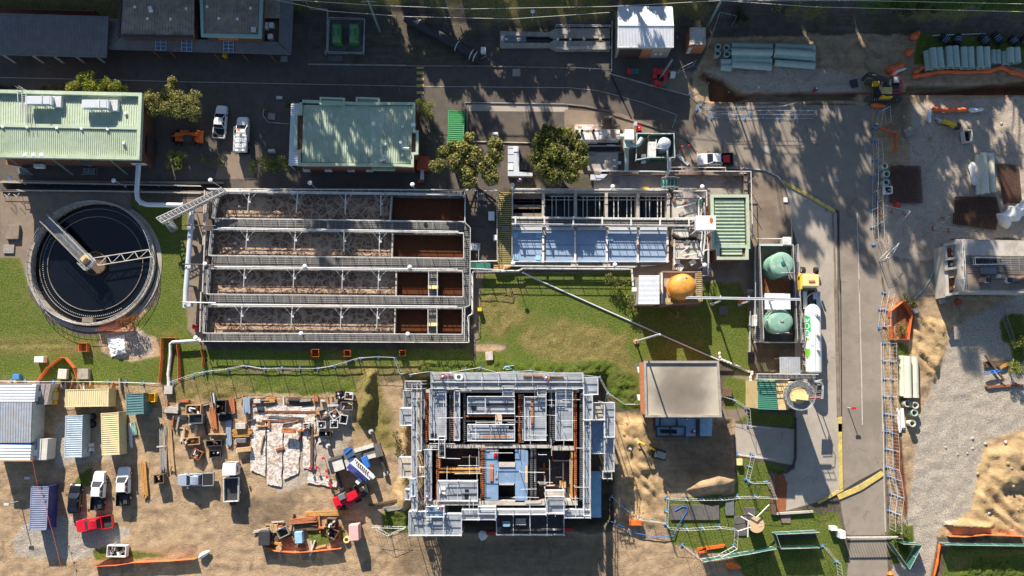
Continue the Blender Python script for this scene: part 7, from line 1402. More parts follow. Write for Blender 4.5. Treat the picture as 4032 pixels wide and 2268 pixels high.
t=thing('recessed_chute','rusty red chute with pale spout beside the central building','chute',P('B2',160,220,0));c=PL('B2',[(105,155),(218,155),(218,285),(95,280)],1.4);MB().prism(c,0,1.4).build('body','red_steel',t);MB().prism(PL('B2',[(135,275),(165,278),(165,375),(130,375)],1.0),.2,1.0).build('spout','galv',t);MB().prism(PL('B2',[(110,375),(165,372),(168,400),(108,415)],.7),0,.7).build('foot','red_steel',t)
v=P('D1',1362,1105,.3);tag(MB().ring(v.x,v.y,0,.3,.28,.46,24).build('hose_coil','yellow_pale'),'yellow hose coil on the dirt beside the pink toilet','hose');v=P('D1',718,1188,.9);t=thing('cable_reel','wooden cable reel at the bottom of the lower heap','reel',(v.x,v.y,0));MB().cyl(v.x,v.y,.0,.1,.42,20).build('flange','timber',t);MB().cyl(v.x,v.y,.1,.8,.2,14).build('core','timber',t);MB().cyl(v.x,v.y,.8,.9,.42,20).build('flange','timber',t)
def bin_(q,x,y,m,lab,rot=0):
 v=P(q,x,y,1.0);t=thing('wheelie_bin',lab,'bin',(v.x,v.y,0),'wheelie bins by the workshop');t.rotation_euler.z=rot;MB().box(0,0,.08,.5,.55,.85,0,1.12).build('body',m,t,False,True);MB().box(0,-.02,.94,.62,.72,.08).build('lid','red' if m!='green_dark' else m,t,False,True)
 for s_ in(-.25,.25):MB().tube([(s_-.03,.3,.12),(s_+.03,.3,.12)],.12,10).build('wheel','rubber',t,False,True)
for k,(x,y,m)in enumerate(((435,672,'red'),(470,685,'red'),(508,672,'red'),(548,668,'red'),(430,720,'red'),(530,712,'red'),(535,752,'red'),(448,780,'red'),(487,795,'red'),(525,795,'green_dark'),(187,673,'red'),(222,672,'green_dark'),(258,672,'green_dark'))):bin_('A3',x,y,m,('red bin, %s of the cluster by the leaning duct'%['top left corner','second in the top row','third in the top row','right end of the top row','left of the middle row','right of the middle row','lower right','bottom left','bottom middle'][k])if k<9 else['dark green bin at the bottom right of the red cluster','single red bin of the trio under the workshop wall','dark green bin in the middle of the trio under the workshop','dark green bin at the right of the trio under the workshop'][k-9])
MB();pipeline('leaning_duct','long grey pole leaning over the red bins from the workshop corner',[P('A3',475,750,.3),P('A3',600,560,3.0)],.2,'galv_dark')
vbox('bin_box','tilted white box beside the red bins',[(582,676),(632,680),(625,728),(580,728)],0,.9,'plastic_white','box','A3')
# ---------------- big pipes ----------------
def bigpipe(q,x0,y0,x1,y1,r,lab,grp,m='pipe_green',z=0.0,t_=.09):
 a,c=P(q,x0,y0,z+2*r),P(q,x1,y1,z+2*r);a.z=c.z=z+r;t=thing('concrete_pipe',lab,'pipe',(a.lerp(c,.5).x,a.lerp(c,.5).y,z),grp);b=MB();b.hollow(a,c,r,t_,22);b.build('barrel',m,t,smooth=True);d_=(c-a).normalized();MB().hollow(c-d_*.32,c+d_*.02,r*1.06,.04,22).build('collar',m,t,smooth=True)
W_ORD=['first','second','third','fourth','fifth','sixth','seventh','eighth','ninth','tenth','eleventh','twelfth','thirteenth']
g1='green grey pipes stacked at the top right yard';pr=.52
for k,(x0,y0,x1,y1,z)in enumerate(((1165,425,1550,435,0),(1165,520,1530,525,0),(1165,478,1552,488,.85),(1168,560,1545,572,0),(1168,600,1545,628,.2),(1580,430,1960,445,0),(1565,510,1960,545,0),(1575,475,1960,500,.85),(1575,585,1960,615,0))):bigpipe('A3',x0,y0,x1,y1,pr,'green grey pipe, %s counted down the %s stack of the top yard'%(W_ORD[k if k<5 else k-5],'left' if k<5 else 'right'),g1,z=z)
bigpipe('A3',1062,578,1160,580,.5,'short green grey pipe, upper one left of the long stacks',g1);bigpipe('A3',1062,630,1162,636,.5,'short green grey pipe, lower one left of the long stacks',g1)
for k,(x,y0,x1,y1,z)in enumerate(((1100,475,1118,665,0),(1155,448,1175,640,.8),(1215,445,1235,638,.8),(1308,435,1322,630,.8),(1368,430,1385,632,.8),(1452,440,1458,638,.8),(1515,440,1520,638,.8),(1600,438,1612,640,.8),(1668,440,1672,635,.8),(1725,470,1727,600,0),(1775,470,1780,600,0),(1895,445,1900,590,.8),(1955,445,1965,585,.8))):bigpipe('A4',x,y0,x1,y1,.52 if k not in(9,10)else.42,'pale pipe, %s from the left in the row by the orange barrier'%W_ORD[k],'pale pipes in a row behind the orange barrier',z=z)
for k,(x,y0,x1,y1)in enumerate(((1265,470,1275,650),(1410,470,1415,650),(1560,470,1565,650),(1840,480,1848,615))):bigpipe('A4',x,y0,x1,y1,.5,'lower layer pipe, %s from the left, half hidden under the pale row'%W_ORD[k],'pale pipes in a row behind the orange barrier')
for k,(x0,y0,x1,y1,z)in enumerate(((1595,140,1610,515,0),(1640,120,1660,505,.75),(1705,125,1725,495,0))):bigpipe('B4',x0,y0,x1,y1,.55,'%s cream pipe of the trio on the rubble near the mesh'%['left','middle','right'][k],'cream pipes stacked on the right','pipe_cream',z)
for k,(x0,y0,x1,y1,z)in enumerate(((868,725,875,1110,0),(915,728,922,1125,.75),(982,732,990,1125,0))):bigpipe('C4',x0,y0,x1,y1,.55,'%s cream pipe of the trio standing beside the long fence'%['left','middle','right'][k],'cream pipes stacked on the right','pipe_cream',z)
def ringpipe(q,x,y,r,h,lab,m='pipe_green'):
 v=P(q,x,y,h);t=thing('pipe_ring',lab,'pipe',(v.x,v.y,0),'upright pipe rings');MB().hollow((v.x,v.y,0),(v.x,v.y,h),r,.09,24).build('barrel',m,t,smooth=True);MB().hollow((v.x,v.y,h-.2),(v.x,v.y,h+.02),r+.05,.04,24).build('collar',m,t,smooth=True)
for q,x,y,lab,m in(('A3',1033,443,'upright pipe ring, top left of the four on a pallet','pipe_green'),('A3',1115,452,'upright pipe ring, top right of the four on a pallet','pipe_green'),('A3',1030,505,'upright pipe ring, lower left of the four on a pallet','pipe_green'),('A3',1118,512,'upright pipe ring, lower right of the four on a pallet','pipe_green'),('B4',685,248,'upright pipe ring, top of three beside the dark mesh','pipe_green'),('B4',705,325,'upright pipe ring, middle of three beside the dark mesh','pipe_green'),('B4',702,405,'upright pipe ring, bottom of three beside the dark mesh','pipe_green'),('C4',905,1182,'cream pipe ring at the top left below the cream trio','pipe_cream'),('C4',978,1198,'cream pipe ring at the top right below the cream trio','pipe_cream'),('C4',970,1270,'green tinted pipe ring in the middle below the cream trio','pipe_green'),('C4',950,1370,'cream pipe ring at the bottom below the cream trio','pipe_cream')):ringpipe(q,x,y,.44,1.2,lab,m)
for k,(x0,y0,x1,y1)in enumerate(((1215,345,1310,405),(1380,330,1370,430),(1590,345,1680,425),(1715,315,1800,420),(1875,350,1940,430),(1985,360,2060,430))):
 a,c=P('A4',x0,y0,.6),P('A4',x1,y1,.6);t=thing('pipe_bend','black banded pipe fitting, %s from the left on the shaded grass'%W_ORD[k],'pipe',a.lerp(c,.5)*1,'black pipe fittings on the grass');t.location.z=0;t.location.x=a.lerp(c,.5).x;m_=a.lerp(c,.5)+Vector((.15,.1,0));MB().tube([a,m_,c],.52,16).build('barrel','rubber',t,smooth=True)
 for u in(.35,.5,.65):v=a.lerp(c,u)+Vector((.08,.06,0));d_=(c-a).normalized();MB().tube([v-d_*.03,v+d_*.03],.56,16).build('band','pale_blue',t)
pipeline('long_tube','long thin grey tube lying behind the black fittings',[P('A4',1140,338,.3),P('A4',1640,320,.3)],.1,'galv')
def sock(lab,q,pts,m='orange_mesh',r=.32,name='silt_sock',cat='barrier'):
 V=PL(q,pts,.35);b=MB();pr_=[]
 for a,c in zip(V[:-1],V[1:]):
  n=max(2,int((c-a).length/.35))
  for k in range(n):pr_.append(a.lerp(c,k/n))
 pr_.append(V[-1]);n=8;L=len(pr_);r_=random.Random(1);base_=[]
 for i,p_ in enumerate(pr_):
  d_=(pr_[min(i+1,L-1)]-pr_[max(i-1,0)]).normalized();nn=Vector((-d_.y,d_.x,0));rr=r*(1+.18*math.sin(i*1.1)+r_.uniform(-.12,.12))*(.5 if i in(0,L-1)else 1);base_+=[p_+(nn*math.cos(6.283*k/n)+Vector((0,0,1))*math.sin(6.283*k/n))*rr for k in range(n)]
 b.add(base_,[(i*n+k,i*n+(k+1)%n,(i+1)*n+(k+1)%n,(i+1)*n+k)for i in range(L-1)for k in range(n)]+[tuple(range(n)),tuple(range((L-1)*n,L*n))]);return tag(b.build(name,m,None,smooth=True),lab,cat)
for r_ in(('long scalloped orange red mesh roll in front of the pale pipes','A4',[(945,730),(1060,712),(1190,680),(1300,680),(1430,685),(1560,680),(1690,675),(1800,640),(1900,690),(2060,730)]),('short orange roll branching at the left of the long barrier','A4',[(955,700),(1010,665),(1068,632)]),('orange red sock along the edge of the excavated ground','A4',[(1130,1035),(1250,1048),(1380,1045),(1480,1040)]),('white sock at the right of the orange red one','A4',[(1480,1042),(1550,1050),(1620,1038)],'plastic_white'),('white sock hanging down left of the orange red one','A4',[(1110,1035),(1105,1100),(1115,1165)],'plastic_white'),('orange sock below the tracked excavator','A4',[(555,995),(620,1005),(690,1010)]),('crumpled orange mesh heap upper left of the excavator','A4',[(705,680),(780,650),(860,610)],'orange_mesh',.55),('pale sock lying beside the crumpled orange heap','A4',[(745,700),(810,675),(885,650)],'plastic_white',.25),('orange mesh scrap at the corner of the shaded grass','A4',[(935,370),(975,340),(1015,300)],'orange_mesh',.5),('orange mesh clump below the corner scrap','A4',[(890,530),(920,490),(960,470)],'orange_mesh',.45),('lumpy white sock on the rubble left of the cream trio','B4',[(1520,215),(1515,270),(1522,330),(1540,380),(1545,435)],'plastic_white',.45),('orange pod shaped roll on the grass at the bottom','D3',[(1105,1345),(1170,1350),(1245,1368)],'orange',.4),('orange roll at the bottom edge beside the paved drive','D4',[(740,1405),(742,1460)],'orange',.4),('orange roll up the clay strip at lower right','D4',[(1208,1135),(1195,1250),(1180,1350),(1155,1449)],'orange',.16),('red clump of tape in the dappled yard','B4',[(770,615),(800,618),(840,620)],'red',.4),('white pointed sock end by the lower left barrier','D1',[(-40,1275),(10,1240),(65,1210)],'plastic_white',.3)):sock(*r_)
t=sock('huge white plastic wrapped bundle at the right edge beside the mesh','B4',[(1780,790),(1850,740),(1930,690),(2040,640)],'plastic_white',1.1)
def netbar(lab,q,pts,h=1.0,m='net_orange',cat='barrier',w_=.05):
 t=thing('mesh_barrier',lab,cat,P(q,*pts[0],0));V=PL(q,pts,h)
 for i,(a,c)in enumerate(zip(V[:-1],V[1:])):MB().bar(Z(a,h/2),Z(c,h/2),w_,h).build('mesh_panel',m,t)
 for a in V:MB().cyl(a.x,a.y,0,h+.05,.04,6).build('stake','timber',t)
for r_ in(('orange mesh ring around the hole in the straw','C4',[(745,305),(870,205),(950,335),(918,570),(765,570),(745,305)]),('peaked orange net behind the site fence','C0',[(345,965),(440,840),(570,740),(610,745),(690,840),(730,955)]),('long thin orange net left of the white drain pipe','C0',[(1505,970),(1525,760),(1530,555),(1670,555),(1690,760),(1690,970)]),('orange net along the lower left dirt edge','D0',[(880,1350),(1030,1275)]),('salmon net running right from the lower left skip','D0',[(890,1360),(1100,1350),(1260,1325),(1600,1310),(1850,1290)]),('red net edging the lower heap','D1',[(575,1165),(680,1215),(870,1230),(1080,1215),(1305,1190)]),('salmon net curving at the rim of the settling tank','C0',[(910,480),(1060,485),(1225,475),(1250,435)]),('orange net strip at the lower left corner of the long tank','C0',[(1905,660),(1925,750),(1915,835)]),('salmon strip of net along the lower right sand','D4',[(1310,1075),(1450,1080),(1650,1060),(2009,1075)]),('rust orange tape fence in the upper right yard','A4',[(640,1200),(720,1235),(808,1260),(795,1440)])):netbar(*r_)
for k,(q,x,y,s_)in enumerate((('C1',1062,700,70),('C1',1368,702,58),('C1',1892,700,52),('C0',785,645,78))):
 netbar('square orange mesh guard, %s'%['largest of three below the long tank','middle one of three below the long tank','right one of three below the long tank','alone on the left grass'][k],q,[(x-s_/2,y-s_/2),(x+s_/2,y-s_/2),(x+s_/2,y+s_/2),(x-s_/2,y+s_/2),(x-s_/2,y-s_/2)],.9)
 # ---------------- concrete structure inside scaffolding ----------------
HS=5.2
t=thing('concrete_structure','large formed concrete structure with dark shafts, formwork and blue decks inside the scaffolding','building',P('S',860,620,0));r_=random.Random(8)
def sq(x0,y0,x1,y1,z):return PL('S',[(x0,y0),(x1,y0),(x1,y1),(x0,y1)],z)
MB().prism(sq(215,190,1495,1140,1),-2.3,.8).build('base_slab','formply',t)
b=MB()
for x0,y0,x1,y1 in((240,195,1490,220),(218,645,1270,672),(1270,655,1450,690),(200,1100,1480,1138)):b.prism(sq(x0,y0,x1,y1,HS),.8,HS)
b.build('concrete_wall','concrete_pale',t)
for k,(x,y0,y1)in enumerate(((235,225,640),(262,225,600),(430,200,630),(455,200,630),(545,225,640),(995,230,630),(1020,230,630),(1245,225,640),(1270,225,640),(1450,200,1095),(1495,200,1100),(325,680,1095),(688,672,1098),(712,672,1098),(1090,680,1095),(1120,680,1095),(215,700,1090))):
 MB().prism(sq(x,y0,x+12,y1,HS),.8,HS).build('form_panel','rust' if k in(0,1,5,9,11,12)else 'steel_dark',t);b=MB()
 for j in range(int((y1-y0)/16)):v=P('S',x+14,y0+8+j*16,HS+.05);b.box(v.x,v.y,HS-.35,.3,.12,.4)
 b.build('form_ties','timber_red' if k in(0,3,5,9,11,12)else 'galv_dark',t)
for x0,y0,x1,y1,m in((560,405,1000,418,'timber_red'),(560,445,1000,458,'steel_dark'),(340,838,685,850,'timber_orange'),(340,862,685,874,'timber_orange'),(1425,700,1440,1095,'timber_orange'),(345,700,358,840,'timber_red'),(1122,700,1134,1090,'timber_red')):MB().prism(sq(x0,y0,x1,y1,HS),.8,HS).build('form_panel',m,t)
for x0,y0,x1,y1,z,m in((345,680,670,838,2.2,'formply'),(1136,692,1424,1098,2.6,'formply')):MB().prism(sq(x0,y0,x1,y1,z),.8,z).build('form_floor',m,t)
for x0,y0,x1,y1,m in((1200,795,1210,985,'timber_red'),(1165,838,1270,848,'timber_red'),(1165,972,1290,984,'timber_red'),(1270,675,1360,686,'red_steel'),(1272,680,1280,780,'red_steel'),(1280,770,1440,780,'plank'),(1355,790,1368,930,'plank'),(1330,938,1384,998,'timber'),(535,740,668,750,'plank'),(1300,905,1360,915,'plank')):MB().prism(sq(x0,y0,x1,y1,3),2.65,2.95).build('brace_beam',m,t)
for x0,y0,x1,y1,m in((725,685,832,1098,'blue_deck'),(970,685,1048,1112,'blue_deck'),(1050,690,1075,810,'blue_deck'),(835,828,968,962,'blue_deck'),(1050,812,1072,955,'plywood'),(1050,958,1072,1100,'blue_deck')):MB().prism(sq(x0,y0,x1,y1,HS),HS-.3,HS).build('blue_deck',m,t)
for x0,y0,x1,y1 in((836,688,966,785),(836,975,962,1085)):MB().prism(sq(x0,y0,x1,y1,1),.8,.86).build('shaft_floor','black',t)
for x0,y0,x1,y1,m in((795,700,828,745,'red'),(765,800,790,940,'timber_red'),(808,905,822,918,'timber'),(835,785,970,825,'plank'),(840,962,960,972,'plank')):MB().prism(sq(x0,y0,x1,y1,HS),HS+.01,HS+.16).build('deck_item',m,t)
def scaf(lab,decks,z,frame=True,legs=True,m='deck_planks',rail=True,bay=2.2):
 s_=thing('scaffold',lab,'scaffold',P('S',(decks[0][0]+decks[0][2])/2,(decks[0][1]+decks[0][3])/2,0),'scaffold lifts round the concrete structure')
 for d in decks:
  x0,y0,x1,y1=d[:4];mm=d[4]if len(d)>4 else m;zz=d[5]if len(d)>5 else z;c=sq(x0,y0,x1,y1,zz);MB().prism(c,zz-.07,zz).build('deck',mm,s_)
  b=MB()
  for i in range(4):
   a,e=c[i],c[(i+1)%4];n=max(1,int((e-a).length/bay))
   for h in((1.0,.5)if rail else()):b.tube([a+Vector((0,0,h)),e+Vector((0,0,h))],.055,5)
   b.tube([a+Vector((0,0,-.12)),e+Vector((0,0,-.12))],.05,5)
   for k in range(n):v=a.lerp(e,k/n);b.tube([(v.x,v.y,-1.9 if legs else zz-1.5),(v.x,v.y,zz+(1.35 if rail else.1))],.05,5)
   if i in(0,1):v=a.lerp(e,r_.uniform(.2,.7));w_=(e-a).normalized()*.5;b.tube([v-w_+Vector((0,0,1.0)),v+w_+Vector((0,0,1.0))],.05,5)
  if(c[1]-c[0]).length>4:
   nb=int((c[1]-c[0]).length/bay)
   for k in range(1,nb):b.tube([c[0].lerp(c[1],k/nb)+Vector((0,0,1.0)),c[3].lerp(c[2],k/nb)+Vector((0,0,1.0))],.035,5)
  b.build('tube_frame','galv',s_)
 return s_
scaf('wide top scaffold platform along the north side of the structure',[(290,60,1520,135),(290,136,1520,186,'deck_planks',5.7)],6.0)
scaf('corner scaffold deck of pale sheets at the north east',[(1525,95,1640,235),(1525,240,1595,440)],6.2)
scaf('narrow scaffold run along the inner east side',[(1525,445,1578,1215)],5.8);scaf('outer east scaffold with three stepped bays',[(1600,300,1690,440,'deck_boards'),(1580,445,1690,712,'blue_deck',4.0),(1695,300,1775,580),(1695,585,1770,855,'deck_planks',4.2)],5.4)
scaf('low scaffold stair cage hanging off the outer east side',[(1680,860,1752,915)],3.5,m='grating');scaf('narrow scaffold walkway along the west side',[(135,150,175,1170),(178,150,210,690,'deck_boards')],5.8)
scaf('open scaffold frame bay at the north west corner',[(78,125,210,188)],6.0,m='grating');scaf('dark open scaffold bay below the north west corner frame',[(65,200,150,340,'galv_dark',3.0)],5.8);scaf('pale scaffold loading bay on the west side',[(40,345,150,485)],5.6);scaf('tilted scaffold stair cage low on the west side',[(32,740,130,905,'deck_boards')],4.6);scaf('small scaffold bay low on the west side',[(80,1000,120,1085)],4.6)
scaf('blue sheeted scaffold deck on the lower west walkway',[(120,915,160,1058,'pale_blue')],6.0);scaf('big scaffold deck at the south west corner',[(110,1180,390,1375),(391,1200,535,1375)],5.6)
scaf('scaffold decks along the middle of the south side',[(540,1165,810,1248),(250,1140,395,1225,'blue_deck',6.0),(672,1140,812,1200,'deck_planks',6.0)],5.5);scaf('scaffold landing of black boards at the south east',[(818,1200,1365,1370,'formply',3.6),(818,1165,1220,1205,'deck_planks',5.4)],5.4);scaf('narrow scaffold strip at the far south east corner',[(1370,1165,1580,1232)],5.5);scaf('square loading tower rising over the south east wall',[(1222,1085,1365,1195),(1215,1012,1365,1060,'deck_boards',6.6)],6.4)
for lab,d in(('inner scaffold deck in the upper left shaft',[(278,188,410,600)]),('thin inner scaffold strip right of the upper left shaft',[(478,185,520,605)]),('inner scaffold deck with small dark hatch, upper middle',[(585,250,728,390),(730,250,965,390,'galv_deck')]),('inner scaffold deck below the middle formwork gap',[(585,478,965,610)]),('bright timber gangplank between the two middle decks',[(812,390,860,478,'plywood')]),('inner deck carrying red steel beams, upper right',[(1045,252,1220,605)]),('inner deck with wide pale sheets at the far upper right',[(1300,192,1435,605)]),('raised deck at the top of the middle block',[(868,165,960,250,'galv_deck')]),('raised deck beside the top centre deck',[(1150,160,1220,240)]),('inner silver deck with white bags at lower left',[(342,935,665,1097)]),('narrow upright deck left of the lower left shaft',[(240,680,290,1090)]),('steep access ladder deck at the left of the wall band',[(352,575,400,745,'grating')]),('boarded landing on the west wall',[(175,820,238,900,'plywood')])):scaf(lab,d,5.5,legs=False,rail=True,m='deck_planks')
s_=thing('scaffold','loose grid of long tubes and props crossing over the shafts of the structure','scaffold',P('S',850,640,0));r_=random.Random(5)
for k in range(64):
 x,y=r_.uniform(230,1480),r_.uniform(170,1110);L=r_.uniform(60,240);z=r_.uniform(5.7,7.0);vt=k%2;MB().tube([P('S',x,y,z),P('S',x+(r_.uniform(-6,6)if vt else L),y+(L if vt else r_.uniform(-6,6)),z)],.045,5).build('tube','galv',s_)
 if k%3==0:v=P('S',x,y,z);MB().tube([v,(v.x,v.y,2)],.045,5).build('prop','galv',s_)
for lab,x0,y0,x1,y1,z,m in(('red steel beams laid on the upper right inner deck',1098,262,1118,490,5.7,'timber_red'),('timber plank laid across the middle deck',700,572,930,586,5.7,'timber_red'),('timber planks on the north platform, right of centre',1035,75,1200,98,6.1,'timber_red'),('tan timber planks near the north east worker',1215,80,1365,100,6.1,'timber'),('orange beam by the left worker on the north platform',350,70,465,86,6.1,'timber_red'),('dark hatch sheets on the middle inner deck',730,308,960,328,5.53,'steel_dark'),('white tarp heap on the lower left inner deck',350,985,405,1050,5.7,'plastic_white'),('white sack on the south west deck',250,1235,290,1285,5.8,'plastic_white'),('small table of pale boards on the black landing',868,1268,932,1312,3.8,'pale_blue'),('bundle of white tubes on the black landing',975,1245,1060,1300,3.8,'plank'),('long white tubes along the black landing edge',1180,1328,1340,1342,3.7,'plank')):
 b=MB();n_=4;hor=(x1-x0)>(y1-y0)
 for k in range(n_):u,w_=k/n_,(k+.8)/n_;b.prism(sq(x0,y0+(y1-y0)*u,x1-r_.uniform(0,8),y0+(y1-y0)*w_,z)if hor else sq(x0+(x1-x0)*u,y0,x0+(x1-x0)*w_,y1-r_.uniform(0,8),z),z,z+.12)
 tag(b.build('material_bundle',m),lab,'bundle')
for x0,y0,x1,y1 in((283,552,330,585),(612,330,655,362),(918,488,952,518),(365,698,390,728),(556,1050,590,1088),(560,1008,592,1030)):v=sq(x0,y0,x1,y1,5.53);tag(MB().prism(v,5.51,5.54).build('deck_hatch','black'),'dark access hatch in the inner decks of the structure','hatch','dark deck hatches')
t=thing('bulk_bag','white bulk bag open on the north platform beside the left worker','bag',P('S',510,92,6));v=P('S',510,92,6.4);MB().ring(v.x,v.y,6.0,6.5,.3,.58,16).build('bag','plastic_white',t);v=P('S',705,1388,.5);tag(MB().ico((v.x,v.y,.4),.75,.2,.6).build('bulk_bag','plastic_white',None,smooth=True),'white bulk bag on the shaded ground south of the scaffold','bag')
tag(MB().prism(sq(1582,862,1672,1238,.2),-.1,.15).build('ground_slab','pale_blue'),'blue grey slab strip at the east foot of the scaffold','slab')
t=base('formwork_bed','blue grey formwork bed with black frames below the flat roofed building','formwork',PL('D3',[(440,0),(970,120)],0));MB().prism([P('C3',440,1320,.1),P('C3',980,1320,.1),P('D3',972,118,.1),P('D3',440,122,.1)],-.3,.08).build('slab','pale_blue',t)
for x0,y0,x1,y1 in((445,30,720,30),(445,120,720,120),(445,30,445,120),(720,30,720,120),(580,30,580,120),(840,-40,840,118),(480,-50,480,20),(640,-40,640,20)):MB().bar(P('D3',x0,y0,.3),P('D3',x1,y1,.3),.14 if x0!=840 else.5,.35).build('frame_bar','steel_dark',t)
MB().prism(PL('D3',[(480,55),(640,60),(640,95),(485,90)],.15),.09,.2).build('mesh_mat','black',t)
# ---------------- people ----------------
def person(q,x,y,z,rot,vest,lab,lean=.25):
 v=P(q,x,y,z+1.0);t=thing('person',lab,'person',(v.x,v.y,z));t.rotation_euler.z=rot
 me=bpy.data.meshes.new('body');J=[(0,0,.95),(.04,0,1.2),(.06+lean*.4,0,1.45),(.08+lean*.6,0,1.58),(.1+lean*.8,0,1.72),(0,.1,.9),(.04,.12,.5),(-.02,.13,.08),(.12,.13,.04),(0,-.1,.9),(.1,-.12,.5),(.08,-.13,.08),(.22,-.13,.04),(.06+lean*.4,.2,1.42),(.15+lean,.27,1.18),(.38+lean,.2,1.1),(.06+lean*.4,-.2,1.42),(.15+lean,-.27,1.18),(.38+lean,-.2,1.1)]
 E=[(0,1),(1,2),(2,3),(3,4),(0,5),(5,6),(6,7),(7,8),(0,9),(9,10),(10,11),(11,12),(2,13),(13,14),(14,15),(2,16),(16,17),(17,18)];me.from_pydata(J,E,[]);o=bpy.data.objects.new('body',me);scene.collection.objects.link(o);o.parent=t
 sk_=o.modifiers.new('skin','SKIN');R_=[.15,.14,.16,.07,.1,.11,.08,.055,.045,.11,.08,.055,.045,.08,.055,.045,.08,.055,.045]
 for i,d in enumerate(me.skin_vertices[0].data):d.radius=(R_[i],R_[i]);d.use_root=i==0
 o.modifiers.new('sub','SUBSURF').levels=1;me.materials.append(MT['navy_container']);lx=lean
 MB().tube([(.01,0,1.0),(.05+lx*.2,0,1.25),(.06+lx*.45,0,1.5)],.23,12,r2=.2).build('vest',vest,t,True,True);MB().ball((.12+lx*.85,0,1.78),.15,.13,.11,12,8).build('helmet','plastic_white',t,True,True)
 for s_ in(-1,1):MB().ball((.4+lx,.2*s_,1.08),.05,.045,.04,8,5).build('glove','skin',t,True,True)
for a in(('S',365,95,6.0,.4,'orange','worker in orange vest bent over at the left of the north scaffold platform'),('S',1238,108,6.0,2.5,'orange','worker in orange vest at the right of the north scaffold platform'),('S',247,1080,5.5,1.2,'orange','worker in orange vest at the lower left corner deck'),('S',365,1152,5.5,3.4,'orange','worker in orange and white on the south scaffold deck'),('D3',785,85,.1,1.0,'red','worker in red kneeling at the blue grey formwork'),('C3',745,1312,.1,4.0,'orange','worker in orange right at the eave of the flat roofed building'),('B3',865,590,1.3,2.0,'logo_green','worker in green vest on the inlet works platform'),('A4',8,870,-1.0,.8,'red','worker in red standing in the trench holding a pole'),('B2',1098,400,.1,2.6,'black','person in dark clothes on the path by the aluminium cover'),('B4',590,-115,.1,1.5,'blue_foot','worker in blue by the fence corner of the dappled yard')):person(*a)
# ---------------- temporary fences ----------------
def fence(lab,q,pts,foot='blue_foot',h=2.0,step=2.3,mesh=None,z0=0,feet=True):
 V=PL(q,pts,z0);t=thing('temporary_fence',lab,'fence',V[0]*1)
 for a,c in zip(V[:-1],V[1:]):
  L=(c-a).length;n=max(1,int(round(L/step)));d_=(c-a).normalized();nn=Vector((-d_.y,d_.x,0))
  for k in range(n):
   u,w_=a.lerp(c,k/n),a.lerp(c,(k+1)/n);b=MB();up=Vector((0,0,1))
   for z in(.15,h):b.tube([u+up*z,w_+up*z],.024,4)
   for p_ in(u+d_*.04,w_-d_*.04):b.tube([p_+up*.05,p_+up*h],.024,4)
   for j in range(1,5):v=u.lerp(w_,j/5);b.tube([v+up*.15,v+up*h],.012,3)
   pn=b.build('panel','galv',t)
   if mesh:MB().bar(u+up*h*.55,w_+up*h*.55,.03,h*.85).build('shade_cloth',mesh,pn)
   if feet:ang=math.atan2(nn.y,nn.x);v=u;MB().box(v.x,v.y,z0,.6,.22,.14,ang).build('foot',foot,t)
 return t
fence('inner run of temporary fence up the left side of the right road','B4',[(600,20),(618,200),(620,420),(612,600),(622,800),(628,970)]);fence('outer run of temporary fence on the road edge by the dappled road','B4',[(568,20),(575,195),(570,350),(565,510),(565,670),(562,835),(575,995)])
fence('leaning temporary fence panels turning down towards the drive','B4',[(575,998),(628,1155)]);fence('short skewed temporary fence around the open panels','B4',[(630,1150),(690,1130),(765,1000),(640,1130)],feet=False);fence('double fence ladder at the start of the lower right run','C4',[(672,125),(640,285),(622,455),(680,450),(690,290),(722,150)])
fence('long outer temporary fence beside the lower right road','C4',[(672,605),(670,775),(678,945),(678,1110),(690,1278),(700,1430)]);fence('long inner temporary fence beside the lower right road','C4',[(738,610),(742,780),(748,950),(742,1115),(750,1290),(752,1430)]);fence('lower outer fence run down to the green mesh gate','D4',[(700,70),(700,240),(702,410),(722,500),(745,665),(725,825),(730,1000)]);fence('lower inner fence run down to the green mesh gate','D4',[(755,90),(765,255),(765,430),(788,530),(808,690),(785,850),(788,1025)])
fence('temporary fence zigzag between the long tank lawn and the dirt yard','C1',[(0,890),(85,875),(245,855),(415,820),(590,850),(750,845),(920,848),(1090,848),(1250,825),(1500,750),(1670,740),(1830,745),(1890,900),(1925,895)]);fence('straight fence along the top of the container yard','C0',[(-20,965),(510,972),(860,972),(1200,978),(1530,990)]);fence('fence from the white drain pit to the lawn run','C0',[(1650,980),(1840,915),(1935,885)])
fence('fence crest along the north edge of the scaffold','C2',[(40,905),(210,880),(420,885),(700,840),(860,885),(1180,870),(1400,890),(1640,905),(1830,930),(1925,1110)]);fence('short fence link from the scaffold to the flat roofed building','C3',[(-20,1080),(130,1185),(295,1185)]);fence('fence across the lower end of the top trench road','A3',[(830,1040),(965,1120),(1125,1125),(1285,1128),(1445,1128),(1610,1130),(1770,1128),(1930,1130)]);fence('second fence line close behind the trench road fence','A3',[(750,900),(985,1100),(1200,1095),(1480,1088),(1740,1092),(1930,1090)]);fence('fence corner beside the bins and the brick hut','A3',[(800,620),(640,700)]);fence('fence loop by the pole above the pipe stack','A3',[(920,470),(1020,170),(1180,205),(1150,260)],feet=False)
fence('low temporary fence panels beside the tracked excavator','A3',[(920,1030),(1300,1025),(1640,1020),(1780,980)],feet=False,h=.6);fence('fence bay around the upper right yard corner','A4',[(600,1230),(620,1075),(680,1050),(690,1190)]);fence('red footed panels laid open in the dappled yard, left pair','B4',[(630,650),(870,705),(780,810)],'red');fence('red footed panels laid open in the dappled yard, right pair','B4',[(1240,750),(1140,845),(1290,865),(1490,880)],'red')
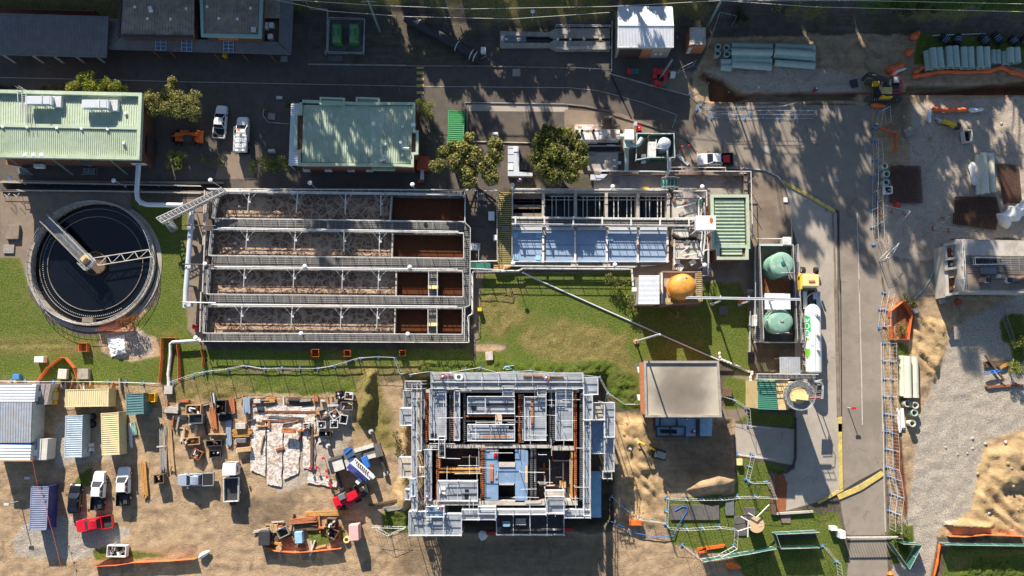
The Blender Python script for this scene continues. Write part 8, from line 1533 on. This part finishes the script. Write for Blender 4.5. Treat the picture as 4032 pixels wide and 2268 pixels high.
fence('fence round the ribbed cover, upper side','D3',[(545,705),(720,715),(880,712),(1050,710),(1210,692),(1380,690),(1560,700)]);fence('fence round the ribbed cover, left and lower side','D3',[(540,705),(530,950),(555,985),(730,995),(880,985),(1040,975),(1190,995),(1180,1165),(1030,1245)]);fence('bent fence bay at the top of the lower grass','D3',[(1350,285),(1295,525),(1320,555),(1490,550),(1555,700)]);fence('fence at the edge of the pale slab','D3',[(1210,290),(1370,310),(1540,330)]);fence('fence corner at the orange tube bundle','D3',[(690,1150),(865,1290)]);fence('small fence near the sandbag path','C3',[(1060,1115),(1180,1150),(1300,1230),(1310,1390),(1500,1410)]);fence('fence between the sand and the lower left dirt','D3',[(20,690),(135,800),(285,905),(520,940)],h=1.2)
fence('green mesh fence around the sunken rails','D3',[(1950,1010),(1545,1030),(1590,1165),(1950,1155)],mesh='green_mesh',feet=False);fence('green mesh fence along the bottom of the lower grass','D3',[(870,1285),(1100,1245),(1340,1205),(1545,1165)],mesh='green_mesh',feet=False);fence('green mesh gate beside the paved drive','D4',[(690,1115),(860,1355),(980,1130),(800,1120)],mesh='green_mesh',feet=False);fence('green mesh fence below the lower right sand','D4',[(1190,1125),(1350,1130),(2020,1140)],mesh='green_mesh',feet=False);fence('fence at the lower left of the paved drive','D4',[(90,1160),(220,1310),(240,1460)])
b=MB();b.bar(P('D4',320,1080,1.6),P('D4',810,1075,1.6),.12,.12);b.bar(P('D4',320,1080,.3),P('D4',810,1075,.3),.12,.12)
for k in range(20):v=P('D4',320+k*26,1078,.3);b.bar(v,Z(v,1.6),.05)
tag(b.build('sliding_gate','white_paint'),'white sliding gate across the paved drive at the bottom','gate');bx('gate_motor','white gate post box at the left end of the sliding gate','box','D4',290,1060,50,70,1.8,'plastic_white');bx('white_machine','white boxed machine by the green mesh enclosure','machine','D4',205,1000,60,40,1.0,'plastic_white')
fence('pale lattice frame standing beside the scaffold south west corner','D1',[(1620,970),(1760,975),(1930,980),(1770,1050),(1650,985)],h=1.6,feet=False)
t=thing('disc_lid_tank','round tank with tan disc lid and white service arms on the lower grass','tank',P('D3',1400,990,0));v=P('D3',1398,962,2.2);MB().cyl(v.x,v.y,0,2.1,1.0,28).build('shell','steel_dark',t,smooth=True);MB().cyl(v.x,v.y,2.1,2.2,1.12,32).build('lid','tan_disc',t)
for pts in([(1320,850),(1395,895),(1520,770)],[(1215,1025),(1345,985)],[(1250,885),(1330,930)],[(1320,930),(1315,1080)]):MB().tube([P('D3',x,y,2.6)for x,y in pts],.09,8).build('arm','white_paint',t)
for x,y in((1440,940),(1445,965),(1425,972)):v=P('D3',x,y,2.2);MB().box(v.x,v.y,2.2,.2,.2,.05).build('label_plate','offwhite',t)
t=base('rust_pit','rust brown stained ramp pit with timber edge beside the truck lane','pit',PL('D3',[(1560,480),(1700,850)],0));MB().prism(PL('D3',[(1570,478),(1655,480),(1690,570),(1675,830),(1590,838)],.03),0,.03).build('floor','rust',t);MB().prism(PL('D3',[(1522,450),(1555,450),(1588,865),(1540,865)],.5),0,.5).build('timber_edge','timber_dark',t);MB().bar(P('D3',1560,858,.2),P('D3',1932,835,.2),.3,.4).build('kerb','concrete_pale',t)
MB().tube(PL('D3',[(1770,-60),(1770,330),(1745,410),(1690,460),(1600,470)],.15),.16,8).build('drain_edge','steel_dark',t)
# ---------------- geotextile, mesh mats, hoses, poles, kerbs ----------------
def cloth(lab,q,pts,m='fabric',h=.045,n=60,name='geotextile_sheet',cat='sheet'):
 c=PL(q,pts,0);V=[];r2=int(abs(c[0].x)*7)
 for j in range(n+1):
  for i in range(n//3+1):
   u,w_=i/(n//3),j/n;e=.1*math.sin(w_*23+r2)*(u-.5);p_=c[0].lerp(c[1],u).lerp(c[3].lerp(c[2],u),w_);k=mnoise.noise((p_.x*2.2,p_.y*1.6,r2));f=1.3*mnoise.noise((p_.x*5,p_.y*4,r2+3));V.append((p_.x+e,p_.y+k*.15,.12+max(0,gz(p_.x,p_.y))+h*(k+.6*f+.2)*(1 if 0<u<1 else.2)))
 w_=n//3+1;b=MB();b.add(V,[(j*w_+i,j*w_+i+1,(j+1)*w_+i+1,(j+1)*w_+i)for j in range(n)for i in range(w_-1)]);return tag(b.build(name,m,None,smooth=True),lab,cat)
for lab,pts in(('crumpled white fabric strip, leftmost of four down the yard',[(895,200),(1032,200),(1030,860),(885,800)]),('crumpled white fabric strip, second of four down the yard',[(1045,345),(1198,345),(1180,960),(1045,930)]),('crumpled white fabric strip, third of four down the yard',[(1205,345),(1372,345),(1340,830),(1200,890)]),('crumpled white fabric strip, right one of four down the yard',[(1385,345),(1505,345),(1500,800),(1385,780)]),('crumpled fabric under the scaffold baskets',[(1520,330),(1640,330),(1640,530),(1530,540)]),('broad pale fabric across the top of the yard',[(900,190),(1500,190),(1500,340),(900,330)]),('ragged fabric spread beside the blue crane',[(1440,820),(1720,900),(1700,960),(1420,920)])):cloth(lab,'U',pts)
cloth('bright white rippled sheet on the pale sand mound by the settling tank','C0',[(1020,560),(1190,530),(1210,700),(1060,740)],'plastic_white',.12)
for lab,pts in(('rusty mesh mat left of the cream trio in the dappled yard',[(745,250),(1020,250),(1040,600),(730,595)]),('rusty mesh mat, upper one of the pair near the concrete building',[(1350,540),(1740,545),(1780,720),(1350,690)]),('rusty mesh mat, lower one of the pair near the concrete building',[(1345,700),(1770,730),(1740,860),(1340,800)]),('rusty mesh mat right of the cream trio',[(1755,230),(1960,245),(1990,600),(1820,610)])):
 c=PL('B4',pts,.2);t=base('mesh_mat',lab,'mesh',c,0,'rusty mesh mats');b=MB()
 for l in range(3):
  o=Vector((r_.uniform(-.1,.1),r_.uniform(-.1,.1),-.05+l*.06))
  for u in np.linspace(0,1,22):b.bar(c[0].lerp(c[1],u)+o,c[3].lerp(c[2],u)+o,.035)
  for u in np.linspace(0,1,22):b.bar(c[0].lerp(c[3],u)+o,c[1].lerp(c[2],u)+o,.035)
 b.build('mesh_layers','rebar',t)
pipeline('blue_hose','blue hose winding over the lower dirt and the ribbed cover',PL('D3',[(0,925),(110,970),(200,1030),(430,1080),(610,1070),(640,990),(735,840),(740,795),(690,790),(620,830)],.3),.06,'blue','hose');pipeline('pale_hose','pale blue hose trailing from the concrete building to the orange ring',[P('B4',1225,1040,.1),P('B4',1150,1240,.1),P('C4',1110,10,.1),P('C4',1060,90,.1),P('C4',950,200,.1),P('C4',1000,240,.1)],.05,'pale_blue','hose')
pipeline('blue_rope','tangle of blue hose behind the scaffold crest',PL('C2',[(920,850),(960,825),(1000,850),(950,860),(930,830),(1020,820)],.3),.05,'pale_blue','hose');pipeline('blue_bar','blue bars over the debris pile',PL('C4',[(1635,885),(1740,865),(1810,860),(1740,890),(1640,900)],.7),.08,'blue')
for lab,bx_,by_,tx,ty in(('green timber power pole at the top left of centre',1680,300,1570,0),):
 f,k=P('A1',bx_,by_,0),P('A1',tx,ty,9.5);t=thing('power_pole',lab,'pole',f);MB().tube([(f.x,f.y,0),(f.x,f.y,11)],.2,10,r2=.13).build('shaft','pole_green',t);MB().bar((f.x-1,f.y,10.2),(f.x+1,f.y,10.2),.12).build('crossarm','timber_grey',t)
f=P('A3',928,250,0);t=thing('power_pole','green timber power pole behind the brick hut','pole',f);MB().tube([(f.x,f.y,0),(f.x,f.y,10)],.2,10,r2=.13).build('shaft','pole_green',t);MB().bar((f.x-1,f.y,9.4),(f.x+1,f.y,9.4),.12).build('crossarm','timber_grey',t)
for lab,pts in(('upper overhead wire across the top of the site',[('A1',700,-10,9),('A1',1620,50,9),('A2',600,85,8),('A3',0,62,8),('A3',1060,5,9),('A4',0,65,9),('A4',2020,112,9)]),('lower overhead wire sagging over the road side',[('A1',700,0,8),('A1',1200,105,7.5),('A2',0,158,7.5),('A2',1000,180,7.5),('A3',0,118,8)]),('thin overhead wire at the top right corner',[('A3',1080,8,9.6),('A4',500,5,9.6),('A4',2020,38,9.6)])):pipeline('overhead_wire',lab,[P(*a)for a in pts],.035,'offwhite','wire')
for lab,x0,y0,x1,y1,q in(('thick light pole leaning in view over the grass',250,590,530,508,'C3'),):
 f=P(q,x0,y0,0);z=top_z(f,q,x1,y1);t=thing('light_pole','tall grey pole standing in the grass by the long thin pipe','pole',f);MB().tube([f,Z(f,z)],.13,10).build('shaft','galv',t);MB().cyl(f.x,f.y,0,.25,.4,10).build('footing','terracotta',t)
f=P('W',140,160,3.4)
for lab,q,x0,y0,z0,x1,y1 in(('bent white lamp arm pole over the site office','C0',335,1000,0,530,885),('short lamp pole lying in view by the navy container','D0',335,502,0,500,488),('pole lamp at the left edge below the site office','D0',190,735,0,50,710),('thin red sign pole beside the right road','C4',335,1222,0,275,1222)):
 f=P(q,x0,y0,z0);z=min(9,max(2,top_z(f,q,x1,y1)));t=thing('lamp_pole',lab,'pole',f);MB().tube([f,Z(f,z)],.07,8).build('shaft','galv',t);MB().box(f.x,f.y,z,.7,.35,.12).build('lamp_head','galv' if 'red' not in lab else 'red',t)
for lab,q,pts in(('string of red flags over the navy container','D0',[(305,330),(330,470),(355,590),(400,720),(455,880),(505,1060),(555,1260),(595,1430)]),):
 t=thing('flag_line',lab,'flags',P(q,*pts[0],0));V=PL(q,pts,3.3);MB().tube(V,.02,4).build('rope','orange',t)
 for i,(a,c)in enumerate(zip(V[:-1],V[1:])):
  for u in(.2,.6):v=a.lerp(c,u);MB().add([v,v+Vector((.3,.1,-.05)),v+Vector((.15,-.1,-.3))],[(0,1,2)]).build('flag','red',t)
for k,(x,y)in enumerate(((1140,330),(1080,415),(1020,422),(1175,452),(1178,510),(1203,572),(1215,595))):v=P('D1',x,y,.9);t=thing('bollard','red capped stake, %s from the top of the line west of the blue crane'%W_ORD[k],'stake',(v.x,v.y,0),'red capped stakes');MB().cyl(v.x,v.y,0,.9,.04,6).build('stake','timber',t);MB().cyl(v.x,v.y,.8,1.02,.2,12).build('cap','red',t)
def struct(name,o):o.name=name;o['kind']='structure';return o
def line(q,pts,wpx,m,z=.012,name='road_marking',zt=None):
 V=PL(q,pts,z);b=MB()
 for a,c in zip(V[:-1],V[1:]):d_=(c-a).normalized();nn=Vector((-d_.y,d_.x,0))*wpx/FR[q][2]*.0185;b.hexa([a-nn-Vector((0,0,.03)),c-nn-Vector((0,0,.03)),c+nn-Vector((0,0,.03)),a+nn-Vector((0,0,.03))],[v+Vector((0,0,zt or 0))for v in(a-nn,c-nn,c+nn,a+nn)])
 return struct(name,b.build(name,m))
line('A0',[(-60,735),(1000,758),(1932,782)],5,'plank');line('A1',[(0,780),(1932,818)],5,'plank');line('A2',[(0,820),(1550,833),(1800,858),(1932,888)],5,'plank');line('A3',[(0,888),(300,970),(640,1090),(595,1220)],4,'plank');line('B4',[(422,700),(440,1280),(448,1449)],9,'plank');line('C4',[(440,0),(465,900),(473,1385)],9,'plank')
for y in(640,693,753,815,880):line('A2',[(98,y),(168,y)],28,'yellow_paint',.014)
for q,pts,w_ in(('B3',[(1640,395),(1932,555)],34),('B4',[(0,560),(210,680)],34),('D4',[(258,0),(268,620)],36),('D4',[(50,755),(285,625)],24),('D4',[(240,700),(450,610),(665,470)],48)):line(q,pts,w_,'yellow_paint',.05,'kerb',.1)
line('C4',[(258,1305),(258,1449)],36,'yellow_paint',.05,'kerb',.1);line('D4',[(200,700),(430,560),(660,435)],22,'steel_dark',.02,'drain_grate')
for q,pts,w_,m,z,h in(('A1',[(1000,612),(1932,625)],14,'concrete',.03,.12),('A2',[(0,628),(700,630),(1560,648)],14,'concrete_brown',.03,.12),('A3',[(0,700),(385,810),(740,905)],12,'concrete',.03,.12),('A2',[(560,975),(1500,990)],10,'concrete',.05,.1),('A2',[(1500,990),(1700,1010),(1932,1060)],12,'concrete_brown',.04,.12),('A3',[(0,1080),(380,1195),(700,1310),(830,1449)],14,'concrete_brown',.04,.12),('B3',[(700,-10),(830,110),(850,265),(1320,275),(1480,290),(1600,350),(1680,460),(1720,600),(1735,990)],12,'concrete_pale',.04,.12),('A1',[(580,1030),(570,1100),(620,1165),(820,1180)],10,'concrete',.04,.12),('A2',[(580,1000),(575,1345),(1220,1360)],9,'concrete_pale',.04,.12),('B4',[(190,700),(205,1100),(215,1449)],12,'concrete_brown',.03,.1),('C4',[(215,0),(235,800),(245,1300)],30,'concrete_brown',.03,.06),('B4',[(242,690),(262,1449)],8,'steel_dark',.03,.03),('C4',[(265,0),(275,1300)],8,'steel_dark',.03,.03),('C4',[(650,600),(665,1449)],9,'concrete_pale',.04,.1),('D4',[(672,0),(675,480),(690,1030)],9,'concrete_pale',.04,.1),('A3',[(20,730),(220,1150)],14,'black',.02,.01)):line(q,pts,w_,m,z,'kerb',h)
# ---------------- loose pieces lying about the yard ----------------
r_=random.Random(77);pm=['timber','timber_dark','timber_red','plank','timber_grey','galv','rust','steel_dark','timber_orange']
for k in range(120):
 if k<80:q,x,y='U',r_.uniform(20,1850),r_.uniform(110,420 if k%3 else 640)
 elif k<110:q,x,y='D1',r_.uniform(600,1300),r_.uniform(930,1200)
 else:q,x,y='W',r_.uniform(620,1480),r_.uniform(70,150)
 v=P(q,x,y,.2);w_,l_,h_=r_.uniform(.08,.35),r_.uniform(.5,2.6),r_.uniform(.05,.6);tag(MB().box(v.x,v.y,.01,l_,w_,h_,r_.choice([0,1.57,1.5,.1])+r_.uniform(-.25,.25)).build('offcut',pm[k%9]),'loose offcut lying between the stacks of the yard','offcut','loose offcuts in the yard')
for k in range(46):
 x,y=r_.choice([(r_.uniform(2380,2560),r_.uniform(1090,1330)),(r_.uniform(1565,1665),r_.uniform(1050,1320)),(r_.uniform(1760,2050),r_.uniform(160,230)),(r_.uniform(2230,2560),r_.uniform(270,430))]);v=P('G',x,y,0);tag(MB().ico((v.x,v.y,gz(v.x,v.y)+.05),r_.uniform(.12,.3),.25,.6).build('rock','concrete_pale' if k%2 else 'dirt_pile'),'loose rock on the bare sand and broken ground','rock','loose rocks on the bare ground')
